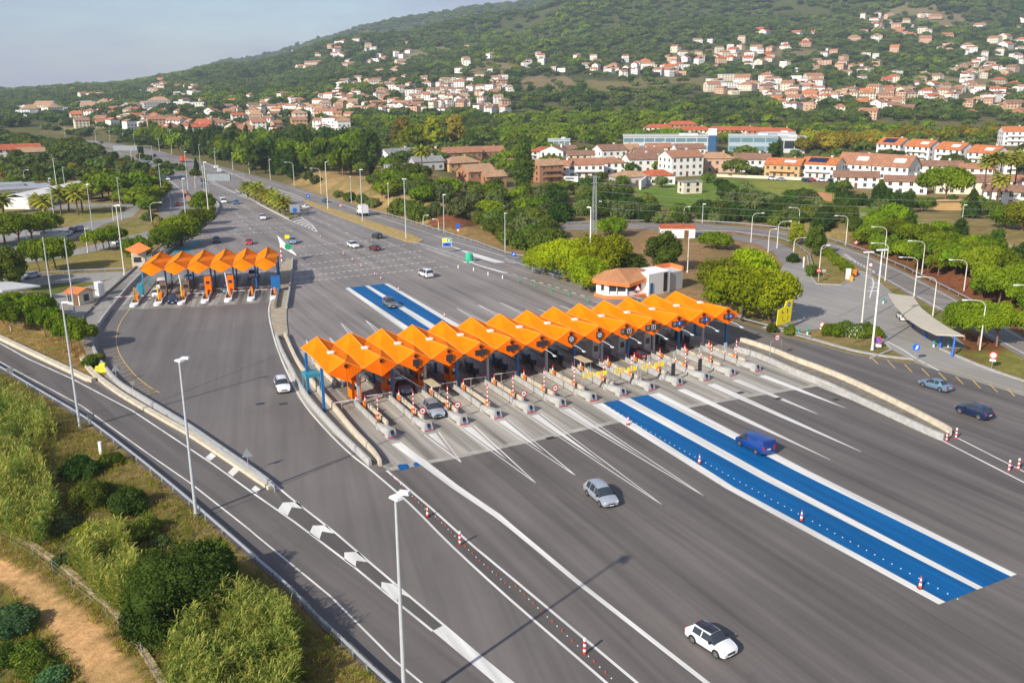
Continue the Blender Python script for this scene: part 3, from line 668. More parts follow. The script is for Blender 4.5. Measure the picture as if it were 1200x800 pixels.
def module_mesh(w, y0, ym, y1, za, zm, zc, zk, zcm=None):
    """folded diamond roof module: ridge, two valleys, keel; origin on the island line at the near edge"""
    zcm = zc+.3 if zcm is None else zcm; h = w/2
    R = [(0, y0, za), (0, ym, zm), (0, y1, za)]; Lf = [(-h, y0, zc), (-h, ym, zcm), (-h, y1, zc)]; Rt = [(h, y0, zc), (h, ym, zcm), (h, y1, zc)]
    K = [(0, y0-.35, zk), (0, ym, zk+.45), (0, y1+.35, zk)]
    top = MB(); vs = R+Lf+Rt
    top.add(vs, [(3, 0, 1, 4), (4, 1, 2, 5), (0, 6, 7, 1), (1, 7, 8, 2)])
    vs2 = Lf+K+Rt; top.add(vs2, [(1, 4, 3, 0), (2, 5, 4, 1), (4, 7, 6, 3), (5, 8, 7, 4)])
    gf = MB(); gf.add([R[0], Lf[0], K[0], Rt[0]], [(0, 1, 2, 3)]); gr = MB(); gr.add([R[2], Lf[2], K[2], Rt[2]], [(3, 2, 1, 0)])
    # vertical ribs on the gables
    for s, yb_, ya in ((1, y0, -.0),):
        for i in range(-5, 6):
            x = i*h/6; f = abs(x)/h; zt = za+(zc-za)*f-.05; zb = zk+(zc-zk)*f+.05
            def yy(z): 
                t = (zc-z)/(zc-zk) if z < zc else 0
                return yb_-s*.35*max(0, t)
            if zt-zb > .2:
                gf.add([(x-.02, yy(zt)-s*.0, zt), (x+.02, yy(zt), zt), (x+.02, yy(zt)-s*.03, zt), (x-.02, yy(zt)-s*.03, zt), (x-.02, yy(zb), zb), (x+.02, yy(zb), zb), (x+.02, yy(zb)-s*.03, zb), (x-.02, yy(zb)-s*.03, zb)], [(3, 2, 6, 7), (0, 3, 7, 4), (2, 1, 5, 6)])
    tr = MB(); r = .055
    for a, b_ in ((R[0], R[1]), (R[1], R[2]), (Lf[0], Lf[1]), (Lf[1], Lf[2]), (R[0], Lf[0]), (R[0], Rt[0]), (R[2], Lf[2]), (R[2], Rt[2])):
        a = Vector(a)+Vector((0, 0, .03)); b_ = Vector(b_)+Vector((0, 0, .03)); tr.tube([a, b_], r, 4)
    return top, gf, tr, gr
top, gf, tr, gr = module_mesh(PITCH-.01, 10.4, 17.2, 23.9, 7.2, 6.55, 5.9, 4.6)
ME_top = top.mesh('roof_module', M_or); ME_gf = gf.mesh('gable_panel', M_or2); ME_tr = tr.mesh('edge_trim', M_trim); ME_gr = gr.mesh('gable_panel', M_or2)
vb = MB().box((0, 0, .12), (.75, .75, .24)); vb.box((.45, .15, .08), (.35, .35, .14)); ME_vent = vb.mesh('ridge_vent', M_wht)
canopy = empty('toll_canopy', P(0, 0), PA, 'long orange zigzag canopy over the big row of toll lanes', 'canopy')
def glyph_ring(mb, c, r, mi, n=20, w=.22, y=0.):
    vs = []
    for k in range(n):
        t = 2*math.pi*k/n
        vs += [(c[0]+r*math.cos(t), y, c[1]+r*math.sin(t)), (c[0]+r*(1-w)*math.cos(t), y, c[1]+r*(1-w)*math.sin(t))]
    mb.add(vs, [(2*k, 2*k+1, 2*((k+1) % n)+1, 2*((k+1) % n)) for k in range(n)], mi)
def disc(mb, c, r, mi, y=0., n=20):
    mb.add([(c[0]+r*math.cos(2*math.pi*k/n), y, c[1]+r*math.sin(2*math.pi*k/n)) for k in range(n)], [tuple(range(n))], mi)
for k in range(14):
    u = -PITCH/2+k*PITCH
    rm = link('roof_module', ME_top, canopy, (u, 0, 0))
    link('gable_panel', ME_gf, rm); link('gable_panel', ME_gr, rm); link('edge_trim', ME_tr, rm); link('ridge_vent', ME_vent, rm, (0, 17.2, 6.57))
    lb = MB().box((0, 10.28, 6.62), (.34, .2, .34)); lb.box((.1, 10.2, 6.85), (.5, .1, .08)); lb.build('gable_lamp', M_blk, rm)
    sgn = MB(); y = 10.02; zc = 5.92
    if k in (2, 3): sgn.box((.05, y+.1, zc-.12), (.95, .2, .85), mi=0); sgn.box((.05, y+.05, zc-.72), (.3, .2, .3), mi=0)
    elif k in (4, 5, 6): sgn.box((0, y+.1, zc), (1.75, .2, .72), mi=0); sgn.box((0, y+.05, zc-.5), (.25, .2, .3), mi=0)
    elif k in (7, 8):
        sgn.box((0, y+.1, zc), (1.0, .2, .9), mi=0); glyph_ring(sgn, (0, zc), .36, 1, y=y-.01)
        sgn.add([(-.2, y-.012, zc+.2), (-.1, y-.012, zc+.2), (.03, y-.012, zc-.22), (-.06, y-.012, zc-.22), (.1, y-.012, zc+.2), (.2, y-.012, zc+.2)], [(0, 3, 2, 1), (4, 3, 2, 5)], 1); sgn.box((0, y, zc-.62), (.28, .2, .3), mi=0)
    elif k in (9, 10):
        xs_ = (-.55, .45) if k == 9 else (-.95, 0, .95); sgn.box((-.05 if k == 9 else 0, y+.1, zc), (1.9 if k == 9 else 2.75, .2, .8), mi=0)
        c = (.4, zc) if k == 9 else (0, zc); 
        for a in ((-.33, 0, .05, .66), (.33, 0, .05, .66), (0, .33, .66, .05), (0, -.33, .66, .05), (0, .05, .06, .42), (-.09, .12, .18, .06)): sgn.box((c[0]+a[0], y-.01, c[1]+a[1]), (a[2], .02, a[3]), mi=1)
        for j in range(4): sgn.box((-.75 if k == 9 else -.95, y-.01, zc+.2-.13*j), (.45, .02, .05), mi=3)
        sgn.box((0, y, zc-.55), (.28, .2, .3), mi=0)
    elif k >= 11:
        wd = {11: 2.6, 12: 1.75, 13: 1.75}[k]; sgn.box((0, y+.1, zc), (wd, .2, .74), mi=0)
        bx = 0 if k == 11 else .42; sgn.box((bx, y-.02, zc), (.78, .02, .62), mi=2)
        sgn.box((bx, y-.04, zc), (.1, .02, .36), mi=1)
        for j in range(4): sgn.box((bx-.85, y-.01, zc+.2-.13*j), (.5, .02, .05), mi=3)
        sgn.box((0, y, zc-.5), (.28, .2, .3), mi=0)
    if k >= 2: sgn.build('lane_sign', [M_scr, M_wht, M_sblue, M_grey], rm)
    if k >= 6:
        a = MB(); a.tube([(.4, 10.0, 5.0), (.45, 8.6, 4.95), (.5, 7.6, 4.75)], .045, 6, mi=0); a.box((.5, 7.4, 4.7), (.28, .55, .12), mi=1); a.build('lane_lamp', [M_lgrey, M_wht], rm)
for k in range(-1, 14):
    for v in (13.2, 21.2):
        blue = (k % 2 == 1) or k in (-1, 13)
        c = MB().box((k*PITCH, v, 2.95), (.34, .34, 5.9)); c.box((k*PITCH, v, .1), (.6, .6, .2)); c.build('column', M_blu if blue else M_grey, canopy)
# cross beam below the roof
for v in (13.2, 21.2): MB().box((6.5*PITCH, v, 4.62), (14.2*PITCH, .22, .3)).build('beam', M_grey, canopy)

# -------- islands
def striped_post(mb, x, y, z0, h, r=.06, n=6, mi=(0, 1)):
    for j in range(n): mb.tube([(x, y, z0+h*j/n), (x, y, z0+h*(j+1)/n)], r, 8, mi=mi[j % 2], cap=(j == n-1))
for k in range(13):
    u = k*PITCH
    isl = empty('toll_island', P(u, 0), PA, None, 'toll island', 'concrete toll islands under the long canopy')
    isl['label'] = 'narrow concrete toll island with nose block, %s from the left in the long row' % ordn(k)
    MB().prism([(-.75, 1.0), (.75, 1.0), (.75, 34), (-.75, 34)], .008, .2).build('base_slab', M_cond, isl)
    v0 = 15.5 if k else 13
    MB().prism([(-.75, 4.0), (-.5, 4.0), (-.5, v0), (-.75, v0)], .2, .98).build('side_wall', M_con, isl)
    MB().prism([(.5, 3.6), (.75, 3.6), (.75, v0-2), (.5, v0-2)], .2, .9).build('side_wall', M_conw, isl)
    for x in (-.7, .5): MB().prism([(x, 22), (x+.2, 22), (x+.2, 33), (x, 33)], .2, .85).build('side_wall', M_conw, isl)
    jn = MB()
    for y in (6.9, 9.8, 12.7): jn.box((-.755, y, .58), (.02, .05, .72))
    for q_ in range(3): MB().box((-.756, (6.9, 9.8, 12.7)[q_], .58), (.02, .05, .72)).build('wall_joint', M_cond, isl)
    nb2 = MB()
    nb2.add([(-.8, 3.9, .008), (.8, 3.9, .008), (.62, 0, .008), (-.62, 0, .008), (-.66, 3.9, .75), (-.3, 3.9, .75), (.42, .15, 1.12), (-.42, .15, 1.12), (.0, 3.9, .2), (.8, 3.9, .2)],
            [(0, 4, 7, 3), (3, 7, 6, 2), (2, 6, 5, 8, 9), (4, 5, 6, 7), (1, 2, 9), (0, 8, 5, 4)][:5]+[(0, 1, 9, 8, 5, 4)])
    nb2.build('nose_block', M_con, isl)
    e_ = MB().add([(-.2, -.0, .55), (.2, .0, .55), (.2, .12, .98), (-.2, .12, .98)], [(0, 1, 2, 3)], 0)
    for v_ in range(len(e_.v)): e_.v[v_] = (e_.v[v_][0], e_.v[v_][1]-.03, e_.v[v_][2])
    e_.add([(-.16, -.05, .3), (.16, -.05, .3), (.16, .0, .52), (-.16, .0, .52)], [(0, 1, 2, 3)], 1)
    e_.box((0, -.02, .12), (1.1, .06, .1), mi=2)
    e_.build('nose_marker', [M_blk, M_sblue, M_red], isl)
    # raised barrier arm with orange cabinet
    vb_ = 5.2 if k != 3 else 3.2
    c = MB().box((-.1, vb_, .75), (.34, .38, 1.1)); c.box((-.1, vb_, 1.33), (.4, .44, .08)); c.build('barrier_cabinet', M_org, isl)
    a = MB(); striped_post(a, -.1, vb_-.25, .9, 2.9, .075, 10, (0, 1)); a.build('raised_arm', [M_wht, M_red], isl)
    b_ = MB(); striped_post(b_, -.45, 13.0, .2, 1.5, .09, 4); b_.build('marker_post', [M_wht, M_red], isl); b_ = MB(); striped_post(b_, .55, 12.2, .2, 1.5, .09, 4); b_.build('marker_post', [M_wht, M_red], isl)
    MB().box((.1, 11.2, .7), (.3, .3, 1.0)).build('orange_box', M_org, isl); p = MB(); p.tube([(.1, 9, .2), (.1, 9, 1.4)], .05, 6); p.box((.1, 9, 1.45), (.25, .2, .3)); p.build('ticket_reader', [M_gal, M_org], isl)
    # booth or machine below the roof
    if k in (0, 1, 2, 3):
        bt = MB(); bt.box((.35, 16.2, 1.6), (1.2, 2.4, 2.8), mi=0); bt.box((.35, 14.98, 2.05), (.8, .05, .8), mi=1); bt.box((.35, 14.95, 2.35), (.45, .04, .35), mi=2); bt.box((-.27, 16.2, 2.0), (.04, 1.6, .9), mi=1); bt.box((.35, 16.2, 3.05), (1.4, 2.7, .12), mi=0)
        bt.build('booth', [M_or2, M_scr, M_wht], isl)
    elif k in (8, 9, 10):
        bt = MB(); bt.box((.1, 16.0, 1.9), (1.25, 2.2, 3.4), mi=0); bt.box((.1, 14.88, 2.3), (.7, .05, .9), mi=1); bt.box((.1, 16, 3.65), (1.4, 2.4, .1), mi=0); bt.build('booth', [M_lgrey, M_scr], isl)
    else:
        bt = MB(); bt.box((.0, 19.5, .9), (.8, 1.1, 1.5), mi=0); bt.box((0, 19.4, 1.72), (.9, 1.2, .14), mi=1); bt.build('payment_machine', [M_scr, pm('steel_blue', (.10, .24, .42), rough=.4)], isl); bt = MB(); bt.box((0, 17.2, .8), (.6, .8, 1.2), mi=0); bt.box((0, 17.1, 1.45), (.65, .85, .12), mi=1); bt.build('payment_machine', [M_scr, pm('steel_blue', (.10, .24, .42), rough=.4)], isl)
    if k in (2, 7):
        h = MB(); h.box((.1, 11, 2.35), (1.3, 3.6, .1), mi=0)
        for x, y in ((-.4, 9.5), (.6, 9.5), (-.4, 12.5), (.6, 12.5)): h.tube([(x, y, .2), (x, y, 2.3)], .04, 6, mi=1)
        h.build('shade_roof', [pm('straw_panel', (.50, .43, .28), rough=.7), M_gal], isl)
    if k in (1, 2, 4, 5):
        s = MB(); s.tube([(.1, 2.3, .4), (.1, 2.3, 1.5)], .04, 6, mi=2); disc(s, (.1, 1.95), .46, 1, y=2.24); disc(s, (.1, 1.95), .33, 0, y=2.225)
        glyph_ring(s, (.1, 1.95), .47, 1, y=2.22, w=.2); s.box((.1, 2.21, 1.95), (.34, .01, .09), mi=3); s.box((.04, 2.205, 1.95), (.12, .01, .2), mi=3); s.box((.1, 2.27, 1.95), (.9, .02, .9), mi=2) if False else None
        s.build('speed_sign', [M_wht, M_red, M_gal, M_blk], isl)
    if k in (9, 10):
        s = MB(); s.box((.2, 1.9, 1.8), (.62, .12, 1.9), mi=0); s.tube([(.2, 2.0, .5), (.2, 2.0, 1.2)], .05, 6, mi=1); s.build('display_board', [M_scr, M_gal], isl)
    if k >= 9:
        s = MB(); striped_post(s, .45, 8.0, .2, 1.5, .12, 4); s.build('marker_post', [M_wht, M_red], isl); s = MB(); s.tube([(-.3, 7.2, .2), (-.3, 7.2, 2.4)], .05, 6, mi=2); s.box((-.3, 7.2, 2.2), (.5, .15, .9), mi=2); s.build('lane_equipment', [M_wht, M_red, M_grey], isl)
# barrier arms lying across closed lanes: thin white rails on the low frames
for k, (v, z, tilt) in {0: (12.0, 1.35, 0), 1: (12.6, 1.35, 0), 3: (12.6, 1.4, 0), 4: (13.0, 1.3, .03), 5: (13.0, 1.35, .02), 2: (13.2, 1.0, .75)}.items():
    g = empty('barrier_arm', P(k*PITCH-.3 if k else -.3, v), PA, None, 'barrier arm', 'white arms across the lanes of the long row')
    nm = ['first', 'second', 'third', 'fourth', 'fifth', 'sixth'][k]
    g['label'] = ('white arm half raised and leaning over the third lane' if tilt > .5 else 'low white arm closing the %s lane from the left, long row' % nm)
    a = MB(); L_ = 3.5; a.tube([(-.1, 0, z), (-L_, 0, z+L_*tilt)], .055, 6); a.build('boom', M_wht, g)
    a = MB(); a.tube([(0, 0, .2), (0, 0, z+.1)], .07, 6)
    if tilt < .5: a.tube([(-2.4, 0, .01), (-2.4, 0, z)], .05, 6)
    a.build('upright', M_gal, g)
# yellow signs across the lanes next to the blue lanes
for i, (x0, x1, yc) in enumerate(((683, 712, 439), (720, 747, 434), (752, 779, 429))):
    a = at(x0, yc+1.5, 2.7); b_ = at(x1, yc-3.0, 2.7); d = math.hypot(b_[0]-a[0], b_[1]-a[1]); an = math.atan2(b_[1]-a[1], b_[0]-a[0])
    g = empty('lane_banner', (a[0], a[1], 0), an, 'yellow banner with round symbols, %s of three beside the blue lanes' % ORD[i], 'banner', 'yellow banners over the toll lanes')
    s = MB().box((d*.22, 0, 2.7), (d*.42, .06, .62), mi=0); s.box((d*.76, 0, 2.7), (d*.42, .06, .62), mi=0); s.build('banner_panel', [M_yelp], g)
    s = MB()
    for xx in (d*.12, d*.32, d*.74):
        disc(s, (xx, 2.7), .24, 0, y=-.035); glyph_ring(s, (xx, 2.7), .25, 1, y=-.04, w=.25); s.box((xx, -.04, 2.7), (.2, .01, .06), mi=1)
    s.build('round_symbol', [M_wht, M_red], g)
    s = MB().tube([(d+.1, .05, .2), (d+.1, .05, 3.1)], .06, 6); s.tube([(d+.3, .05, .2), (d+.3, .05, 3.1)], .06, 6); s.tube([(-.1, .05, .2), (-.1, .05, 3.0)], .05, 6); s.build('post', M_gal, g)
# teal kiosk frame at the left end
kx = at(366, 462)
kg = empty('kiosk_frame', (kx[0], kx[1], 0), PA, 'small teal framed kiosk at the left end of the long canopy', 'kiosk')
s = MB().box((0, 0, 3.0), (2.0, 2.2, .5)); s.build('kiosk_roof', M_teals, kg)
for x in (-.9, .9):
    for y in (-1, 1): MB().tube([(x, y, 0), (x, y, 2.8)], .07, 6).build('leg', M_teals, kg)

# -------- divider island walls, and other barriers
def barrier(name, px, w, h, mat, label, cat='barrier', z0=.004, closed=False, wt=None, group=None, n=3):
    pl = W2(smoothpl(px, n)) if n else W2(px)
    o = MB().strip(pl, w, z0, h, wtop=wt).build(name, mat); tag(o, label, cat, group); return o
barrier('jersey_barrier', [(324, 395), (330, 412), (340, 432), (352, 455), (368, 478), (400, 513), (422, 534), (434, 546)], .4, .85, M_con, 'grey concrete barrier curving along the left side of the divider island', wt=.25)
barrier('jersey_barrier', [(334, 394), (342, 412), (350, 428), (363, 446), (376, 462), (391, 479), (412, 505), (437, 532), (446, 546)], .36, .8, M_conw, 'cream concrete barrier on the right side of the divider island', wt=.28)
barrier('jersey_barrier', [(868, 402), (901, 413), (930, 425), (970, 440), (1009, 457), (1060, 482), (1100, 503), (1113, 511)], .5, 1.05, M_conw, 'cream concrete barrier on the far side of the right divider', wt=.35)
barrier('jersey_barrier', [(861, 411), (890, 420), (935, 440), (970, 454), (1010, 473), (1060, 496), (1095, 512), (1106, 516)], .5, .85, M_con, 'grey panelled concrete barrier facing the blue lanes on the right', wt=.3)
tag(MB().sheet(W2([(861, 411), (868, 402), (901, 413), (970, 440), (1009, 457), (1060, 482), (1100, 503), (1113, 511), (1106, 516), (1060, 496), (1010, 473), (935, 440), (890, 420)]), .35).build('divider_fill', M_cond), kind='structure')
isl = MB().prism(W2([(319, 350), (323, 332), (330, 312), (336, 303), (344, 304), (342, 330), (338, 352), (336, 365), (336, 378), (338, 394), (334, 396), (324, 395), (318, 376), (317, 360)]), .004, .16)
tag(isl.build('divider_pavement', pm('island_concrete', (.34, .29, .2), rough=.85, var=.2, scale=1, detail=6)), kind='structure')
barrier('jersey_barrier', [(343, 305), (342, 322), (339, 345), (336, 362)], .3, .8, M_con, 'short grey barrier beside the side plaza exit island', n=0)
barrier('jersey_barrier', [(323, 362), (325, 350), (327, 340)], .4, .8, M_cond, 'short dark concrete barrier at the last side plaza island', n=0)
barrier('low_wall', [(-60, 372), (0, 397), (57, 424), (85, 437), (104, 446), (110, 447)], .8, .55, M_conw, 'low cream kerb wall between the ramp road and the tree bank', 'wall', n=0)
barrier('low_wall', [(96, 420), (104, 432), (115, 443), (131, 455), (150, 468), (197, 495), (220, 508), (260, 534), (300, 561), (318, 573)], .7, .4, M_conw, 'low beige kerb wall along the inner edge of the ramp', 'wall')
barrier('parapet_wall', [(318, 572), (300, 558), (250, 523), (215, 499), (160, 465), (140, 452), (126, 437), (114, 420), (109, 403), (114, 386), (137, 355), (162, 327), (207, 287), (240, 263), (252, 252), (257, 243), (252, 236), (247, 232)], .32, .8, M_con, 'grey parapet wall sweeping round the left edge of the toll plaza', 'wall')
barrier('kerb_wall', [(110, 359), (125, 344), (150, 322), (165, 308)], .25, .35, M_cond, 'thin dark pipe-like kerb crossing the paving by the hut', 'kerb', n=0)
barrier('kerb_wall', [(109, 360), (102, 368), (97, 374), (95, 392)], .25, .3, M_cond, 'dark kerb bending down beside the tree bank', 'kerb', n=0)
barrier('low_wall', [(894, 384), (910, 386), (950, 397), (1000, 411), (1040, 418), (1070, 421)], .7, .18, M_con, 'grey kerb below the flowering bush on the right', 'kerb')
barrier('low_wall', [(1102, 409), (1130, 421), (1160, 433), (1200, 447), (1300, 480)], .5, .2, M_con, 'grey kerb edging the lawn at the right edge', 'kerb')
barrier('low_wall', [(1020, 420), (1045, 410), (1040, 404), (1028, 392)], .3, .15, M_con, 'short kerb returning towards the yard entrance', 'kerb', n=0)
barrier('low_wall', [(276, 223), (300, 237), (325, 250), (339, 257), (350, 253)], .5, .25, M_con, 'grey kerb around the palm island', 'kerb', n=0)
barrier('low_wall', [(227, 243), (222, 234), (215, 224)], 1.2, .6, pm('brick_wall', (.45, .2, .1), rough=.8), 'short brick coloured wall in the motorway gore', 'wall', n=0)
barrier('low_wall', [(946, 300), (949, 322), (957, 333), (985, 334), (1000, 327), (1003, 316)], .3, .15, M_con, 'kerb around the small lawn by the link road', 'kerb', n=0)
sw = [hit(*q) for q in smoothpl([(-30, 606), (0, 619), (40, 642), (80, 670), (115, 700), (145, 730), (168, 765), (190, 800), (215, 850)], 2)]
_m = MB()
for a_, b_ in zip(sw[:-1], sw[1:]): _m.strip([a_[:2], b_[:2]], .5, min(a_[2], b_[2])-.4, (a_[2]+b_[2])/2+.4)
tag(_m.build('stone_wall', pm('rubble_stone', (.36, .27, .15), rough=.9, var=.3, scale=2.2, detail=8, bump=.6)), 'rough ochre stone wall above the dirt track', 'wall')
fw = [hit(*q) for q in smoothpl([(-20, 622), (0, 632), (40, 655), (85, 690), (125, 722), (155, 755), (178, 790), (196, 830)], 4)]
fg = empty('wire_fence', fw[0], 0, 'thin wire fence with slim posts between stone wall and dirt track', 'fence')
_pm = MB().tube([(0, 0, -.2), (0, 0, 1.5)], .035, 6).mesh('post', M_gal)
for q in fw[::2]: link('post', _pm, fg, (q[0]-fw[0][0], q[1]-fw[0][1], q[2]-fw[0][2]))
for zz in (.5, 1.0, 1.4): MB().tube([(q[0]-fw[0][0], q[1]-fw[0][1], q[2]-fw[0][2]+zz) for q in fw], .012, 4).build('wire', M_gal, fg)
# guard rails
def guardrail(px, label, h=.72, step=4.0, posts=100, ground=True, n=2, off=0., group='steel guard rails along the roads', double=True):
    pl = smoothpl(px, n); pts = [Vector(hit(*p)) if ground else Vector(at(*p)) for p in pl]
    o0 = pts[0].copy(); g = empty('guard_rail', tuple(o0), 0, label, 'guard rail', group)
    b_ = MB()
    for z0, z1 in ((h-.31, h),) :
        vs = []; fs = []
        for i, p in enumerate(pts):
            d = (pts[min(i+1, len(pts)-1)]-pts[max(i-1, 0)]); d.z = 0; d.normalize(); nn = Vector((-d.y, d.x, 0)); q = p-o0
            for a, zz in ((.03, z0), (-.05, z0+.08), (.03, (z0+z1)/2), (-.05, z1-.08), (.03, z1), (.07, z1), (.07, z0)): 
                w_ = q+nn*a; vs.append((w_.x, w_.y, w_.z+zz))
        m_ = 7
        for i in range(len(pts)-1):
            for k in range(m_): fs.append((i*m_+k, (i+1)*m_+k, (i+1)*m_+(k+1) % m_, i*m_+(k+1) % m_))
        b_.add(vs, fs)
    b_.build('beam', M_gal, g)
    rs = resample([tuple(p) for p in pts], step); k = max(1, len(rs)//posts+1) if len(rs) > posts else 1
    pm_ = MB().box((0, 0, h/2-.08), (.12, .1, h)).mesh('post', M_gal)
    for p in rs[::k][:100]: link('post', pm_, g, tuple(Vector(p)-o0))
    return g
guardrail([(-60, 396), (0, 433.5), (62, 470.5), (105, 497), (160, 539.5), (190, 564), (222, 591), (300, 659.5), (336, 691), (372, 728.5), (400, 755), (430, 784), (480, 830)], 'steel guard rail on the outer side of the near ramp')
guardrail([(132, 446), (160, 466), (215, 501), (250, 526), (300, 561), (322, 576)], 'steel guard rail between ramp kerb and plaza parapet', n=1)
guardrail([(592, 306), (624, 317.5), (660, 328), (692, 337), (730, 348), (752, 354)], 'steel guard rail between plaza and the big bright trees', n=1)
guardrail([(430, 247), (460, 254), (500, 267), (530, 276.5), (560, 286), (592, 298), (624, 304.5)], 'steel guard rail on the far edge of the exit road', n=1)
guardrail([(860, 374), (897, 384), (912, 388), (950, 398)], 'steel guard rail below the tall yellow sign', n=1)
guardrail([(664, 263), (740, 260.5), (815, 260.5), (860, 263), (910, 268), (940, 273), (970, 281), (1010, 294), (1060, 315), (1112, 341), (1160, 366), (1200, 389)], 'steel guard rail on the outer edge of the link road', n=1)
guardrail([(790, 272.5), (860, 273.5), (912, 280.5), (933, 288), (948, 300), (952, 312)], 'steel guard rail between the two link roads', n=1)
guardrail([(486, 286.5), (520, 297), (545, 306)], 'short guard rail at the end of the median strip', n=1)
guardrail([(49, 322), (100, 319), (147, 317)], 'guard rail on the far side of the left service road', n=1)
guardrail([(160, 313), (180, 300), (205, 281), (228, 266)], 'white railing beside the parapet by the dense pines', n=1, h=1.1, step=1.6)
guardrail([(120, 171), (157, 181), (182, 189), (220, 200), (245, 208)], 'guard rail along the planted motorway median', n=1, step=8)
# raised median strip
md = MB().prism(W2([(356, 234), (384, 243), (425, 256), (480, 274), (496, 282), (490, 285), (475, 283), (425, 264), (384, 249), (358, 238)]), .004, .16)
tag(md.build('median', pm('median_grass', (.36, .25, .08), rough=.9, var=.3, scale=.8, detail=7)), kind='structure')
tag(MB().prism(W2([(276, 223), (300, 235), (325, 248), (340, 256), (352, 253), (330, 240), (300, 226), (285, 219)]), .004, .2).build('median', pm('island_green', (.16, .15, .04), rough=.9, var=.35, scale=.6, detail=7)), kind='structure')
tag(MB().prism(W2([(113, 170), (157, 179), (190, 188), (240, 205), (250, 212), (225, 203), (182, 190), (157, 182), (113, 171.5)]), .004, .2).build('median', MAT['island_green']), kind='structure')
tag(MB().prism(W2([(486, 284), (497, 286), (540, 303), (556, 306), (548, 308), (500, 292)]), .004, .12).build('median', M_yard), kind='structure')

# -------- side plaza on the left
top, gf, tr, gr = module_mesh(4.47, 9.2, 15.8, 23.1, 6.9, 6.5, 5.5, 4.3)
ME_t2 = top.mesh('roof_module', M_or); ME_g2 = gf.mesh('gable_panel', M_or); ME_g3 = gr.mesh('gable_panel', M_or); ME_tr2 = tr.mesh('edge_trim', pm('dark_seam', (.28, .13, .01), rough=.5))
can2 = empty('toll_canopy', Q(0, 0), LA, 'shorter orange canopy over the side row of toll lanes on the left', 'canopy')
for k in range(6):
    rm = link('roof_module', ME_t2, can2, (2.35+k*4.48, 0, 0)); link('gable_panel', ME_g2, rm); link('gable_panel', ME_g3, rm); link('edge_trim', ME_tr2, rm)
for k in range(7):
    for v in (11.5, 19): MB().box((.11+k*4.48, v, 2.75), (.3, .3, 5.5)).build('column', M_teals if k == 0 else M_blu, can2)
for k in range(7):
    g = empty('toll_island', Q(k*LP-.2, 0), LA, 'rounded white nosed toll island, %s from the left in the side row' % ordn(k), 'toll island', 'toll islands of the left side plaza')
    n = 10; pts = [(.7*math.cos(t), .6-.6*math.sin(t)) for t in [math.pi*i/n for i in range(n+1)]]
    MB().prism(pts+[(-.7, 2.4), (.7, 2.4)], .008, .42).build('nose_block', M_wht, g)
    MB().prism([(-.7, 2.4), (.7, 2.4), (.7, 26), (-.7, 26)], .008, .2).build('base_slab', M_cond, g)
    MB().prism([(-.7, 2.4), (-.5, 2.4), (-.5, 9), (-.7, 9)], .2, .75).build('side_wall', M_con, g); MB().prism([(.5, 2.4), (.7, 2.4), (.7, 9), (.5, 9)], .2, .75).build('side_wall', M_con, g)
    MB().box((.1, 4.5, .9), (.38, .4, 1.4)).build('barrier_cabinet', M_org, g); MB().box((-.2, 7.5, .8), (.35, .35, 1.2)).build('orange_box', M_org, g)
    if k < 3: s = MB(); s.tube([(-.1, 3.6, .2), (-.1, 3.5, 2.3), (-.05, 3.4, 3.2)], .16, 8); s.build('hose_post', pm('amber_paint', (.85, .42, .02), rough=.5), g)
    if k in (2, 4): s = MB(); s.tube([(-.1, 5.2, .2), (-.5, 5.1, 5.0)], .1, 8); s.build('white_pole', M_wht, g)
    s = MB()
    if k == 0: s.box((.1, 9, 1.5), (1.0, 1.4, 2.6), mi=1)
    elif k in (1, 2): s.box((.1, 9.5, 1.5), (1.3, 1.6, 2.7), mi=2); s.box((.1, 8.68, 1.9), (.9, .04, .7), mi=3)
    elif k in (3, 4): s.box((.1, 8.6, 1.9), (1.3, 1.4, 3.5), mi=0); s.box((.1, 7.88, 2.6), (.7, .04, .6), mi=3)
    elif k == 5: s.box((.1, 9.0, 1.5), (.7, 1.1, 2.4), mi=3)
    else: s.box((.3, 8, 1.7), (1.8, 1.6, 3.1), mi=4)
    s.build('booth', [M_or2, M_teals, pm('brown_panel', (.16, .11, .08), rough=.6), M_scr, M_blu], g)
for k, L_ in ((-1, 5.0), (0, 3.4), (2, 3.4), (4, 3.6), (5, 3.6)):
    a0 = Q(k*LP+ (.1 if k >= 0 else 0), 5.0) ; g = empty('barrier_arm', a0, LA, None, 'barrier arm', 'white arms across the side plaza lanes')
    g['label'] = 'thin striped arm across the %s lane of the left side plaza' % {-1: 'outermost left', 0: 'second', 2: 'fourth', 4: 'sixth', 5: 'rightmost'}[k]
    s = MB()
    for j in range(8): s.tube([(.2+L_*j/8, 0, 1.15), (.2+L_*(j+1)/8, 0, 1.15)], .06, 6, mi=(j % 4 == 2))
    s.build('boom', [M_wht, M_red], g); MB().tube([(0, 0, .01), (0, 0, 1.2)], .09, 6).build('upright', M_gal, g)
# faded hut roof left of the side canopy
hp = at(164, 312)
g = empty('hut', (hp[0], hp[1], 0), LA, 'small hut with faded orange pyramid roof behind the side canopy', 'hut')
R_ = 3.0; MB().add([(-R_, 0, 4.2), (0, -2.4, 3.2), (R_, 0, 4.2), (0, 2.4, 5.4), (0, -.2, 4.4)], [(0, 1, 4), (1, 2, 4), (2, 3, 4), (3, 0, 4), (3, 2, 1, 0)]).build('hut_roof', M_orr, g)
MB().box((0, 0, 1.7), (3.0, 2.2, 3.4)).build('hut_wall', M_conw, g); MB().box((-.2, -1.15, 1.8), (1.6, .08, 1.2)).build('window', M_scr, g)
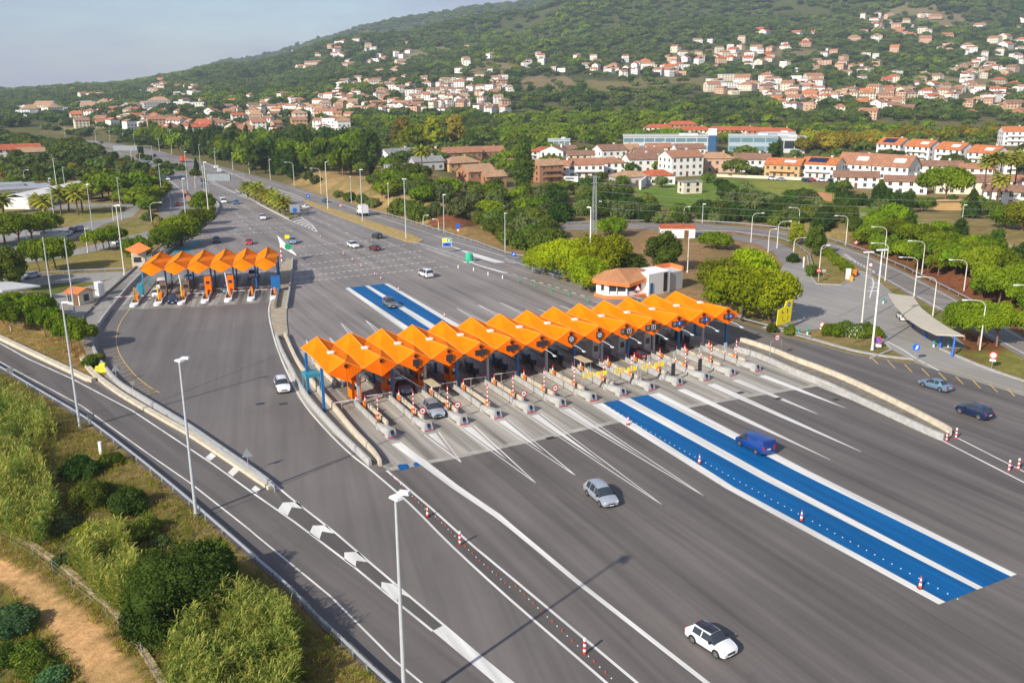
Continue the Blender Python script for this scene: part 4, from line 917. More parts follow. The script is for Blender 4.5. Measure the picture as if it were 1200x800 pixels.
# lit gantry-like sign board on the divider island
g = empty('exit_board', at(338, 306), LA, 'white triangular board with yellow and green panels at the divider island', 'sign board')
MB().add([(-2.2, 0, 6.5), (2.0, 0, 1.6), (2.0, 0, 1.2), (-1.6, 0, 3.6), (-1.9, .3, 5.5), (-2.2, .25, 6.5), (2.0, .25, 1.6), (2.0, .25, 1.2), (-1.6, .25, 3.6)], [(0, 3, 2, 1), (5, 6, 7, 8), (0, 1, 6, 5), (3, 8, 7, 2), (0, 5, 8, 3), (1, 2, 7, 6)]).build('white_panel', M_wht, g)
MB().box((.1, -.1, 6.0), (1.1, .1, .9)).build('yellow_panel', M_yelp, g); s = MB(); disc(s, (.1, 3.6), .75, 0, y=-.12); s.box((.5, -.14, 3.7), (.9, .06, .6)); s.build('green_panel', M_green, g)
s = MB(); striped_post(s, -1.6, .3, 0, 4.5, .16, 8); s.build('striped_pole', [M_wht, M_red], g)
# ================================================================ vehicles
M_tyre = pm('tyre_rubber', (.018, .018, .018), rough=.85); M_rim = pm('alloy_rim', (.42, .43, .44), rough=.3, metal=.7)
M_glass = pm('car_glass', (.03, .04, .05), rough=.05, var=.0, spec=.7); M_hl = pm('headlight_glass', (.65, .68, .7), rough=.15); M_tl = pm('tail_light_red', (.45, .01, .01), rough=.25)
M_under = pm('underbody', (.012, .012, .012), rough=.8); M_plate = pm('number_plate', (.75, .75, .72), rough=.5)
PAINT = {}
def paint(name, col, metal=0.):
    if name not in PAINT: PAINT[name] = pm('car_paint_'+name, col, rough=.28 if not metal else .32, metal=metal, var=.02, coat=.6)
    return PAINT[name]
PC = {'white': ((.74, .75, .76), 0), 'silver': ((.46, .50, .56), .45), 'steel': ((.16, .26, .36), .3), 'navy': ((.008, .018, .07), .1), 'blue': ((.003, .045, .24), .1), 'black': ((.015, .016, .02), .1), 'red': ((.50, .008, .012), .0), 'maroon': ((.13, .01, .02), .1),
      'grey': ((.16, .17, .18), .3), 'teal': ((.01, .12, .17), .1), 'orange': ((.75, .10, .01), 0), 'cream': ((.6, .56, .45), 0), 'bluegrey': ((.25, .36, .52), .35), 'midblue': ((.02, .12, .34), .2)}
def stations(ty):
    if ty == 'hatch': L, W = 4.0, .86; S = [(0, .86, .34, .80, .85, .84), (.07, .95, .24, .90, .86, .94), (.16, .97, .22, .96, .84, 1.0, 'T'), (.62, .99, .22, .97, .66, 1.39), (.80, 1, .22, .97, .68, 1.42, 'S'), (1.62, 1, .22, .95, .70, 1.45), (1.70, 1, .22, .95, .70, 1.45, 'S'), (2.38, 1, .22, .94, .69, 1.42, 'TS'), (3.02, 1, .22, .93, .82, .98), (3.55, .98, .22, .84, .80, .90), (3.86, .93, .24, .70, .76, .76), (4.0, .80, .30, .55, .66, .60)]
    elif ty == 'suv': L, W = 4.55, .92; S = [(0, .86, .42, .88, .85, .90), (.07, .95, .30, .98, .86, 1.02), (.14, .97, .28, 1.04, .84, 1.08, 'T'), (.48, .99, .28, 1.06, .70, 1.60), (.70, 1, .28, 1.06, .71, 1.64, 'S'), (1.55, 1, .28, 1.05, .72, 1.67), (1.63, 1, .28, 1.05, .72, 1.67, 'S'), (2.65, 1, .28, 1.04, .71, 1.64, 'TS'), (3.32, 1, .28, 1.03, .84, 1.10), (4.0, .98, .28, .96, .82, 1.02), (4.38, .94, .30, .82, .78, .88), (4.55, .82, .36, .62, .68, .66)]
    elif ty == 'wagon': L, W = 4.75, .93; S = [(0, .86, .36, .82, .85, .86), (.08, .95, .26, .94, .86, .98), (.16, .97, .25, .99, .84, 1.04, 'T'), (.62, .99, .25, 1.0, .69, 1.56), (.78, 1, .25, 1.0, .70, 1.60, 'S'), (1.50, 1, .25, .99, .71, 1.66), (1.58, 1, .25, .99, .71, 1.67, 'S'), (2.45, 1, .25, .97, .71, 1.65), (2.52, 1, .25, .97, .71, 1.64, 'S'), (2.95, 1, .25, .96, .70, 1.58, 'TS'), (3.75, 1, .25, .94, .83, 1.02), (4.2, .97, .25, .86, .80, .92), (4.58, .93, .27, .74, .76, .78), (4.75, .80, .34, .56, .66, .60)]
    elif ty == 'sedan': L, W = 4.5, .88; S = [(0, .84, .36, .80, .85, .86), (.08, .94, .25, .90, .86, .96), (.70, .98, .22, .95, .84, 1.01, 'T'), (1.25, 1, .22, .96, .66, 1.36), (1.33, 1, .22, .96, .66, 1.38, 'S'), (1.95, 1, .22, .94, .68, 1.42), (2.03, 1, .22, .94, .68, 1.42, 'S'), (2.65, 1, .22, .92, .67, 1.38, 'TS'), (3.32, 1, .22, .91, .82, .95), (3.9, .98, .22, .82, .80, .86), (4.35, .93, .24, .68, .76, .72), (4.5, .78, .30, .54, .66, .56)]
    elif ty == 'van': L, W = 4.95, .97; S = [(0, .92, .42, 1.0, .94, 1.80), (.04, .97, .32, 1.05, .95, 1.88), (.10, .98, .30, 1.06, .90, 1.94), (1.6, 1, .30, 1.06, .90, 1.96), (2.7, 1, .30, 1.06, .89, 1.95), (2.75, 1, .30, 1.06, .88, 1.94, 'S'), (3.45, 1, .30, 1.05, .84, 1.86, 'TS'), (4.15, 1, .30, 1.02, .86, 1.16), (4.65, .97, .30, .90, .82, .98), (4.88, .92, .32, .74, .76, .80), (4.95, .80, .38, .6, .68, .64)]
    elif ty == 'minivan': L, W = 4.7, .93; S = [(0, .9, .42, .95, .92, 1.0), (.05, .96, .30, 1.02, .93, 1.1, 'T'), (.25, .98, .28, 1.04, .80, 1.78), (.42, 1, .28, 1.04, .80, 1.83, 'S'), (1.5, 1, .28, 1.04, .80, 1.85), (1.58, 1, .28, 1.04, .80, 1.85, 'S'), (2.6, 1, .28, 1.04, .80, 1.84), (2.66, 1, .28, 1.04, .8, 1.83, 'S'), (3.2, 1, .28, 1.03, .78, 1.76, 'TS'), (3.95, 1, .28, 1.0, .85, 1.10), (4.4, .97, .3, .88, .8, .95), (4.62, .92, .32, .74, .76, .78), (4.7, .8, .38, .6, .68, .62)]
    elif ty == 'pickup': L, W = 5.1, .92; S = [(0, .96, .42, .92, .96, .96), (.06, .98, .36, 1.0, .97, 1.02), (1.45, 1, .34, 1.02, .96, 1.04, 'T'), (1.62, 1, .34, 1.04, .70, 1.66, 'S'), (2.4, 1, .34, 1.04, .72, 1.72), (2.48, 1, .34, 1.04, .72, 1.72, 'S'), (3.05, 1, .34, 1.04, .70, 1.68, 'TS'), (3.75, 1, .34, 1.02, .84, 1.14), (4.5, .98, .34, .96, .82, 1.04), (4.92, .94, .36, .82, .78, .9), (5.1, .84, .42, .64, .7, .68)]
    return L, W, S
CARM = {}
def car_meshes(ty):
    if ty in CARM: return CARM[ty]
    L_, W_, S = stations(ty); body = MB(); glass = {}
    rings = []
    for s in S:
        x = s[0]-L_/2; w = s[1]*W_; zb, zbt = s[2], s[3]; wr = s[4]*W_; zr = s[5]
        h = [(-w*.9, zb), (-w, zb+.14), (-w*1.01, (zb+zbt)/2+.04), (-w*.975, zbt), (-wr, max(zr-.05, zbt+.005)), (-wr*.78, zr), (0, zr+.025)]
        ring = h+[(-a, b) for a, b in h[-2::-1]]; rings.append([(x, a, b) for a, b in ring])
    n = len(rings[0]); allv = [p for r in rings for p in r]
    bf = []; gl = {'windscreen': [], 'rear_window': [], 'side_window_a': [], 'side_window_b': []}
    firstT = True
    for i in range(len(rings)-1):
        fl = S[i][6] if len(S[i]) > 6 else ''
        for k in range(n-1):
            f = (i*n+k, i*n+k+1, (i+1)*n+k+1, (i+1)*n+k)
            if 'S' in fl and k == 3: gl['side_window_a'].append(f)
            elif 'S' in fl and k == n-5: gl['side_window_b'].append(f)
            elif 'T' in fl and 4 <= k <= n-6: gl['rear_window' if i < len(rings)/2-1 else 'windscreen'].append(f)
            else: bf.append(f)
        bf.append((i*n+n-1, i*n, (i+1)*n, (i+1)*n+n-1))
    bf.append(tuple(range(n))); bf.append(tuple((len(rings)-1)*n+k for k in range(n-1, -1, -1)))
    def sub(name, fs, inset=0.):
        used = sorted({i for f in fs for i in f}); mp_ = {u: j for j, u in enumerate(used)}
        me = bpy.data.meshes.new(name); me.from_pydata([allv[u] for u in used], [], [tuple(mp_[i] for i in f)[::-1] for f in fs])
        me.polygons.foreach_set('use_smooth', [True]*len(me.polygons)); me.set_sharp_from_angle(angle=math.radians(34)); me.update(); return me
    out = {'body': sub('body', bf)}
    for k, fs in gl.items():
        if fs: out[k] = sub(k.replace('_a', '').replace('_b', '') if 'side' in k else k, fs); out[k].materials.append(M_glass)
    und = MB(); zb = S[5][2]; und.box((0, 0, zb-.02), (L_*.86, W_*1.75, .22)); 
    r = {'suv': .37, 'van': .34, 'pickup': .38, 'minivan': .34}.get(ty, .33); wb_ = L_*.59; xf = L_/2-L_*.19; xr = xf-wb_
    for x in (xf, xr):
        for s in (-1, 1):
            vs = [(x+(r+.065)*math.cos(t), s*(W_*1.014), max(zb-.02, r+(r+.065)*math.sin(t))) for t in [2*math.pi*k/18 for k in range(18)]]
            und.add(vs, [tuple(range(18)) if s < 0 else tuple(range(17, -1, -1))])
    out['underbody'] = und.mesh('underbody', M_under)
    # details
    zf = S[-2][3]; xe = L_/2
    hb = MB().box((0, 0, 0), (.22, .36, .13), taper=.8); out['headlight'] = hb.mesh('headlight', M_hl)
    tb = MB().box((0, 0, 0), (.12, .22, .24 if ty != 'van' else .5)); out['tail_light'] = tb.mesh('tail_light', M_tl)
    out['mirror'] = MB().box((0, 0, 0), (.16, .22, .14)).mesh('mirror', M_under)
    out['grille'] = MB().box((0, 0, 0), (.06, .75, .16)).mesh('grille', M_blk)
    out['plate'] = MB().box((0, 0, 0), (.03, .5, .11)).mesh('number_plate', M_plate)
    w1 = MB(); w1.tube([(0, -.1, 0), (0, .1, 0)], r, 20); out['wheel'] = w1.mesh('wheel', M_tyre)
    w2 = MB(); nn = 20
    for s in (-1, 1):
        w2.add([(r*.62*math.cos(2*math.pi*k/nn), s*.106, r*.62*math.sin(2*math.pi*k/nn)) for k in range(nn)], [tuple(range(nn)) if s < 0 else tuple(range(nn-1, -1, -1))])
        for k in range(5):
            t = 2*math.pi*k/5; w2.box((r*.38*math.cos(t), s*.108, r*.38*math.sin(t)), (.09, .006, .09), mi=1)
    out['rim'] = w2.mesh('rim', [M_rim, M_under])
    # roof rails
    if ty in ('suv', 'wagon'):
        rb = MB()
        for s in (-1, 1): rb.tube([(-L_/2+.75, s*W_*.66, S[4][5]+.05), (-L_/2+1.6, s*W_*.68, S[5][5]+.07), (-L_/2+2.6, s*W_*.68, S[7][5]+.05)], .022, 5)
        out['rails'] = rb
    CARM[ty] = (out, L_, W_, S, (xf, xr, r)); return CARM[ty]
BODYM = {}
def car(ty, colour, label, pos, to, cat=None, roof=None, z=None, group=None, name=None, flip=False):
    out, L_, W_, S, (xf, xr, r) = car_meshes(ty)
    p = hit(*pos); q = hit(*to); a = math.atan2(q[1]-p[1], q[0]-p[0])
    pmat = paint(colour, *PC[colour]); key = (ty, colour)
    g = empty(name or {'van': 'van', 'pickup': 'pickup_truck', 'minivan': 'minivan'}.get(ty, 'car'), (p[0], p[1], max(p[2], 0)+.015), a, label, cat or {'van': 'van', 'pickup': 'pickup', 'minivan': 'van'}.get(ty, 'car'), group)
    if key not in BODYM:
        b = out['body'].copy(); b.materials.append(pmat); BODYM[key] = b
    link('body', BODYM[key], g)
    for k in ('windscreen', 'rear_window', 'side_window_a', 'side_window_b'):
        if k in out: link('side_window' if 'side' in k else k, out[k], g)
    link('underbody', out['underbody'], g)
    if roof:
        rp = MB(); i0 = 3; xa = S[3][0]-L_/2; xb = [s for s in S if len(s) > 6 and 'TS' in s[6]][0][0]-L_/2; zz = S[5][5]+.03
        rp.add([(xa, -W_*.5, S[3][5]+.03), (xb, -W_*.52, S[7][5]+.03), (xb, W_*.52, S[7][5]+.03), (xa, W_*.5, S[3][5]+.03), ((xa+xb)/2, -W_*.6, S[5][5]+.0), ((xa+xb)/2, W_*.6, S[5][5]+.0), ((xa+xb)/2, 0, S[5][5]+.05), (xa, 0, S[3][5]+.05), (xb, 0, S[7][5]+.05)], [(0, 4, 6, 7), (4, 1, 8, 6), (7, 6, 5, 3), (6, 8, 2, 5)])
        rp.build('roof', paint(roof, *PC[roof]), g)
    if 'rails' in out:
        key2 = ty+'rails'
        if key2 not in BODYM: BODYM[key2] = out['rails'].mesh('roof_rail', M_rim)
        link('roof_rail', BODYM[key2], g)
    zf = (S[-2][2]+S[-2][5])/2+.08
    for s in (-1, 1):
        link('headlight', out['headlight'], g, (L_/2-.17, s*W_*.70, zf+.06)); link('tail_light', out['tail_light'], g, (-L_/2+.05, s*W_*.80, S[1][3]-.08 if ty != 'van' else 1.05))
        xm = S[-4][0]-L_/2-.35; link('mirror', out['mirror'], g, (xm, s*(W_+.06), S[-4][3]+.08))
        for x in (xf, xr):
            w = link('wheel', out['wheel'], g, (x, s*(W_-.085), r)); link('rim', out['rim'], w)
    link('grille', out['grille'], g, (L_/2-.01, 0, S[-1][3]-.06)); link('number_plate', out['plate'], g, (L_/2+.01, 0, S[-1][2]+.05)); link('number_plate', out['plate'], g, (-L_/2-.01, 0, S[0][3]-.12))
    return g
def box_truck(label, pos, to, cabcol='white', boxcol='white', s=1.0, name='truck', bl=5.2):
    p = hit(*pos); q = hit(*to); a = math.atan2(q[1]-p[1], q[0]-p[0]); g = empty(name, (p[0], p[1], .02), a, label, 'truck', scale=s)
    MB().prism([(-bl-.2, -1.2), (-.2, -1.2), (-.2, 1.2), (-bl-.2, 1.2)], 1.0, 3.5).build('cargo_box', paint(boxcol, *PC[boxcol]), g)
    c = MB(); c.add([(0, -1.1, .6), (2.0, -1.1, .6), (2.0, 1.1, .6), (0, 1.1, .6), (0, -1.1, 1.5), (2.05, -1.1, 1.5), (2.05, 1.1, 1.5), (0, 1.1, 1.5), (0, -1.0, 2.7), (1.6, -1.0, 2.7), (1.6, 1.0, 2.7), (0, 1.0, 2.7)],
      [(3, 2, 1, 0), (0, 1, 5, 4), (1, 2, 6, 5), (2, 3, 7, 6), (3, 0, 4, 7), (4, 5, 9, 8), (5, 6, 10, 9), (6, 7, 11, 10), (7, 4, 8, 11), (8, 9, 10, 11)])
    c.build('cab', paint(cabcol, *PC[cabcol]), g)
    MB().add([(2.03, -.95, 1.6), (2.03, .95, 1.6), (1.68, .85, 2.55), (1.68, -.85, 2.55)], [(0, 1, 2, 3)]).build('windscreen', M_glass, g)
    for s_ in (-1, 1): MB().add([(.4, s_*1.105, 1.6), (1.8, s_*1.105, 1.6), (1.5, s_*1.02, 2.5), (.4, s_*1.02, 2.5)], [(0, 1, 2, 3) if s_ < 0 else (3, 2, 1, 0)]).build('side_window', M_glass, g)
    MB().box((-bl/2+.5, 0, .75), (bl+2.4, .9, .3)).build('chassis', M_under, g)
    for x in (1.1, -bl+.9, -bl+2.0):
        for s_ in (-1, 1): MB().tube([(x, s_*1.1-.15, .48), (x, s_*1.1+.15, .48)], .48, 16).build('wheel', M_tyre, g)
    return g
car('hatch', 'white', 'white hatchback with black roof driving at the bottom of the picture', (833, 757), (880, 787), roof='black')
car('wagon', 'silver', 'silver family car with roof rails alone on the wide grey lanes', (704, 585), (735, 612))
car('van', 'blue', 'blue panel van with windowless sides on the right blue lane', (884, 526), (850, 508))
car('sedan', 'steel', 'blue grey saloon car by the yard entrance on the right', (1096, 455), (1060, 444))
car('suv', 'navy', 'dark navy estate car with roof rails at the right edge', (1141, 487), (1100, 473))
car('suv', 'white', 'white car coming round the curve left of the divider island', (331, 456), (342, 480))
car('suv', 'silver', 'silver car just leaving the toll lane beside the straw shade roof', (508, 485), (524, 500), z=0)
car('suv', 'grey', 'grey crossover with dark roof on the blue strip behind the canopy', (457, 359), (472, 369), roof='black')
car('minivan', 'white', 'white van driving away alone right of the rumble bands', (499, 324), (480, 316))
car('suv', 'white', 'white car crossing the rumble bands', (414, 290), (425, 294))
car('hatch', 'maroon', 'dark maroon car right of the white one on the rumble bands', (439, 293), (425, 289), roof='navy')
car('suv', 'black', 'small dark car next to the median end', (442, 279), (428, 274))
car('suv', 'bluegrey', 'pale blue car below the hatched nose of the palm island', (343, 285), (346, 292))
car('hatch', 'red', 'red car approaching the side plaza', (292, 286), (291, 292))
car('suv', 'navy', 'dark blue car left of the red one above the side plaza', (254, 284), (252, 290))
car('suv', 'white', 'white car halfway between the palm island and the parapet curve', (308, 257), (312, 263))
car('van', 'white', 'white van heading down the motorway beside a blue car', (262, 238), (270, 246))
car('hatch', 'midblue', 'blue car right of the white van on the motorway', (277, 239), (286, 247))
car('suv', 'black', 'black car under the overhead sign panel on the left carriageway', (238, 213), (246, 219))
car('hatch', 'teal', 'teal car just below the black one near the sign panel', (239, 219), (247, 225))
car('sedan', 'white', 'white car passing the end of the palm island', (358, 244), (345, 240))
car('hatch', 'teal', 'dark teal car beside the tall lamp post on the exit road', (381, 237), (366, 231))
box_truck('white box truck on the exit road beside the dry bank', (424, 252), (405, 244), bl=3.6)
car('sedan', 'white', 'white car at the top of the left slip road', (197, 211), (199, 218))
car('suv', 'navy', 'dark blue car right of the slip road split', (213, 210), (220, 216))
car('hatch', 'red', 'crimson car on the slip road next to the brick wall', (209, 241), (208, 249))
box_truck('orange truck on the far carriageway of the motorway', (214, 190), (200, 186), 'orange', 'orange', bl=4.5)
car('van', 'white', 'rear of two white vans on the far carriageway', (253, 198), (244, 195)); car('van', 'white', 'front white van on the far carriageway nearer the camera', (257, 202), (248, 198))
car('van', 'bluegrey', 'pale van far off on the left carriageway', (174, 193), (180, 196)); car('suv', 'navy', 'tiny blue car far off on the left carriageway', (145, 188), (152, 191))
car('suv', 'blue', 'blue car far off beyond the planted median', (181, 183.5), (172, 181)); car('suv', 'navy', 'dark car near the bend of the far motorway', (119, 168), (112, 167)); car('hatch', 'black', 'tiny black car furthest off on the motorway', (94, 165.5), (88, 165))
# side plaza traffic
car('van', 'white', 'tall white van queuing in the second lane of the side plaza', (190, 338), (186, 352)); car('hatch', 'white', 'white car waiting in front of the tall white van', (184, 347), (181, 358))
car('suv', 'navy', 'dark blue car leaving the third lane of the side plaza', (203, 354), (200, 366)); car('sedan', 'white', 'white car further back in the side plaza lane', (222, 328), (219, 340))
car('minivan', 'grey', 'grey van behind the side plaza barrier', (239, 344), (236, 356)); car('sedan', 'steel', 'dark car with pale bonnet in a side plaza lane', (267, 342), (264, 354))
car('van', 'white', 'small white van beneath the right part of the side canopy', (297, 325), (295, 337))
# cars under the long canopy
def car_uv(ty, col, label, u, v, **kw):
    g = car(ty, col, label, (600, 500), (610, 510), **kw); g.location = P(u, v, .03); g.rotation_euler = (0, 0, PA-math.pi/2+kw.get('d', 0)); return g
car_uv('pickup', 'bluegrey', 'silver car half hidden under the long canopy, second lane', PITCH*1.5, 16.5)
car_uv('hatch', 'navy', 'dark blue car in the shade under the long canopy, fourth lane', PITCH*2.5, 22)
g = car_uv('suv', 'maroon', 'maroon car with lit tail lights deep under the canopy, right part', PITCH*9.5, 14.5); g.rotation_euler = (0, 0, PA+math.pi/2)
# left service road and car park
car('hatch', 'silver', 'silver hatchback on the left service road by the twin poles', (37, 326), (25, 328))
car('suv', 'silver', 'silver car in the left car park below the pines', (47, 270), (60, 268)); car('suv', 'black', 'black car at the end of the left car park row', (62, 267), (70, 262)); car('sedan', 'navy', 'dark blue car parked beside the silver one', (44, 266), (56, 263))
car('suv', 'maroon', 'maroon car parked right of the blue basin', (85, 273), (78, 277)); car('suv', 'grey', 'grey car parked right of the maroon one', (93, 271), (86, 275)); car('sedan', 'white', 'white car parked left of the maroon one', (79, 276), (72, 279))
car('hatch', 'white', 'white car on the service road behind the umbrella pines', (140, 286), (130, 288))
car('hatch', 'white', 'small white car half under the curved carport roof', (1058, 374), (1052, 368))

# ================================================================ lamps and poles
M_mast = pm('pale_mast', (.52, .55, .58), rough=.45, metal=.2, var=.06, scale=2); M_mastw = pm('cream_mast', (.66, .64, .55), rough=.5, var=.06, scale=2)
def mast(base, top, label, head='twin', mat=None, group='tall straight lamp masts', hgt_=None, name='lamp_mast', rot=0.4):
    p = hit(*base); h = hgt_ or max(4, hgt(base, top)); r = max(.09, h*.0072)
    g = empty(name, p, rot, label, 'lamp post', group); mt = mat or M_mast
    MB().tube([(0, 0, 0), (0, 0, h*.5), (0, 0, h)], [r*1.5, r*1.15, r*.8], 10).build('pole', mt, g)
    MB().tube([(0, 0, -.1), (0, 0, .35)], r*2.1, 8).build('pole_base', mt, g)
    if head == 'twin':
        for s in (-1, 1):
            hb = MB().box((.0, 0, 0), (.85, .55, .16), taper=.8).build('lamp_head', M_wht, g, loc=(.35, s*.42, h+.02), rz=s*.25); MB().box((.02, 0, -.09), (.7, .42, .03)).build('lamp_glass', M_lb, hb)
    elif head == 'single':
        hb = MB().box((.4, 0, 0), (1.0, .4, .15), taper=.8).build('lamp_head', M_wht, g, loc=(0, 0, h)); MB().box((.42, 0, -.09), (.8, .3, .03)).build('lamp_glass', M_lb, hb)
    elif head == 'bar':
        MB().box((0, 0, h+.1), (1.8, .5, .18)).build('lamp_head', M_wht, g)
    return g
def at_h(top, h):
    r = ray(*top); t = (h-CAMH)/r[2]; return (r[0]*t, r[1]*t, 0)
m1 = mast((230, 604), (210, 420.5), 'tall lamp mast rising beside the dark green bush on the ramp edge', rot=-.3)
b1 = at_h((463.4, 578.6), 16.0)
m2 = mast((300, 600), (300, 450), 'nearest tall lamp mast crossing the chevrons at the bottom', hgt_=16.0, rot=-.5); m2.location = b1
mast((94, 502.5), (73.6, 354), 'tall lamp mast standing behind the guard rail on the far left of the ramp', head='single', rot=.1)
mast((61.6, 357), (50.5, 277.5), 'left one of the twin masts by the parked yard', head='none'); mast((88, 369), (76, 279), 'right one of the twin masts nearest the little hut', head='none')
mast((1022, 409.5), (1034, 293.5), 'thick white lamp mast beside the no parking sign', head='bar', mat=M_wht, rot=.2); mast((1010, 377.5), (1017.5, 296), 'thin cream mast rising from the flowering bush', head='bar', mat=M_mastw, rot=.2)
mast((691, 334), (693, 243), 'white mast rising through the big bright tree', head='single', mat=M_wht, rot=2.8)
for i, (b_, t_, l) in enumerate([((425, 260), (421, 199), 'lamp mast on the median next to the white truck'), ((384.4, 245), (382, 190), 'lamp mast on the median where the grass strip begins'), ((476, 280), (472.5, 210), 'lamp mast at the lower end of the grass median'),
    ((220, 275), (212, 209.5), 'mast in front of the dense pines by the parapet'), ((245, 255), (242, 190), 'mast beside the round bush at the parapet curve'), ((241, 240), (240, 195), 'thin mast just behind the parapet curve'),
    ((220.6, 222.5), (217, 178), 'mast in the gore above the brick coloured wall'), ((229, 221), (228, 207), 'short pole right of the brick coloured wall'), ((191, 241), (184, 192.5), 'mast on the edge of the slip road'), ((143, 257.5), (137, 209), 'mast by the loop road with a green sign'),
    ((146, 322), (136, 241), 'mast at the corner between service road and tan paving'), ((109, 272), (103, 216), 'mast standing over the umbrella pines'), ((64, 259), (57, 209), 'mast beside the palms and car park'), ((68, 230), (63, 186), 'tallest mast behind the long white shed'), ((77.5, 229), (72, 196), 'mast right of the tallest one behind the shed'),
    ((520.5, 272.5), (519.5, 228), 'thin pole by the red earth beside the exit road'), ((456, 252), (456, 215), 'thin pole above the exit road guard rail'), ((412, 237.5), (411, 207), 'brownish pole on the dry bank'), ((592, 296), (590, 250), 'lamp pole beside the round blue sign'),
    ((103, 296), (100, 268), 'short pole beside the service road umbrella pines'), ((33, 290), (31, 272), 'short pole in the left car park'), ((823, 261), (823, 239), 'thin power pole behind the link road'), ((805.5, 319), (807.5, 279), 'straight lamp pole behind the plaza office'), ((1127, 262), (1128, 240), 'wooden pole in the meadow on the right'),
    ((702, 252), (703, 236), 'thin pole behind the small round pine')]):
    mast(b_, t_, l, head='twin' if (b_[1]-t_[1]) > 55 else 'single', rot=rng.uniform(-.5, 1.5), mat=M_mastw if i % 3 == 1 else None)
for i, (b_, t_) in enumerate([((113, 170), (112, 153)), ((129, 165), (128, 153)), ((158, 172), (156, 158)), ((144, 165), (144, 156)), ((76.5, 161), (76, 149)), ((155, 195), (153, 177)), ((165, 196), (164, 180)), ((187, 178), (186, 162)), ((201.5, 180), (199, 152)), ((234.5, 189), (234, 170)), ((252.5, 192.5), (251, 174)), ((273, 199), (272, 179)), ((292.5, 204), (291, 182)), ((317, 211), (315, 187))]):
    mast(b_, t_, 'slim lamp mast along the far motorway', head='single', group='lamp masts along the far motorway', mat=M_mastw, rot=.5)
def curved_lamp(base, tip, label, side=None, mat=None, h=None):
    """pole with a swept arm whose head shows at `tip`"""
    p = hit(*base); r = ray(*tip)
    if h is None:
        # height of the pole from picture scale: head at about the same distance as the base
        t = p[1]/r[1]; h = CAMH+r[2]*t-p[2]
    t = (h+p[2]-CAMH)/r[2]; q = (r[0]*t, r[1]*t) if r[2] < -1e-6 else (p[0], p[1]); 
    t2 = p[1]/r[1]; q = (r[0]*t2, p[1])
    dx = q[0]-p[0]; ln = max(1.2, min(3.2, abs(dx))); sg = 1 if dx > 0 else -1
    g = empty('street_lamp', p, 0 if sg > 0 else math.pi, label, 'street lamp', 'curved street lamps round the link roads')
    mt = mat or M_mastw; pts = [(0, 0, 0), (0, 0, h*.55), (0, 0, h-1.3)]
    MB().tube(pts, [.13, .10, .08], 8).build('pole', mt, g)
    ar = [(0, 0, h-1.3)]+[(ln*.45*(1-math.cos(a)), 0, h-1.3+1.15*math.sin(a)) for a in [.3, .6, .9, 1.2, 1.5]]+[(ln, 0, h-.05)]
    MB().tube(ar, .06, 8).build('arm', mt, g); hb = MB().box((ln+.25, 0, h-.05), (.8, .32, .16), taper=.75).build('lamp_head', M_wht, g); MB().box((ln+.27, 0, h-.14), (.6, .22, .03)).build('lamp_glass', M_lb, hb)
    return g
CL = [((910.5, 291), (925, 259), 'curved lamp left of the yellowish tree by the link road'), ((930, 295), (946, 278), 'curved lamp beside the inner link road bend'), ((991, 287.5), (981, 252.5), 'curved lamp left of the stacked warning sign'), ((936, 265), (927, 243), 'curved lamp behind the outer link road'), ((959, 330), (968, 287), 'curved lamp just above the red no entry sign'),
 ((1037, 329), (1023, 284.5), 'curved lamp crossing behind the thick white mast'), ((1036, 303), (1022.5, 265.5), 'curved lamp at the start of the pine hedge'), ((1080, 322), (1067, 282), 'curved lamp on the red bank left part'), ((1071, 347.5), (1055, 301), 'curved lamp behind the tip of the carport'), ((1129.5, 341), (1114.5, 304), 'curved lamp on the red bank right part'),
 ((1093, 370), (1078, 324), 'curved lamp right behind the carport'), ((1148, 410), (1132.5, 351), 'curved lamp in front of the two umbrella pines'), ((1206, 398), (1187, 333.5), 'curved lamp cut by the right picture edge'), ((880, 284), (893, 249.5), 'curved lamp right of the round pine'), ((801, 261), (807, 242), 'curved lamp behind the little red roofed building'),
 ((900, 296), (908, 268), 'curved lamp standing by the inner road junction'), ((345, 218), (335, 190), 'curved lamp on the exit road verge, before the dry bank'), ((376.5, 227.5), (365, 197), 'curved lamp at the foot of the dry bank'), ((496, 264), (499, 252), 'small curved lamp above the red earth patch'), ((514, 269), (510, 256.5), 'smaller curved lamp right above the red earth'), ((585, 250), (588, 241), 'curved lamp among the shrubs above the blue sign'),
 ((133, 258), (137, 240), 'curved lamp by the loop road bend'), ((178, 262), (188, 237), 'curved lamp on the brown mound by the slip road'), ((29.4, 215.6), (32, 199), 'small lamp far left behind the grey roof'), ((13, 388), (15, 377), 'small lamp under the left pine row')]
for b_, t_, l in CL: curved_lamp(b_, t_, l)
# lattice pylon and power lines
pp = hit(696, 282); ph = hgt((696, 282), (696, 206)); g = empty('power_pylon', pp, .3, 'grey lattice pylon rising behind the big bright trees', 'pylon')
s = MB(); w0, w1 = .55, .3
for sx in (-1, 1):
    for sy in (-1, 1): s.tube([(sx*w0, sy*w0, 0), (sx*w1, sy*w1, ph)], .07, 4)
n = 14
for i in range(n):
    z0, z1 = ph*i/n, ph*(i+1)/n; a = w0+(w1-w0)*i/n; b2 = w0+(w1-w0)*(i+1)/n
    for (x0, y0, x1, y1) in ((-1, -1, 1, -1), (1, -1, 1, 1), (1, 1, -1, 1), (-1, 1, -1, -1)): s.tube([(x0*a, y0*a, z0), (x1*b2, y1*b2, z1)], .035, 4)
s.build('lattice_tower', M_gal, g); MB().box((0, 0, ph-.4), (3.2, .16, .16)).build('cross_arm', M_gal, g); MB().box((0, 0, ph-2.0), (2.4, .16, .16)).build('cross_arm', M_gal, g)
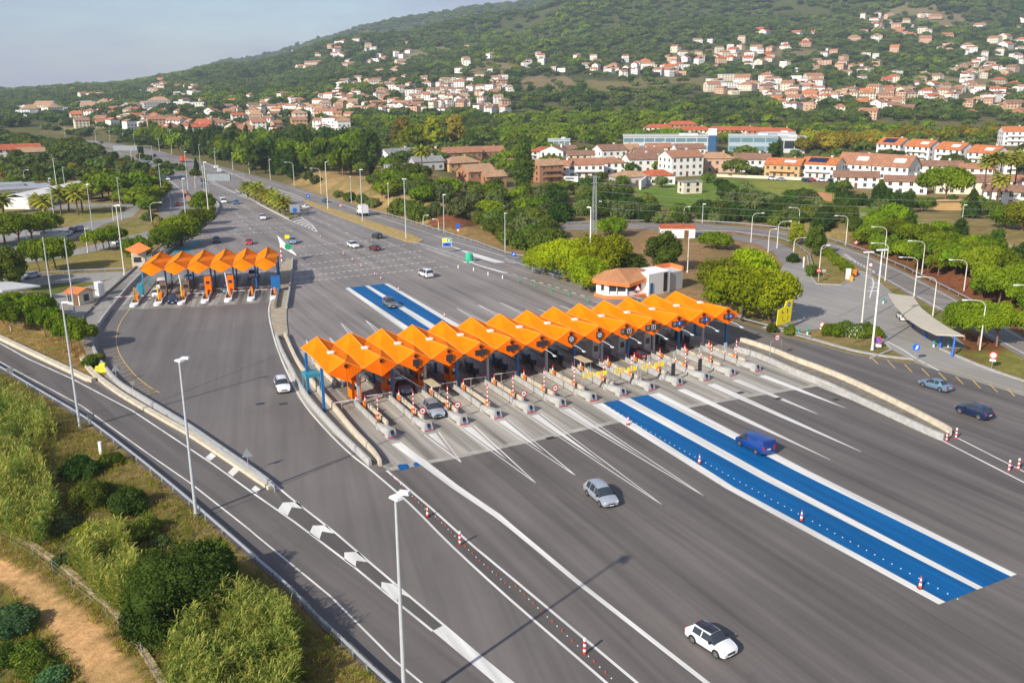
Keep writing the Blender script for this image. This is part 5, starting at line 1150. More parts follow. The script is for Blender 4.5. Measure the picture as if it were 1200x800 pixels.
def cable(a, b_, sag, label, n=24, name='power_line'):
    a = Vector(a); b_ = Vector(b_); pts = []
    for i in range(n+1):
        t = i/n; p = a+(b_-a)*t; p.z -= sag*4*t*(1-t); pts.append(tuple(p-a))
    o = MB().tube(pts, .035, 4).build(name, pm('cable', (.25, .25, .25), rough=.6), loc=tuple(a)); tag(o, label, 'cable', 'power lines crossing the meadow on the right'); return o
for j, (ya, yb_, lb) in enumerate([(236, 235, 'uppermost power line over the meadow at right'), (241, 244, 'second power line from the top over the meadow'), (246, 250, 'third power line from the top over the meadow'), (250, 254, 'lowest power line over the meadow at right')]):
    d = 250.0
    def pt(px, py, d):
        r = ray(px, py); t = d/r[1]; return (r[0]*t, d, CAMH+r[2]*t)
    cable(pt(697, ya-22+j*5, pp[1]), pt(1330, yb_, d), 2.0, lb)

# ================================================================ signs
def sign(base, top, kind, label, r=.45, face=None, cat='road sign', group=None, back=False):
    p = hit(*base); h = max(1.6, hgt(base, top)); 
    a = math.atan2(-p[1], -p[0])+math.pi/2 if face is None else face   # faces the camera side of the road
    g = empty('road_sign', p, a, label, cat, group)
    MB().tube([(0, 0, 0), (0, 0, h-r*.4)], .045, 8).build('post', M_gal, g)
    y = -.06; s = MB(); z = h-r
    mats = [M_wht, M_red, M_sblue, M_blk, M_gal, M_green, M_yelp]
    def plate(rr, mi, yy, n=28, zz=None, thick=True):
        zz = z if zz is None else zz
        s.add([(rr*math.cos(2*math.pi*k/n), yy, zz+rr*math.sin(2*math.pi*k/n)) for k in range(n)], [tuple(range(n))], mi)
        if thick: s.add([(rr*math.cos(2*math.pi*k/n), yy+.02, zz+rr*math.sin(2*math.pi*k/n)) for k in range(n)], [tuple(range(n-1, -1, -1))], 4)
    def tri(rr, mi, yy, zz, up=True):
        k = 1 if up else -1; v_ = [(-rr, yy, zz-k*rr*.6), (rr, yy, zz-k*rr*.6), (0, yy, zz+k*rr*1.13)]; s.add(v_, [(0, 1, 2) if up else (2, 1, 0)], mi)
    if kind == 'ring': plate(r, 1, y); plate(r*.74, 0, y-.01, thick=False)
    elif kind == 'ringplate': plate(r, 1, y); plate(r*.72, 0, y-.01, thick=False); s.box((0, y, z-r-.22), (r*1.5, .02, .34), mi=0)
    elif kind == 'ringbar': plate(r, 1, y); plate(r*.72, 0, y-.01, thick=False); s.box((0, y-.02, z), (r*.8, .01, .16), mi=3)
    elif kind == 'noentry': plate(r, 1, y); s.box((0, y-.01, z), (r*1.4, .01, r*.36), mi=0)
    elif kind == 'noparking':
        plate(r, 1, y); plate(r*.80, 2, y-.01, thick=False); s.box((0, y, z-r-.3), (r*1.9, .02, .45), mi=0)
        d = r*.72; s.add([(-d*.6-.06, y-.02, z+d*.6-.06), (-d*.6+.06, y-.02, z+d*.6+.06), (d*.6+.06, y-.02, z-d*.6+.06), (d*.6-.06, y-.02, z-d*.6-.06)], [(3, 2, 1, 0)], 1)
    elif kind == 'blue':
        plate(r, 2, y); d = r*.5; s.add([(-d, y-.015, z-d*.5), (-d*.6, y-.015, z-d*.9), (d*.3, y-.015, z), (d*.75, y-.015, z-.2*d), (d*.7, y-.015, z+d*.8), (-d*.3, y-.015, z+d*.75), (0, y-.015, z+d*.35)], [(0, 1, 2, 6), (2, 3, 4), (4, 5, 6, 2)], 0)
    elif kind == 'slash':
        plate(r, 2, y); d = r*.6; s.add([(-.12, y-.015, z-d), (.1, y-.015, z-d), (.3, y-.015, z+d*.8), (.05, y-.015, z+d*.9), (0, y-.015, z+d*.2)], [(0, 1, 2, 3, 4)], 0)
    elif kind == 'bluetri': plate(r, 2, y); tri(r*.95, 1, y, z-r*1.9, False); tri(r*.6, 0, y-.01, z-r*1.9, False)
    elif kind == 'warn2':
        for zz in (z, z-r*2.0): plate(r, 1, y, zz=zz); tri(r*.72, 0, y-.01, zz)
    elif kind == 'tri': tri(r, 1, y, z); tri(r*.66, 0, y-.01, z-.02); s.box((0, y-.02, z-.02), (.1, .01, .25), mi=3)
    elif kind == 'backtri': tri(r, 4, y-.01, z, True); s.add([(-r, y+.03, z-r*.6), (r, y+.03, z-r*.6), (0, y+.03, z+r*1.13)], [(2, 1, 0)], 4)
    elif kind == 'backplate': s.box((0, y, z), (r*2, .03, r*1.6), mi=4)
    elif kind == 'panel3':
        s.box((0, y, z), (2.3, .05, 2.2), mi=0); s.box((-.6, y-.03, z+.55), (1.0, .01, .9), mi=6); s.box((.55, y-.03, z+.55), (1.0, .01, .9), mi=5); s.box((0, y-.03, z-.55), (2.1, .01, .95), mi=2); s.box((0, y-.04, z-.55), (.8, .01, .35), mi=3)
        s.box((.55, y-.04, z+.55), (.4, .01, .4), mi=0)
    elif kind == 'cyan': s.box((0, y, z-.1), (.9, .03, .9), mi=4)
    elif kind == 'bigback': s.box((0, y, z-.3), (3.2, .06, 2.6), mi=4); plate(.75, 2, y-.06, zz=z-.9)
    s.build('sign_face', mats, g); return g
M_sback = pm('sign_back', (.20, .30, .42), rough=.5)
g = empty('road_sign', at(908.5, 418), PA, 'red ringed speed sign on a two legged grey frame beside the cream barrier', 'road sign')
s = MB(); s.tube([(-1.1, 0, 0), (-1.1, 0, 2.6), (1.1, 0, 2.6), (1.1, 0, 0)], .05, 6); s.build('frame', M_gal, g); s = MB(); disc(s, (.1, 3.1), .55, 1, y=-.05); disc(s, (.1, 3.1), .4, 0, y=-.06); s.box((.1, -.07, 3.1), (.42, .01, .12), mi=3); s.build('sign_face', [M_wht, M_red, M_sblue, M_blk], g)
sign((1028, 408), (1028.5, 394), 'noparking', 'red and blue no parking sign with white plate by the thick mast', r=.6)
sign((1072, 423), (1072.5, 402.5), 'slash', 'blue oval direction sign with white arrow at the yard entrance', r=.55)
sign((1162, 431.5), (1165, 412), 'ringplate', 'white round sign with red ring and white plate on the lawn', r=.55)
sign((958.5, 330.5), (959, 314.5), 'noentry', 'red no entry sign on the small lawn', r=.45)
sign((1003, 288), (1003.5, 275.5), 'warn2', 'two stacked red ringed warning signs before the pine hedge', r=.62)
sign((602, 305), (602, 295), 'blue', 'round blue arrow sign where the two roads split', r=.6)
sign((537, 278), (536.5, 262), 'bluetri', 'blue disc above a red and white triangle beside the exit road', r=.65)
sign((524, 296), (524, 283.5), 'panel3', 'square sign in yellow, green and blue on the median tip', r=.1)
sign((361.5, 237), (361.5, 227.5), 'blue', 'round blue sign at the upper end of the grass median', r=.75)
sign((346, 254), (345, 242), 'bigback', 'grey board with a blue arrow disc at the palm island tip', r=.3)
sign((399, 244), (399, 240), 'tri', 'small warning triangle on the exit road by the truck', r=.6)
sign((747, 356), (746, 334), 'tri', 'red bordered warning triangle in front of the plaza office', r=.65)
sign((963, 388), (962.5, 380.5), 'ringplate', 'small red and white sign left of the flowering bush', r=.45)
sign((1019, 324), (1019.5, 308), 'ring', 'small red disc sign behind the thick white mast', r=.4)
sign((291.5, 553), (291, 525), 'backtri', 'back of a triangular sign on the ramp parapet, chevron side', r=.6)
sign((137, 447), (136.5, 427), 'backtri', 'back of a triangular sign above the yellow hatching', r=.6)
sign((157, 463), (157, 446), 'backplate', 'small pale oval plate at the plaza parapet', r=.28)
sign((13, 442), (12, 432), 'backplate', 'grey back of a small sign on the far left guard rail', r=.45)
sign((108, 498), (108.5, 493), 'backplate', 'small blue grey plate on the guard rail behind the mast', r=.4)
sign((217, 223), (216.5, 215), 'cyan', 'green square sign in the motorway gore', r=.5)
sign((989, 328), (965, 320), 'backplate', 'grey back of two small signs on the small lawn', r=.5) if False else None
sign((965, 325), (965, 315), 'backplate', 'grey back of a small square sign right of the no entry sign', r=.4)
sign((807, 318), (757, 330), 'ring', 'x') if False else None
# gantry panels over the motorway
for (x0, x1, yb_, yt, l, b_) in [(133, 161, 176.5, 171, 'far overhead sign panel seen from behind on the motorway', 186), (243, 270, 212, 204, 'nearer overhead sign panel seen from behind on the motorway', 224)]:
    a = at(x0, b_ - 4); h = 8.0
    pa = at_h((x0, yb_), 6.0); pb = at_h((x1, yb_), 6.0); hh = 6.0+(yb_-yt)*pa[1]/FPX
    g = empty('sign_gantry', (pa[0], pa[1], 0), math.atan2(pb[1]-pa[1], pb[0]-pa[0]), l, 'sign gantry'); d = math.hypot(pb[0]-pa[0], pb[1]-pa[1])
    MB().box((d/2, 0, (6.0+hh)/2), (d, .3, hh-6.0)).build('sign_panel', pm('panel_back', (.24, .27, .29), rough=.6), g); s = MB()
    for x in (0, d/2, d, d*1.6): s.tube([(x, .3, 0 if x in (0, d*1.6) else 6), (x, .3, hh)], .16, 6)
    s.tube([(0, .3, hh-.3), (d*1.6, .3, hh-.3)], .14, 6); s.build('frame', M_gal, g)
# cones, delineators
M_cone = pm('cone_red', (.70, .06, .02), rough=.5, var=.05)
cone_m = None
def cone(pos, label, h=.95, group='red and white cones on the roadway'):
    g = empty('traffic_cone', (*at2(*pos), .016), 0, label, 'cone', group)
    MB().box((0, 0, .04), (.42, .42, .07)).build('base', M_blk, g); s = MB(); n = 5
    for j in range(n): s.tube([(0, 0, .07+(h-.07)*j/n), (0, 0, .07+(h-.07)*(j+1)/n)], [.155*(1-j/n*.8), .155*(1-(j+1)/n*.8)], 12, mi=j % 2, cap=j == n-1)
    s.build('body', [M_cone, M_wht], g); return g
for pos, l in [((736, 497.5), 'cone on the white line at the upper left blue lane edge'), ((819.5, 543), 'cone on the blue lane edge facing the blue van'), ((939, 610), 'cone further down the blue lane edge'), ((1078, 689), 'cone at the lower end of the blue lanes'), ((501, 605), 'cone in the dark gore just past the divider tip'),
    ((416, 302), None), ((414, 299), None)][:5]: cone(pos, l, h=1.15)
for i, pos in enumerate([(375.5, 279), (413, 305.5), (423.5, 313), (439, 322.5), (467, 340), (521, 371), (402.5, 298.5), (446.5, 327.5)]):
    cone(pos, 'small red cone on the asphalt, %s nearest along the row above the blue strips' % ['farthest', 'third', 'fourth', 'fifth', 'seventh', 'eighth', 'second', 'sixth'][i] if False else ['small red cone below the hatched nose of the palm island', 'small red cone between two rumble bands near the white car', 'small red cone left of the lower rumble band', 'small red cone just above the blue strips', 'small red cone on the upper white edge of the blue strips', 'small red cone on the white edge near the canopy top', 'small dark red cone beside the white car', 'dark cone base above the blue strips'][i], h=.8)
for pos, l in [((539, 638), 'striped bollard in the dark gore'), ((685, 766), 'striped bollard lower down the dark gore'), ((1109, 517), 'left striped bollard at the tip of the right divider'), ((1120, 514), 'right striped bollard at the tip of the right divider'), ((1182, 552.5), 'left striped bollard at the right picture edge'), ((1193, 550.5), 'right striped bollard at the right picture edge')]:
    s = MB(); striped_post(s, 0, 0, 0, 1.35, .11, 6, (1, 0)); o = s.build('bollard', [M_wht, M_red], loc=(*at2(*pos), .016)); tag(o, l, 'bollard', 'striped bollards at the gores')
stud = MB().box((0, 0, .025), (.08, .08, .05)).mesh('road_stud', M_wht); studr = MB().box((0, 0, .06), (.09, .09, .12)).mesh('road_stud', M_cone)
def studs(p0, p1, n, label, red=0, group=None):
    for i in range(n):
        t = (i+.5)/n; a = at2(*p0); b_ = at2(*p1); o = link('road_stud', studr if (red and i % red == 0) else stud, None, (a[0]+(b_[0]-a[0])*t, a[1]+(b_[1]-a[1])*t, .016)); tag(o, label, 'road stud', group)
for a, b_, n in [((707, 473), (760, 505), 10), ((760, 505), (900, 583), 22), ((900, 583), (1128, 705), 24)]: studs(a, b_, n, 'small white road stud in the row along the left blue lane edge', group='studs along the blue lane')
for a, b_, n in [((458, 556), (500, 598), 12), ((505, 600), (560, 655), 14), ((560, 655), (600, 690), 8), ((602, 685), (720, 798), 20)]: studs(a, b_, n, 'small red or white stud in the row along the dark gore', red=2, group='studs along the gore')
for i, (x, y) in enumerate([(537, 313), (555, 316), (572, 321), (589, 325), (608, 329), (627, 335), (646, 340), (667, 345.5), (689, 352)]):
    o = MB().tube([(0, 0, 0), (0, 0, .75)], .12, 8).build('delineator', M_wht if i < 4 else M_green, loc=(*at2(x, y+1.5), .016)); tag(o, 'thin delineator post in the dashed line behind the canopy', 'delineator', 'delineators along the dashed line')
for x, y, l in [(946, 392, 'green topped post beside the kerb gravel'), (1035, 355.5, 'teal bollard under the tip of the carport'), (1094, 406.5, 'left teal bollard near the carport strut'), (1111, 406.5, 'right teal bollard near the carport strut'), (936, 392, 'pale short post right of the yellow sign')]:
    s = MB().tube([(0, 0, 0), (0, 0, .5)], .14, 8, mi=0); s.tube([(0, 0, .5), (0, 0, 1.0), (0, 0, 1.05)], [.2, .2, .1], 10, mi=1); tag(s.build('bollard', [M_wht, pm('bollard_teal', (.0, .30, .28), rough=.5)], loc=at(x, y)), l, 'bollard')
p = hit(550, 306.5); s = MB().tube([(0, 0, 0), (0, 0, .9), (0, 0, 1.8), (0, 0, 2.2)], [.9, 1.0, .9, .4], 14, mi=1); s.tube([(0, 0, 0), (0, 0, .12)], 1.4, 14, mi=0)
tag(s.build('crash_cushion', [M_wht, pm('mint_plastic', (.03, .42, .25), rough=.4)], loc=p), 'round green crash cushion at the tip of the median', 'crash cushion')
# tall yellow sign
g = empty('yellow_sign', at(918, 386.5), PA+.15, 'tall yellow hanging sign with black figures and a blue disc by the big right tree', 'sign')
MB().add([(-1.9, 0, 1.0), (1.75, 0, 1.2), (2.0, 0, 5.2), (.3, 0, 5.1), (-.1, 0, 4.1), (-1.7, 0, 3.7), (-1.9, .12, 1.0), (1.75, .12, 1.2), (2.0, .12, 5.2), (.3, .12, 5.1), (-.1, .12, 4.1), (-1.7, .12, 3.7)], [(0, 1, 2, 3, 4, 5), (11, 10, 9, 8, 7, 6), (0, 6, 7, 1), (1, 7, 8, 2), (2, 8, 9, 3), (3, 9, 10, 4), (4, 10, 11, 5), (5, 11, 6, 0)]).build('sign_panel', M_yelp, g)
s = MB(); disc(s, (1.0, 4.4), .42, 0, y=-.02); s.box((1.0, -.03, 4.4), (.5, .01, .12), mi=1); s.build('blue_disc', [M_sblue, M_wht], g)
s = MB()
for x, z, w_, h_ in [(-.7, 3.3, .14, .5), (-.4, 3.1, .3, .12), (.7, 3.4, .2, .5), (.75, 3.0, .12, .3), (-.5, 2.2, .06, .9), (.9, 2.1, .06, .9), (.0, 1.6, .5, .08)]: s.box((x, -.02, z), (w_, .01, h_))
s.build('black_figures', M_blk, g)
for x in (-1.2, 1.3): MB().tube([(x, .2, 0), (x, .2, 1.6)], .1, 6).build('post', M_gal, g)
# utility boxes by the small lawn
for x, y, c_, w_, h_, l in [(993.5, 327, M_wht, .9, 2.2, 'white utility cabinet at the hedge end'), (1001, 324, M_org, .7, 1.5, 'orange box right of the white cabinet'), (997, 329, pm('amber_box', (.8, .4, .03)), .6, 1.0, 'small amber box below the white cabinet'), (1028, 401, M_conw, .5, .8, 'small cream box on the kerb island')]:
    s = MB().box((0, 0, h_/2), (w_, w_*.8, h_)); s.box((0, 0, h_+.04), (w_*1.1, w_*.9, .08)); tag(s.build('utility_box', c_, loc=at(x, y)), l, 'cabinet')
s = MB().box((0, 0, .75), (.3, .3, 1.5)); s.box((0, 0, 1.5), (.36, .36, .1)); tag(s.build('marker_stone', M_wht, loc=hit(118.5, 532)), 'white kilometre stone on the dry slope', 'marker')
s = MB().tube([(0, 0, 0), (0, 0, 2.4)], .16, 8); tag(s.build('pipe_post', M_wht, loc=at(941.5, 313)), 'thick white post by the inner road bend', 'post')
s = MB(); s.box((0, 0, .5), (1.8, 1.1, .9), .4, taper=.7); s.box((.3, .2, 1.1), (.8, .6, .5), .1); tag(s.build('yellow_bags', pm('yellow_bag', (.75, .72, .05), rough=.6), loc=at(118, 436)), 'pile of yellow bags behind the parapet wall', 'bags')
# ================================================================ buildings
WALLC = {'white': (.76, .74, .70), 'cream': (.66, .59, .46), 'brick': (.36, .17, .085), 'ochre': (.52, .33, .14), 'grey': (.42, .42, .41), 'peach': (.56, .36, .24), 'tan': (.46, .36, .26)}
ROOFC = {'orange': (.50, .16, .05), 'terracotta': (.36, .165, .09), 'brown': (.25, .135, .085), 'red': (.43, .105, .04), 'grey': (.25, .25, .25), 'tan': (.42, .25, .14)}
def wm(c): return pm('wall_'+c, WALLC[c], rough=.85, var=.08, scale=.25)
def rmt(c):
    n = 'roof_'+c
    if n in MAT: return MAT[n]
    m = pm(n, ROOFC[c], rough=.8, var=.22, scale=.7, detail=6); t = m.node_tree; b = t.nodes['Principled BSDF']
    wv = t.nodes.new('ShaderNodeTexWave'); wv.inputs['Scale'].default_value = 1.6; wv.inputs['Distortion'].default_value = .4; tcn = t.nodes.new('ShaderNodeTexCoord'); bn = t.nodes.new('ShaderNodeBump'); bn.inputs['Strength'].default_value = .5; bn.inputs['Distance'].default_value = .08
    t.links.new(tcn.outputs['Object'], wv.inputs['Vector']); t.links.new(wv.outputs['Fac'], bn.inputs['Height']); t.links.new(bn.outputs[0], b.inputs['Normal']); return m
M_win = pm('window_glass', (.03, .04, .05), rough=.15, var=.1); M_shut = pm('window_frame', (.40, .38, .34), rough=.6); M_door = pm('door_wood', (.14, .07, .03), rough=.6); M_solar = pm('solar_panel', (.006, .015, .06), rough=.15)
BC = {}
def cached(key, fn):
    if key not in BC: BC[key] = fn()
    return BC[key]
def gable(w, d, h, rh, ov, axis='x'):
    """roof solid; ridge along x (axis x) or y"""
    if axis == 'y': w, d = d, w
    a, b_ = w/2+ov, d/2+ov; t = .16; dz = -ov*rh/(d/2)
    v = [(-a, -b_, h+dz), (a, -b_, h+dz), (a, b_, h+dz), (-a, b_, h+dz), (-a, 0, h+rh), (a, 0, h+rh)]
    v += [(x, y, z+t) for x, y, z in v]
    f = [(6, 7, 11, 10), (8, 9, 10, 11), (0, 4, 5, 1), (2, 5, 4, 3), (0, 1, 7, 6), (2, 3, 9, 8), (0, 6, 10, 4), (3, 4, 10, 9), (1, 5, 11, 7), (2, 8, 11, 5)]
    if axis == 'y': v = [(-y, x, z) for x, y, z in v]
    return v, f
def hip(w, d, h, rh, ov):
    a, b_ = w/2+ov, d/2+ov; k = min(a, b_)*.95; dz = -.15
    if a >= b_: R1, R2 = (-(a-k), 0), (a-k, 0)
    else: R1, R2 = (0, -(b_-k)), (0, b_-k)
    v = [(-a, -b_, h+dz), (a, -b_, h+dz), (a, b_, h+dz), (-a, b_, h+dz), (*R1, h+rh), (*R2, h+rh)]
    f = [(0, 1, 5, 4), (1, 2, 5), (2, 3, 4, 5), (3, 0, 4), (3, 2, 1, 0)] if a >= b_ else [(0, 1, 4), (1, 2, 5, 4), (2, 3, 5), (3, 0, 4, 5), (3, 2, 1, 0)]
    return v, f
def win_mesh(w, h):
    def f():
        m = MB().box((0, 0, 0), (w, .10, h)); return m.mesh('window', M_win)
    return cached(('win', w, h), f)
def frame_mesh(w, h, m=None):
    def f():
        b_ = MB(); t = .09
        for x, z, ww, hh in ((0, h/2+t/2, w+2*t, t), (0, -h/2-t/2, w+2*t+.1, t), (-w/2-t/2, 0, t, h), (w/2+t/2, 0, t, h), (0, 0, .06, h)): b_.box((x, -.03, z), (ww, .13, hh))
        return b_.mesh('window_frame', m or M_shut)
    return cached(('fr', w, h, (m or M_shut).name), f)
def house(pos, w, d, h, rot, wall, roof, label, kind='gable', axis='x', rh=None, floors=None, group=None, cat='house', name='house', chim=True, detail=1, world=None, extra=None, balcony=False):
    p = world or hit(*pos); rh = rh or min(w, d)*.23; floors = floors or max(1, int(round(h/2.9)))
    g = empty(name, (p[0], p[1], p[2]-.3), rot, label, cat, group)
    def mk():
        b_ = MB().box((0, 0, h/2), (w, d, h))
        if kind == 'gable':
            if axis == 'x': b_.add([(-w/2, -d/2, h), (-w/2, d/2, h), (-w/2, 0, h+rh), (w/2, -d/2, h), (w/2, d/2, h), (w/2, 0, h+rh)], [(1, 0, 2), (3, 4, 5)])
            else: b_.add([(-w/2, -d/2, h), (w/2, -d/2, h), (0, -d/2, h+rh), (-w/2, d/2, h), (w/2, d/2, h), (0, d/2, h+rh)], [(0, 1, 2), (4, 3, 5)])
        return b_.mesh('wall', wm(wall))
    link('wall', cached(('w', w, d, h, rh, kind, axis, wall), mk), g)
    def mr():
        b_ = MB()
        if kind == 'gable': b_.add(*gable(w, d, h+.02, rh, .45, axis))
        elif kind == 'hip': b_.add(*hip(w, d, h+.15, rh, .55))
        else:
            for x, y, ww, dd in ((0, -d/2, w+.3, .25), (0, d/2, w+.3, .25), (-w/2, 0, .25, d-.3), (w/2, 0, .25, d-.3)): b_.box((x, y, h+.25), (ww, dd, .5))
            b_.box((0, 0, h+.06), (w-.2, d-.2, .12))
        return b_.mesh('roof', rmt(roof))
    r = link('roof', cached(('r', w, d, h, rh, kind, axis, roof), mr), g)
    if chim and kind != 'flat':
        link('chimney', cached(('ch', wall), lambda: (lambda b_: b_.mesh('chimney', wm(wall)))(MB().box((0, 0, .5), (.8, .8, 1.8)).box((0, 0, 1.5), (1.0, 1.0, .2)))), r, (w*.22, d*.12, h+rh*.7))
    # windows: camera side (-y), and the -x / +x ends
    ww = 1.15
    nf = max(2, int(w/3.2)); ns = max(1, int(d/4.0))
    for fl in range(floors):
        z = 1.6+fl*(h/floors)
        if z > h-.4: continue
        for i in range(nf):
            x = -w/2+w*(i+.5)/nf
            if fl == 0 and i == nf//2 and detail: 
                link('door', cached(('door',), lambda: MB().box((0, 0, 0), (1.2, .12, 2.2)).mesh('door', M_door)), g, (x, -d/2-.02, 1.3)); continue
            wn = link('window', win_mesh(ww, 1.35), g, (x, -d/2-.01, z))
            if detail: link('window_frame', frame_mesh(ww, 1.35), wn)
        if detail:
            for sx in (-1, 1):
                for i in range(ns):
                    wn = link('window', win_mesh(ww, 1.35), g, (sx*(w/2+.01), -d/2+d*(i+.5)/ns, z), math.pi/2)
        elif ns: link('window', win_mesh(ww, 1.35), g, (-w/2-.01, 0, z), math.pi/2)
    if balcony:
        for fl in range(1, floors):
            z = fl*(h/floors); b_ = MB().box((0, -d/2-.7, z), (w*.7, 1.4, .16)); b_.box((0, -d/2-1.36, z+.55), (w*.7, .08, 1.0)); b_.build('balcony', wm(wall), g)
    if extra == 'solar': MB().add([(-w*.32, -d*.40-.0, h+rh*.2+.35), (w*.2, -d*.40, h+rh*.2+.35), (w*.2, -d*.1, h+rh*.8+.35), (-w*.32, -d*.1, h+rh*.8+.35)], [(0, 1, 2, 3)]).build('solar_panel', M_solar, r)
    if extra == 'skylight':
        s = MB().add([(w*.02, -d*.36, h+rh*.28+.3), (w*.34, -d*.36, h+rh*.28+.3), (w*.34, -d*.18, h+rh*.64+.3), (w*.02, -d*.18, h+rh*.64+.3)], [(0, 1, 2, 3)]); s.build('roof_terrace', wm('white'), r)
    return g
def fr(pos, off=0.): # rotation so the front faces the camera roughly
    p = hit(*pos); return math.atan2(-p[1], -p[0])+math.pi/2+off
FOOT = []
def hh(x, y, w, d, h, wall, roof, label, off=0., **k):
    FOOT.append((*hit(x, y)[:2], max(w, d)*.75)); return house((x, y), w, d, h, fr((x, y), off), wall, roof, label, **k)
# central residential cluster
g1 = 'houses of the central estate'
hh(639, 186, 16, 10, 4.5, 'white', 'red', 'white house with bright red hipped roof at the left end of the central estate', .15, kind='hip', group=g1)
hh(651, 190, 13, 11, 6.5, 'white', 'brown', 'white house directly behind the red hipped one', -.4, group=g1, axis='y')
hh(640, 212, 12, 10, 7.5, 'brick', 'tan', 'brick fronted three storey house left in the central estate', .5, group=g1, balcony=True)
hh(659, 208, 9, 9, 6.0, 'white', 'terracotta', 'small white house stuck to the brick fronted one', -.3, group=g1)
hh(685, 207, 16, 11, 6.2, 'white', 'terracotta', 'broad white house with terracotta roof, centre left of the estate', .15, group=g1, balcony=True)
hh(680, 193, 14, 9, 5.5, 'cream', 'brown', 'cream house behind the broad white one', .1, group=g1)
hh(714, 190, 15, 11, 7.0, 'white', 'brown', 'white gabled house with ochre dormer in the estate', .5, group=g1)
hh(715, 203, 13, 10, 5.5, 'white', 'terracotta', 'low white house with long eaves in the middle of the estate', .2, group=g1, kind='hip')
hh(732, 189, 14, 11, 6.8, 'peach', 'tan', 'peach house with tan roof behind the middle of the estate', .35, group=g1)
hh(750, 201, 15, 11, 6.5, 'white', 'brown', 'white house with brown roof left of the big white block', .35, group=g1)
hh(759, 191, 15, 10, 6.0, 'cream', 'brown', 'cream house with wide brown roof behind the brown roofed one', .1, group=g1)
hh(797, 205, 17, 12, 9.0, 'white', 'terracotta', 'largest white three storey house of the central estate', .55, group=g1, rh=2.6)
hh(806, 187, 16, 10, 6.5, 'white', 'brown', 'white house behind the largest three storey one', .3, group=g1)
hh(737, 216, 15, 9, 3.8, 'grey', 'tan', 'low grey bungalow with tan roof at the front of the estate', .35, group=g1, kind='hip')
hh(768, 215, 15, 9, 4.0, 'white', 'red', 'low white bungalow with red roof at the front of the estate', .2, group=g1, kind='hip')
hh(838, 201, 17, 11, 6.8, 'peach', 'tan', 'peach twin house right of the largest white one', .15, group=g1, kind='hip')
hh(880, 200, 17, 11, 6.0, 'white', 'brown', 'white house with brown roof and orange shutters, right end of the estate', .1, group=g1)
hh(771, 182, 14, 9, 5.0, 'cream', 'terracotta', 'small cream house below the glass office', .2, group=g1); hh(664, 184, 10, 8, 5.0, 'white', 'brown', 'small white house left of the estate back row', .3, group=g1)
hh(606, 201, 12, 9, 4.5, 'white', 'terracotta', 'white house right of the brick villas', .3, group=g1)
# brick villas
g2 = 'brick villas and sheds left of the estate'
hh(540, 192, 20, 11, 6.5, 'brick', 'terracotta', 'brick villa with two gables, rear left of the villas', .4, group=g2, balcony=True)
hh(572, 190, 16, 11, 6.2, 'brick', 'terracotta', 'brick villa with broad terracotta roof, rear right', .25, group=g2)
hh(539, 203, 17, 11, 5.5, 'ochre', 'tan', 'sandy brick villa in the middle of the villas', .5, group=g2, kind='hip')
hh(558, 217, 13, 11, 6.5, 'brick', 'tan', 'brick villa nearest the shrubs with arched entrance', .5, group=g2); hh(577, 219, 9, 9, 5.0, 'brick', 'tan', 'lower brick wing right of the nearest villa', .4, group=g2)
hh(469, 192, 18, 12, 5.0, 'white', 'grey', 'white shed with grey roof left of the villas', .5, group=g2); hh(500, 198, 14, 9, 4.0, 'grey', 'grey', 'long low grey shed below the white one', .3, group=g2)
hh(506, 188, 12, 9, 4.5, 'white', 'red', 'white house with red hipped roof beside the sheds', .3, group=g2, kind='hip'); hh(470, 206, 12, 9, 4.5, 'grey', 'grey', 'grey flat roofed outbuilding among trees', .3, group=g2, kind='flat')
# terraces on the right
g3 = 'terraced houses on the right'
for i, (x, y) in enumerate([(1047, 186), (1081, 189), (1117, 193), (1156, 198)]):
    hh(x, y, 14, 12, 8.2, 'white', 'orange', 'white terrace block with orange roof, %s from the left in the upper row' % ORD[i], -.58, group=g3, rh=3.2, extra='skylight' if i != 0 else 'solar', balcony=True)
hh(920, 207, 16, 11, 6.0, 'ochre', 'orange', 'ochre house with orange roof at the left end of the right terraces', -.3, group=g3, extra='skylight', balcony=True)
hh(963, 208, 16, 12, 6.5, 'white', 'orange', 'white house with solar panels on its orange roof', -.35, group=g3, extra='solar', balcony=True)
hh(1006, 206, 16, 13, 6.0, 'white', 'terracotta', 'white house with huge sloping brown roof, left of two', -.4, group=g3, rh=4.5, extra='skylight'); hh(1049, 209, 16, 13, 6.0, 'white', 'terracotta', 'white house with huge sloping brown roof, right of two', -.4, group=g3, rh=4.5, extra='skylight')
hh(1002, 219, 17, 9, 4.6, 'white', 'brown', 'low white wing with brown roof beneath the sloping roofs', .05, group=g3); hh(1060, 226, 15, 8, 5.0, 'white', 'brown', 'white house with brown roof and green awning near the hedge', .05, group=g3)
hh(1099, 206, 19, 9, 5.0, 'white', 'brown', 'long white low house below the upper terrace row', .05, group=g3); hh(1143, 209, 14, 8, 4.8, 'white', 'terracotta', 'white house right of the long low one', .05, group=g3)
hh(1131, 226, 22, 10, 5.0, 'cream', 'brown', 'cream house with long brown roof behind the lone umbrella pine', .15, group=g3); hh(1186, 170, 15, 12, 9, 'white', 'orange', 'tall white terrace at the right picture edge, upper', .3, group=g3, balcony=True)
hh(1190, 203, 12, 10, 8, 'white', 'tan', 'white and tan house at the right edge below the terrace', .2, group=g3, balcony=True); hh(1182, 240, 17, 8, 5.2, 'white', 'brown', 'white house behind the tall palms at the right edge', .1, group=g3); hh(1192, 226, 14, 8, 5.0, 'white', 'terracotta', 'white house with veranda above the palms', .1, group=g3)
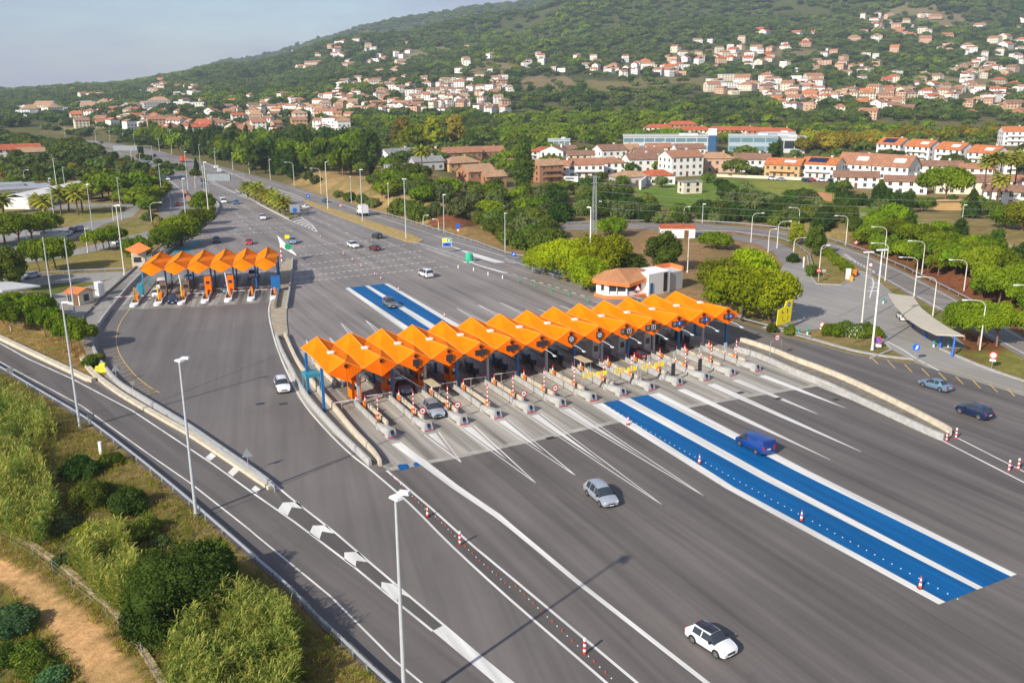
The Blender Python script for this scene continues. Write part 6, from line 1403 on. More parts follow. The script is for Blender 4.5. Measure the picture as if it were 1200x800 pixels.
# office building with glass bands and tower
def bigbox(pos, w, d, h, off, wallm, label, bands=1, cat='office building', bandm=None, name='office_building', roofm=None):
    p = hit(*pos); FOOT.append((p[0], p[1], w*.6)); g = empty(name, (p[0], p[1], p[2]-.3), fr(pos, off), label, cat)
    MB().box((0, 0, h/2), (w, d, h)).build('wall', wallm, g); rb = MB().box((0, 0, h+.2), (w+.8, d+.8, .4)); rb.box((w*.2, 0, h+.9), (w*.2, d*.4, 1.0)); rb.build('roof', roofm or M_lgrey, g)
    for i in range(bands):
        z = h*(i+.55)/bands; n = max(4, int(w/6))
        for k in range(n): link('window', cached(('bw', round(w/n-.5, 2), round(h/bands*.5, 2)), lambda: MB().box((0, 0, 0), (w/n-.5, .12, h/bands*.5)).mesh('window', bandm or M_win)), g, (-w/2+w*(k+.5)/n, -d/2-.03, z))
    return g
M_bg = pm('blue_glass', (.13, .22, .26), rough=.15)
bigbox((784, 176), 56, 22, 9, .05, M_lgrey, 'long glass fronted office behind the central estate', 2, bandm=M_bg)
bigbox((881, 178), 28, 18, 10, .05, pm('pale_blue_wall', (.35, .42, .45), rough=.5), 'pale blue office right of the blue tower', 2, bandm=M_bg)
bigbox((918, 178), 24, 16, 9, .0, M_lgrey, 'flat grey commercial block left of the yellow plane trees', 1); bigbox((910, 170), 22, 14, 8, .0, wm('white'), 'white flat block behind the grey commercial one', 1)
bigbox((655, 172), 14, 9, 5, 0, M_lgrey, 'small glassy pavilion beside the woodland', 1, bandm=M_bg)
p = hit(834, 178); g = empty('tower', (p[0], p[1], p[2]-.3), fr((834, 178)), 'blue tower with white top beside the glass office', 'tower')
MB().box((0, 0, 5), (4.6, 3.6, 10)).build('tower_shaft', pm('tower_blue', (.02, .09, .19), rough=.5), g); MB().box((0, 0, 11.9), (4.9, 3.9, 3.8)).build('tower_top', wm('white'), g)
for i, x in enumerate([628, 640]): pass
g4 = 'orange roofed rows behind the office'
for i, (x, y, w) in enumerate([(771, 157, 22), (799, 153, 24), (813, 160, 26), (846, 160, 24), (870, 160, 24), (893, 161, 22), (914, 162, 20)]):
    hh(x, y, w, 11, 5, 'brick' if i % 2 else 'cream', 'red', 'red roofed row building behind the office, %s from the left' % ORD[i], rng.uniform(-.1, .2), kind='hip', group=g4, detail=0)
# left side buildings
bigbox((-14, 235), 42, 24, 5, .05, wm('grey'), 'large low grey roofed hall at the left edge', 1, 'hall', name='hall', roofm=pm('hall_roof', (.34, .36, .38), rough=.5))
_a, _b = hit(20, 245), hit(93, 228); p = ((_a[0]+_b[0])/2, (_a[1]+_b[1])/2); _l = math.hypot(_b[0]-_a[0], _b[1]-_a[1]); g = empty('shed', (p[0], p[1], 0), math.atan2(_b[1]-_a[1], _b[0]-_a[0]), 'long white roofed shed behind the palms at left', 'shed'); MB().box((0, 0, 2), (_l, 9, 4)).build('wall', wm('white'), g); MB().add(*gable(_l, 9, 4.02, 1.2, .5)).build('roof', wm('white'), g)
for i in range(9): link('window', win_mesh(3.0, 1.6), g, (-_l*.44+_l*.11*i, -4.55, 2))
hh(12, 184, 34, 12, 5, 'white', 'red', 'long red roofed farm building at the far left edge', .1, cat='farm building', chim=False); hh(38, 186, 14, 10, 4.5, 'brick', 'tan', 'brick and white farmhouse right of the red roofed barn', .1)
hh(60, 185, 9, 5, 2.6, 'white', 'grey', 'small white trailer like shed by the farmhouse', .1, kind='flat', cat='shed', detail=0); hh(30, 80+125, 1, 1, 1, 'white', 'grey', 'x') if False else None
hh(95, 355, 3.4, 3.4, 2.7, 'cream', 'orange', 'little cream hut with tiled roof beside the plaza parapet', -.9, chim=False, rh=.7, cat='hut', name='hut')
g = empty('cabinet', at(117.5, 345.5), -.8, 'white metal cabinet next to the little hut', 'cabinet'); MB().box((0, 0, 1.35), (2.2, 1.2, 2.7)).build('cabinet_body', M_wht, g); MB().box((-.5, -.63, 1.4), (.9, .05, 2.2)).build('door', M_lgrey, g); MB().box((.5, -.63, 1.4), (.9, .05, 2.2)).build('door', M_lgrey, g)
s = MB().box((0, 0, .6), (1.8, .3, 1.2)); s.box((-.8, .9, .6), (.3, 1.6, 1.2)); s.box((.8, .9, .6), (.3, 1.6, 1.2)); tag(s.build('stone_bin', wm('tan'), loc=at(104, 352), rz=.5), 'tan walled bin at the foot of the little hut', 'bin')
g = empty('pavilion', at(4, 352), .2, 'flat pale canopy roof at the left picture edge', 'pavilion')
MB().prism([(-9, -3), (2, -6), (8, -2.5), (1, 3), (-9, 4)], 2.9, 3.2).build('roof', M_lgrey, g)
for x, y in ((-7, -1), (0, -4), (5, -2), (0, 1)): MB().tube([(x, y, 0), (x, y, 2.9)], .15, 6).build('column', M_gal, g)
pp_ = at(63, 281); s = MB(); s.tube([(0, 0, 0), (0, 0, 2.3)], 3.4, 28, mi=0); s.tube([(0, 0, 2.3), (0, 0, 2.34)], 3.3, 28, mi=1); tag(s.build('water_basin', [M_lgrey, pm('basin_blue', (.01, .08, .30), rough=.25)], loc=pp_), 'round grey water basin with deep blue water', 'basin'); bpy.data.objects['water_basin'].scale = (1.0, .8, 1)
# red roofed small building by the link road
hh(793, 277, 9.5, 5, 2.8, 'white', 'red', 'small white building with flat red roof by the link road', .1, kind='flat', chim=False, cat='service building', name='service_building')
# plaza office
po = at(735, 350); _c, _s2 = math.cos(PA-.02), math.sin(PA-.02); po = (po[0]-(-3.5*.68*_c+3*.68*_s2), po[1]-(-3.5*.68*_s2-3*.68*_c)); g = empty('toll_office', (po[0], po[1], 0), PA-.02, 'white toll office with folded orange roof behind the canopy', 'office building')
g.scale = (.68, .68, 1.02)
MB().prism([(-9.6, 4.5), (-8.6, 0), (-3.5, -2.8), (3.4, -2.0), (3.4, 6), (-7, 7.5)], .5, 3.5).build('wall', wm('white'), g)
MB().prism([(-10.2, 4.7), (-9.2, -.6), (-3.7, -3.6), (3.6, -2.8), (3.6, 6.3), (-7.4, 8.0)], 0, .55).build('plinth', M_orr, g)
v = [(-11, 5, 3.4), (-9.4, -.8, 3.5), (-3.6, -4.2, 3.1), (4.4, -2.4, 3.7), (10.5, 1.5, 3.6), (6, 8, 3.8), (-2, 9.5, 4.0), (-8, 8, 4.2), (-3.6, 2.6, 5.4), (4, 3.4, 5.0)]; v2 = [(x, y, z-.7) for x, y, z in v[:8]]
rf = MB().add(v+v2, [(0, 1, 8), (1, 2, 8), (2, 3, 9, 8), (3, 4, 9), (4, 5, 9), (5, 6, 8, 9), (6, 7, 8), (7, 0, 8)]+[(i, i+10, (i+1) % 8+10, (i+1) % 8) for i in range(8)]+[tuple(range(17, 9, -1))]); rf.m[:8] = [1]*8; rf.build('roof', [M_orr, pm('roof_deck', (.42, .19, .085), rough=.8, var=.12, scale=.5)], g)
for x0, y0, x1, y1 in ((-9.1, 2.2, -8.9, 1.2), (-8.0, -.36, -6.3, -1.3), (-5.9, -1.5, -3.9, -2.6), (-3.2, -2.8, -.4, -2.5), (.0, -2.45, 1.6, -2.25)):
    c = ((x0+x1)/2, (y0+y1)/2); L_ = math.hypot(x1-x0, y1-y0); an = math.atan2(y1-y0, x1-x0); wn = MB().box((0, 0, 0), (L_, .16, 1.5)).build('window', M_scr, g, loc=(c[0], c[1], 2.2), rz=an); MB().box((-L_/2-.1, -.02, -.1), (.16, .22, 2.6)).build('window_frame', M_blu, wn)
blk = MB().prism([(3.4, -3.6), (12.6, -1.2), (12.6, 6.5), (3.4, 6)], 0, 4.4); blk.build('white_block', pm('bright_render', (.80, .79, .77), rough=.8, var=.04, scale=.3), g)
MB().box((4.6, -3.4, 1.3), (1.1, .12, 2.6), .26).build('door', M_blu, g); MB().box((10.6, -1.75, 2.3), (1.6, .14, 3.8), .26).build('window', M_scr, g)
MB().prism([(12.62, -.6), (19, 1.2), (19, 7.2), (12.62, 6.3)], 0, 3.8).build('grey_wing', M_lgrey, g); MB().prism([(12.6, 6.6), (19, 7.5), (19, 7.9), (12.6, 7.0)], 3.4, 4.6).build('parapet', M_orr, g); MB().prism([(18.6, 1.2), (19.2, 1.2), (19.2, 7.4), (18.6, 7.4)], 3.82, 4.6).build('parapet', M_orr, g)
# curved carport
cpA = [at_h((1040, 343.5), 3.0), at_h((1049, 358), 3.0), at_h((1062, 372), 3.0), at_h((1079, 383), 3.0), at_h((1097, 391.5), 3.0)]; cpB = [at_h((1070, 347), 3.3), at_h((1080, 361), 3.3), at_h((1095, 373), 3.3), at_h((1112, 384), 3.3), at_h((1130, 393), 3.3)]
c0 = at(1085, 385); g = empty('carport', c0, 0, 'long curved beige carport roof on blue struts', 'carport'); vs = []
for i in range(5):
    for q in (cpA[i], cpB[i]): vs += [(q[0]-c0[0], q[1]-c0[1], 3.0+.3*(q is cpB[i])), (q[0]-c0[0], q[1]-c0[1], 2.8+.3*(q is cpB[i]))]
fs = []
for i in range(4):
    o_ = i*4; n_ = o_+4; fs += [(o_, n_, n_+2, o_+2), (o_+1, o_+3, n_+3, n_+1), (o_, o_+1, n_+1, n_), (o_+2, n_+2, n_+3, o_+3)]
fs += [(0, 2, 3, 1), (16, 17, 19, 18)]
MB().add(vs, fs).build('roof', pm('carport_roof', (.46, .42, .33), rough=.7, var=.06), g)
for i in (1, 2, 3, 4):
    q = cpB[i]; q2 = cpA[i]; x, y = q[0]*.8+q2[0]*.2-c0[0]-(.5 if i == 4 else 0), q[1]*.8+q2[1]*.2-c0[1]; MB().tube([(x-.5, y-.7, 0), (x, y, 3.0)], [.2, .14], 8).build('strut', M_sblue, g)
# reddish garden walls near the meadow, graffiti hut
hh(808, 226, 8, 5, 4.5, 'cream', 'grey', 'cream and rust coloured transformer hut at the meadow edge', .5, kind='flat', chim=False, cat='hut', name='hut', detail=0)
def gwall(a, b_, h, m, label, w=.4):
    pa, pb = hit(*a), hit(*b_); o = MB().strip([pa[:2], pb[:2]], w, min(pa[2], pb[2])-.5, max(pa[2], pb[2])+h).build('garden_wall', m); tag(o, label, 'wall'); return o
gwall((949, 232), (975, 236), 2.6, wm('brick'), 'rusty brick garden wall by the meadow'); gwall((760, 212), (802, 205), 1.4, wm('white'), 'white garden wall right of the red bungalow'); gwall((840, 207), (960, 212), 1.2, wm('cream'), 'long cream wall below the peach twin house'); gwall((750, 222), (762, 212), 3.5, wm('white'), 'white gate wall at the estate corner', .8)
MB_ = MB(); 
tag(MB().box((0, 0, 1.5), (9, 3, 3)).box((0, 0, 3.2), (10, 4, .3)).build('barn', wm('ochre'), loc=hit(1112, 246), rz=.1), 'orange and blue shed under the lone umbrella pine', 'shed')
p = hit(1049, 257); car('van', 'blue', 'blue van parked in the bushes above the pine hedge', (1043, 258), (1050, 257))
p = hit(669, 214); g = empty('caravan', p, fr((669, 214)), 'white caravan parked in front of the white house', 'caravan'); MB().box((0, 0, 1.5), (6.2, 2.3, 2.3)).build('body', M_wht, g); MB().box((-.5, -1.17, 1.9), (3.6, .05, .6)).build('window', M_scr, g); MB().tube([(-1, -1.0, .35), (-1, -1.2, .35)], .35, 14).build('wheel', M_tyre, g)
for i, (x, y, c) in enumerate([(905, 211, 'white'), (916, 212, 'silver'), (945, 213, 'navy'), (951, 212, 'red'), (964, 213, 'white'), (975, 213, 'black')]):
    car('hatch' if i % 2 else 'suv', c, '%s car parked along the street below the orange roofed houses, %s from the left' % (c, ORD[i]), (x, y), (x+5, y+.5), group='cars parked along the estate street')
# ---- scattered houses on plain and slopes
clusters = [ # (x0,y0,x1,y1,n,label,walls,roofs,size)
 ((190, 134, 305, 160), 30, 'left village above the motorway', ['white', 'white', 'cream'], ['red', 'terracotta', 'terracotta'], 1.1),
 ((85, 131, 190, 150), 18, 'far left village', ['white', 'cream', 'peach'], ['orange', 'terracotta'], 1.2),
 ((20, 128, 100, 136), 8, 'pale far apartment rows', ['white', 'white'], ['grey', 'tan'], 2.2),
 ((100, 124, 240, 130), 8, 'pale far apartment rows', ['white', 'grey'], ['grey', 'tan'], 2.2),
 ((45, 108, 130, 118), 6, 'distant low ridge', ['cream', 'white'], ['terracotta'], 1.4),
 ((170, 98, 240, 112), 10, 'white village on the left ridge', ['white', 'white', 'cream'], ['terracotta', 'tan'], 1.5),
 ((300, 120, 420, 152), 30, 'village left of the hill foot', ['white', 'cream', 'ochre', 'peach'], ['terracotta', 'terracotta', 'tan'], 1.05),
 ((395, 96, 600, 134), 58, 'large village on the hill foot', ['white', 'cream', 'white', 'white', 'peach'], ['terracotta', 'brown', 'tan', 'terracotta'], 1.05),
 ((335, 66, 480, 86), 14, 'hillside above the village', ['white', 'cream'], ['terracotta', 'tan'], 1.5),
 ((690, 74, 800, 92), 14, 'terracotta hamlet in the pine slope', ['white', 'white', 'peach'], ['terracotta', 'orange'], 1.1),
 ((800, 60, 930, 80), 12, 'middle slope', ['white', 'peach', 'cream'], ['terracotta', 'red'], 1.4),
 ((825, 94, 960, 108), 14, 'white row on the right slope', ['white', 'white', 'cream'], ['grey', 'terracotta'], 1.7),
 ((905, 108, 1050, 132), 20, 'right slope below the white row', ['cream', 'white', 'peach'], ['orange', 'terracotta', 'brown'], 1.2),
 ((1030, 78, 1200, 122), 31, 'upper right estate', ['cream', 'white', 'tan'], ['terracotta', 'tan', 'red', 'brown'], 1.2),
 ((1000, 18, 1200, 62), 18, 'highest slope at top right', ['white', 'cream', 'peach'], ['terracotta', 'orange'], 1.7),
 ((880, 35, 990, 60), 8, 'upper slope near the middle', ['white', 'peach'], ['terracotta', 'red'], 1.5),
 ((1000, 130, 1200, 142), 6, 'row above the plane trees', ['peach', 'brick'], ['brown', 'terracotta'], 1.2),
]
hr = random.Random(77); placed = [f for f in FOOT]
for (x0, y0, x1, y1), n, where, walls, roofs, sz in clusters:
    items = []; tries = 0
    while len(items) < n and tries < n*40:
        tries += 1; x = hr.uniform(x0, x1); y = hr.uniform(y0, y1)
        if where.startswith('highest') and (x-1000)*.3+(y-18) < 14 and hr.random() < .6: continue
        p = hit(x, y); rr = 8.5*sz
        if any((p[0]-q[0])**2+(p[1]-q[1])**2 < (rr+q[2])**2*.55 for q in placed): continue
        placed.append((p[0], p[1], rr)); items.append((x, y, p))
    items.sort(); dd = {}
    for x, y, p in items:
        wl = hr.choice(walls); rf_ = hr.choice(roofs); kd = 'flat' if rf_ == 'grey' else hr.choice(['gable', 'hip', 'gable']); dd.setdefault((wl, rf_, kd), []).append((x, y, p))
    for (wl, rf_, kd), lst in dd.items():
        desc = '%s %s house with %s' % ('flat' if kd == 'flat' else ('gabled' if kd == 'gable' else 'hipped'), wl, 'pale roof' if kd == 'flat' else rf_+' roof')
        for i, (x, y, p) in enumerate(lst):
            W_ = round(hr.choice([8, 10, 11, 13])*sz); D_ = round(hr.choice([8, 9, 10])*sz); H_ = hr.choice([5.2, 6.0, 7.5])*(1 if sz < 1.6 else 1.2)
            house((x, y), W_, D_, H_, fr((x, y))+hr.choice([-.5, -.2, .15, .4, 1.1]), wl, rf_, desc+' in the '+where, kind=kd, group='%s %s houses, %s' % (kd, wl, where), world=p, detail=0, chim=hr.random() < .5, rh=min(W_, D_)*.26)
# the rest of the settlements, further down in size: one object
far_b = MB(); fr_ = random.Random(5)
for (x0, y0, x1, y1), n in [((130, 118, 330, 160), 46), ((330, 112, 420, 155), 26), ((395, 94, 600, 136), 58), ((160, 96, 240, 115), 22), ((30, 104, 130, 116), 14), ((330, 50, 480, 88), 26), ((600, 66, 700, 90), 10), ((690, 72, 800, 92), 14), ((780, 50, 930, 84), 26), ((930, 60, 1040, 110), 22), ((840, 95, 960, 112), 20), ((900, 110, 1060, 135), 26), ((1040, 80, 1200, 130), 32), ((1000, 15, 1120, 60), 28), ((1120, 40, 1200, 90), 20), ((520, 60, 600, 90), 6)]:
    c_ = 0; tr = 0
    while c_ < n and tr < n*30:
        tr += 1; x = fr_.uniform(x0, x1); y = fr_.uniform(y0, y1)
        if (hash_noise(np.array([x*9.]), np.array([y*21.]), 160, 77)[0] < .33): continue
        p = hit(x, y); sz = 1+max(0, p[1]-1000)/2600; rr = 6.5*sz
        if any((p[0]-q[0])**2+(p[1]-q[1])**2 < (rr+q[2])**2*.32 for q in placed): continue
        placed.append((p[0], p[1], rr)); c_ += 1
        w_, d_, h_ = fr_.uniform(7, 13)*sz, fr_.uniform(7, 9.5)*sz, fr_.choice([4.5, 6, 6.5, 8])*sz**.5; a_ = fr((x, y))+fr_.uniform(-.8, .8); ca, sa = math.cos(a_), math.sin(a_); wi = fr_.choice([0, 0, 0, 0, 1, 2]); ri = fr_.choice([3, 3, 3, 4, 5, 5, 7])
        far_b.box((p[0], p[1], p[2]+h_/2-.5), (w_, d_, h_+1), a_, wi); vs, fs = gable(w_, d_, h_+.03, min(w_, d_)*.22, .4, fr_.choice('xy')); far_b.add([(p[0]+vx*ca-vy*sa, p[1]+vx*sa+vy*ca, p[2]+vz) for vx, vy, vz in vs], fs, ri)
        for fl in range(max(1, int(h_/3/sz**.5))):
            for k in range(3): xx, yy = -w_*.33+k*w_*.33, -d_/2-.02; far_b.box((p[0]+xx*ca-yy*sa, p[1]+xx*sa+yy*ca, p[2]+1.6*sz**.5+fl*2.9*sz**.5), (1.1*sz, .1, 1.3*sz**.5), a_, 6)
tag(far_b.build('distant_houses', [wm('white'), wm('cream'), wm('peach'), rmt('terracotta'), rmt('orange'), rmt('tan'), M_win, rmt('brown')]), 'hundreds of small distant houses with tiled roofs filling the villages between the larger ones', None, None, 'stuff')
FOOT = placed
# ================================================================ vegetation
def np_mesh(name, V, Q, mats, mi=None, smooth=False):
    me = bpy.data.meshes.new(name); V = np.asarray(V, np.float32); Q = np.asarray(Q, np.int32); n, k = Q.shape
    me.vertices.add(len(V)); me.vertices.foreach_set('co', V.ravel()); me.loops.add(n*k); me.loops.foreach_set('vertex_index', Q.ravel())
    me.polygons.add(n); me.polygons.foreach_set('loop_start', np.arange(0, n*k, k, dtype=np.int32)); me.polygons.foreach_set('loop_total', np.full(n, k, np.int32))
    for m in mats: me.materials.append(m)
    if mi is not None: me.polygons.foreach_set('material_index', np.asarray(mi, np.int32))
    if smooth: me.polygons.foreach_set('use_smooth', np.ones(n, bool))
    me.update(calc_edges=True); me.validate(); return me
_s = bmesh.new(); bmesh.ops.create_icosphere(_s, subdivisions=2, radius=1); ICO_V = np.array([v.co[:] for v in _s.verts]); ICO_F = np.array([[v.index for v in f.verts] for f in _s.faces]); _s.free()
def leaves(cl, n, size, rs, up=.25, flat=.5, core=.73, inner=.0):
    """leaf quads on the shells of clumps (x,y,z,r,rz) plus displaced core blobs"""
    cl = np.array(cl, float); wgt = cl[:, 3]*cl[:, 3]; wgt /= wgt.sum(); ci = rs.choice(len(cl), n, p=wgt)
    d = rs.normal(size=(n, 3)); d[:, 2] += up; d /= np.linalg.norm(d, axis=1)[:, None]
    rad = cl[ci, 3]*(rs.uniform(.80, 1.20, n)); pos = cl[ci, :3]+d*np.stack([rad, rad, rad*cl[ci, 4]], 1)
    keep = np.ones(n, bool)
    for j in range(len(cl)):
        q = (pos-cl[j, :3])/np.array([1, 1, cl[j, 4]]); keep &= ~((np.linalg.norm(q, axis=1) < cl[j, 3]*.80) & (ci != j))
    pos = pos[keep]; d = d[keep]; n = len(pos)
    nn = d*flat+rs.normal(size=(n, 3))*.55; nn[:, 2] += .2; nn /= np.linalg.norm(nn, axis=1)[:, None]
    t = np.cross(nn, rs.normal(size=(n, 3))); t /= np.linalg.norm(t, axis=1)[:, None]; b_ = np.cross(nn, t)
    s = size*rs.uniform(.6, 1.4, n)[:, None]; asp = rs.uniform(.5, .9, n)[:, None]
    q = np.stack([pos-t*s, pos-b_*s*asp, pos+t*s, pos+b_*s*asp], 1).reshape(-1, 3); F = np.arange(4*n).reshape(n, 4)
    cv = []; cf = []; o_ = 0
    for c in cl:
        v = ICO_V*(1+rs.normal(size=(len(ICO_V), 1))*.07)*c[3]*core; v[:, 2] *= c[4]; cv.append(v+c[:3]); cf.append(ICO_F+o_); o_ += len(ICO_V)
    cv = np.concatenate(cv); cf = np.concatenate(cf)
    tri = np.concatenate([cf+len(q), ]); tq = np.concatenate([F[:, [0, 1, 2]], F[:, [0, 2, 3]], tri])
    return np.concatenate([q, cv]), tq
def clumps(kind, rs):
    c = []
    if kind == 'umbrella':
        for i in range(26):
            a = rs.uniform(0, 6.28); r = math.sqrt(rs.uniform(0, 1)); x, y = r*math.cos(a)*.82, r*math.sin(a)*.82
            c.append((x, y, .62+.30*(1-r*r)+rs.uniform(-.05, .05), rs.uniform(.20, .30), .62))
    elif kind == 'round':
        for i in range(24):
            d = rs.normal(size=3); d /= np.linalg.norm(d); d[2] = abs(d[2])*1.1-.25; k = rs.uniform(.45, .72); c.append((d[0]*k, d[1]*k, .78+d[2]*k*.85, rs.uniform(.24, .40), .9))
        c.append((0, 0, .8, .6, .9))
    elif kind == 'bush':
        for i in range(20):
            a = rs.uniform(0, 6.28); r = math.sqrt(rs.uniform(0, 1)); c.append((r*math.cos(a)*.7, r*math.sin(a)*.7, .28+.40*(1-r*r)*rs.uniform(.6, 1.3), rs.uniform(.22, .36), .85))
        c.append((0, 0, .3, .6, .8))
    elif kind == 'cypress':
        for i in range(12):
            z = .15+i*.24; r = .38*math.sin(math.pi*min(.97, .16+i/13.)) + .05; c.append((rs.uniform(-.08, .08), rs.uniform(-.08, .08), z, r, 1.3))
    elif kind == 'tall':
        for i in range(22):
            z = rs.uniform(.5, 2.3); k = .62*math.sin(math.pi*min(.95, max(.12, (z-.25)/2.3))); a = rs.uniform(0, 6.28); c.append((k*math.cos(a), k*math.sin(a), z, rs.uniform(.22, .40), .95))
        c.append((0, 0, 1.2, .5, 1.4))
    return c
LM = {'pine': leafmat('foliage_pine', (.088, .148, .004), (.225, .295, .010)), 'dark': leafmat('foliage_dark', (.028, .064, .008), (.075, .130, .014)), 'mid': leafmat('foliage_mid', (.056, .096, .010), (.155, .195, .020)),
      'bright': leafmat('foliage_bright', (.21, .28, .003), (.42, .45, .008), trans=.4), 'olive': leafmat('foliage_olive', (.095, .13, .035), (.19, .22, .07)), 'autumn': leafmat('foliage_autumn', (.20, .17, .015), (.38, .29, .03), trans=.4),
      'yellowgreen': leafmat('foliage_yellowgreen', (.15, .20, .010), (.31, .33, .018), trans=.4), 'palm': leafmat('foliage_palm', (.15, .19, .015), (.34, .31, .04), scale=1.), 'cane': leafmat('foliage_cane', (.10, .165, .02), (.50, .45, .11), trans=.4, scale=2.2),
      'canegreen': leafmat('foliage_canegreen', (.07, .14, .02), (.24, .30, .06), trans=.35, scale=1.6),
      'hill': leafmat('foliage_hill', (.060, .100, .016), (.155, .195, .034), scale=.03), 'dry': leafmat('foliage_dry', (.28, .20, .05), (.55, .42, .15), scale=.8), 'bluegreen': leafmat('foliage_bluegreen', (.05, .115, .045), (.12, .20, .07)), 'white': leafmat('flowers_white', (.6, .6, .5), (.75, .72, .66), trans=.1)}
M_bark = pm('bark', (.13, .085, .055), rough=.9, var=.3, scale=3); M_bark2 = pm('bark_red', (.22, .12, .075), rough=.9, var=.3, scale=3)
CR = {}
def crown_mesh(kind, mat, var, n, size):
    k = (kind, mat, var, n)
    if k not in CR:
        rs = np.random.RandomState(hash((kind, var)) % 1000 if False else (sum(map(ord, kind))*7+var*31) % 9999)
        V, F = leaves(clumps(kind, rs), n, size, rs); CR[k] = np_mesh('crown', V, F, [LM[mat]])
    return CR[k]
TRK = {}
def trunk_mesh(kind, var):
    if (kind, var) in TRK: return TRK[(kind, var)]
    r_ = random.Random(var*7+len(kind)); m = MB()
    top = {'umbrella': .66, 'round': .7, 'bush': .3, 'cypress': .3, 'tall': .9}[kind]; rr = {'umbrella': .045, 'round': .06, 'bush': .05, 'cypress': .06, 'tall': .06}[kind]
    bx, by = r_.uniform(-.06, .06), r_.uniform(-.06, .06)
    m.tube([(0, 0, -.06), (bx*.4, by*.4, top*.3), (bx, by, top*.6), (bx*1.2, by*1.2, top)], [rr*1.3, rr, rr*.85, rr*.6], 7)
    for i in range(4):
        a = i*1.57+r_.uniform(-.4, .4); ln = .42; m.tube([(bx*.8, by*.8, top*.55), (bx+math.cos(a)*ln*.5, by+math.sin(a)*ln*.5, top*.78), (bx+math.cos(a)*ln, by+math.sin(a)*ln, top*1.05)], [rr*.5, rr*.38, rr*.2], 5)
    TRK[(kind, var)] = m.mesh('trunk', M_bark2 if kind == 'umbrella' else M_bark); return TRK[(kind, var)]
NAMES = {'umbrella': 'umbrella_pine', 'round': 'tree', 'bush': 'shrub', 'cypress': 'cypress', 'tall': 'tall_tree'}
def tree(p, kind, mat, R, H, label, n=1100, size=.09, var=None, group=None, name=None, cat=None):
    """R crown radius in m, H total height in m"""
    var = rng.randrange(4) if var is None else var
    g = empty(name or NAMES[kind], (p[0], p[1], p[2]-.05), rng.uniform(0, 6.28), label, cat or ('shrub' if kind == 'bush' else 'tree'), group)
    zt = {'umbrella': 1.08, 'round': 1.75, 'bush': .95, 'cypress': 3.1, 'tall': 2.65}[kind]
    flw = mat == 'white'; mat = 'mid' if flw else mat
    c = link('crown', crown_mesh(kind, mat, var, n, size), g); c.scale = (R, R, H/zt); t = link('trunk', trunk_mesh(kind, var), g); t.scale = (R, R, H/zt) if kind not in ('umbrella',) else (R*.8, R*.8, H/zt)
    if flw:
        if 'flw' not in CR:
            V, F = leaves([(a[0], a[1], a[2], a[3]*1.06, a[4]) for a in clumps('bush', np.random.RandomState(3))], 420, .05, np.random.RandomState(8)); nq = len(F)-20*0; k_ = len(ICO_F)*21; CR['flw'] = np_mesh('flowers', V, F[:len(F)-k_], [LM['white']])
        f_ = link('flowers', CR['flw'], g); f_.scale = (R, R, H/zt)
    return g
def T(x, y, kind, mat, R, H, label, **k): 
    p = hit(x, y); k.setdefault('n', 5200); k.setdefault('size', .045); return tree(p, kind, mat, R, H, label, **k)
# --- individually placed trees (base pixel)
T(664, 330, 'round', 'bright', 7.0, 11.2, 'big yellow green tree left of the white mast, beside the guard rail', n=9000, size=.036, var=0)
T(708, 332, 'round', 'bright', 7.4, 12.6, 'big yellow green tree right of the white mast', n=9000, size=.036, var=1); T(640, 322, 'round', 'bright', 5.0, 8.6, 'yellow and rust tinged tree at the left end of the bright group', n=7000, size=.045, var=2)
T(733, 330, 'round', 'mid', 4.6, 7.8, 'dull green tree behind the office roof ridge', n=7000, size=.045, var=3); T(690, 341, 'round', 'bright', 5.0, 8.5, 'lower bright tree around the foot of the white mast', n=7000, size=.045, var=3)
T(776, 318, 'tall', 'mid', 5.0, 9.5, 'dark green pointed tree between office and red roofed building', n=7000, size=.045)
T(717, 276, 'round', 'pine', 5.0, 6.5, 'round dense pine in front of the link road left', n=6000, size=.05); T(838, 292, 'round', 'pine', 4.8, 5.6, 'round dense pine right of the small red roofed building', n=6000, size=.05)
T(902, 378, 'round', 'bright', 6.2, 11.5, 'large bright tree behind the tall yellow sign', n=9000, size=.036, var=1); T(868, 376, 'round', 'bright', 7.4, 12.6, 'large tree left of the bright one beyond the canopy end', n=9000, size=.036, var=2)
T(845, 358, 'round', 'yellowgreen', 5.5, 11.0, 'duller green tree at the back of the big right group', n=7000, size=.045); T(880, 350, 'round', 'bright', 6.2, 12, 'rear tree of the big right group', n=7000, size=.045)
T(1146, 403, 'umbrella', 'pine', 4.9, 7.0, 'left umbrella pine beside the carport end', n=9000, size=.035, var=1); T(1168, 405, 'umbrella', 'pine', 4.6, 6.8, 'right umbrella pine beside the carport end', n=9000, size=.035, var=2); T(1130, 398, 'umbrella', 'pine', 4.4, 6.6, 'rear umbrella pine close to the carport roof', n=9000, size=.035, var=3)
T(932, 287, 'tall', 'yellowgreen', 2.5, 6.5, 'small yellowish tree at the bend of the link road', n=4000, size=.07); T(955, 300, 'tall', 'mid', 2.8, 8.0, 'loose dark tree beside the yellowish one', n=3000, size=.08); T(951, 323, 'bush', 'mid', 2.0, 2.6, 'round bush under the loose dark tree', n=3000, size=.07); T(929, 307, 'bush', 'dark', 1.7, 2.0, 'small dark bush on the inner road bend', n=3000, size=.07)
for i, (x, y) in enumerate([(970, 300), (977, 305), (984, 311), (991, 317), (996, 322)]): T(x, y, 'bush', 'pine', 1.9, 2.0, 'clipped round shrub of the small lawn hedge, %s from the left' % ORD[i], n=3000, size=.07, group='clipped shrubs along the small lawn')
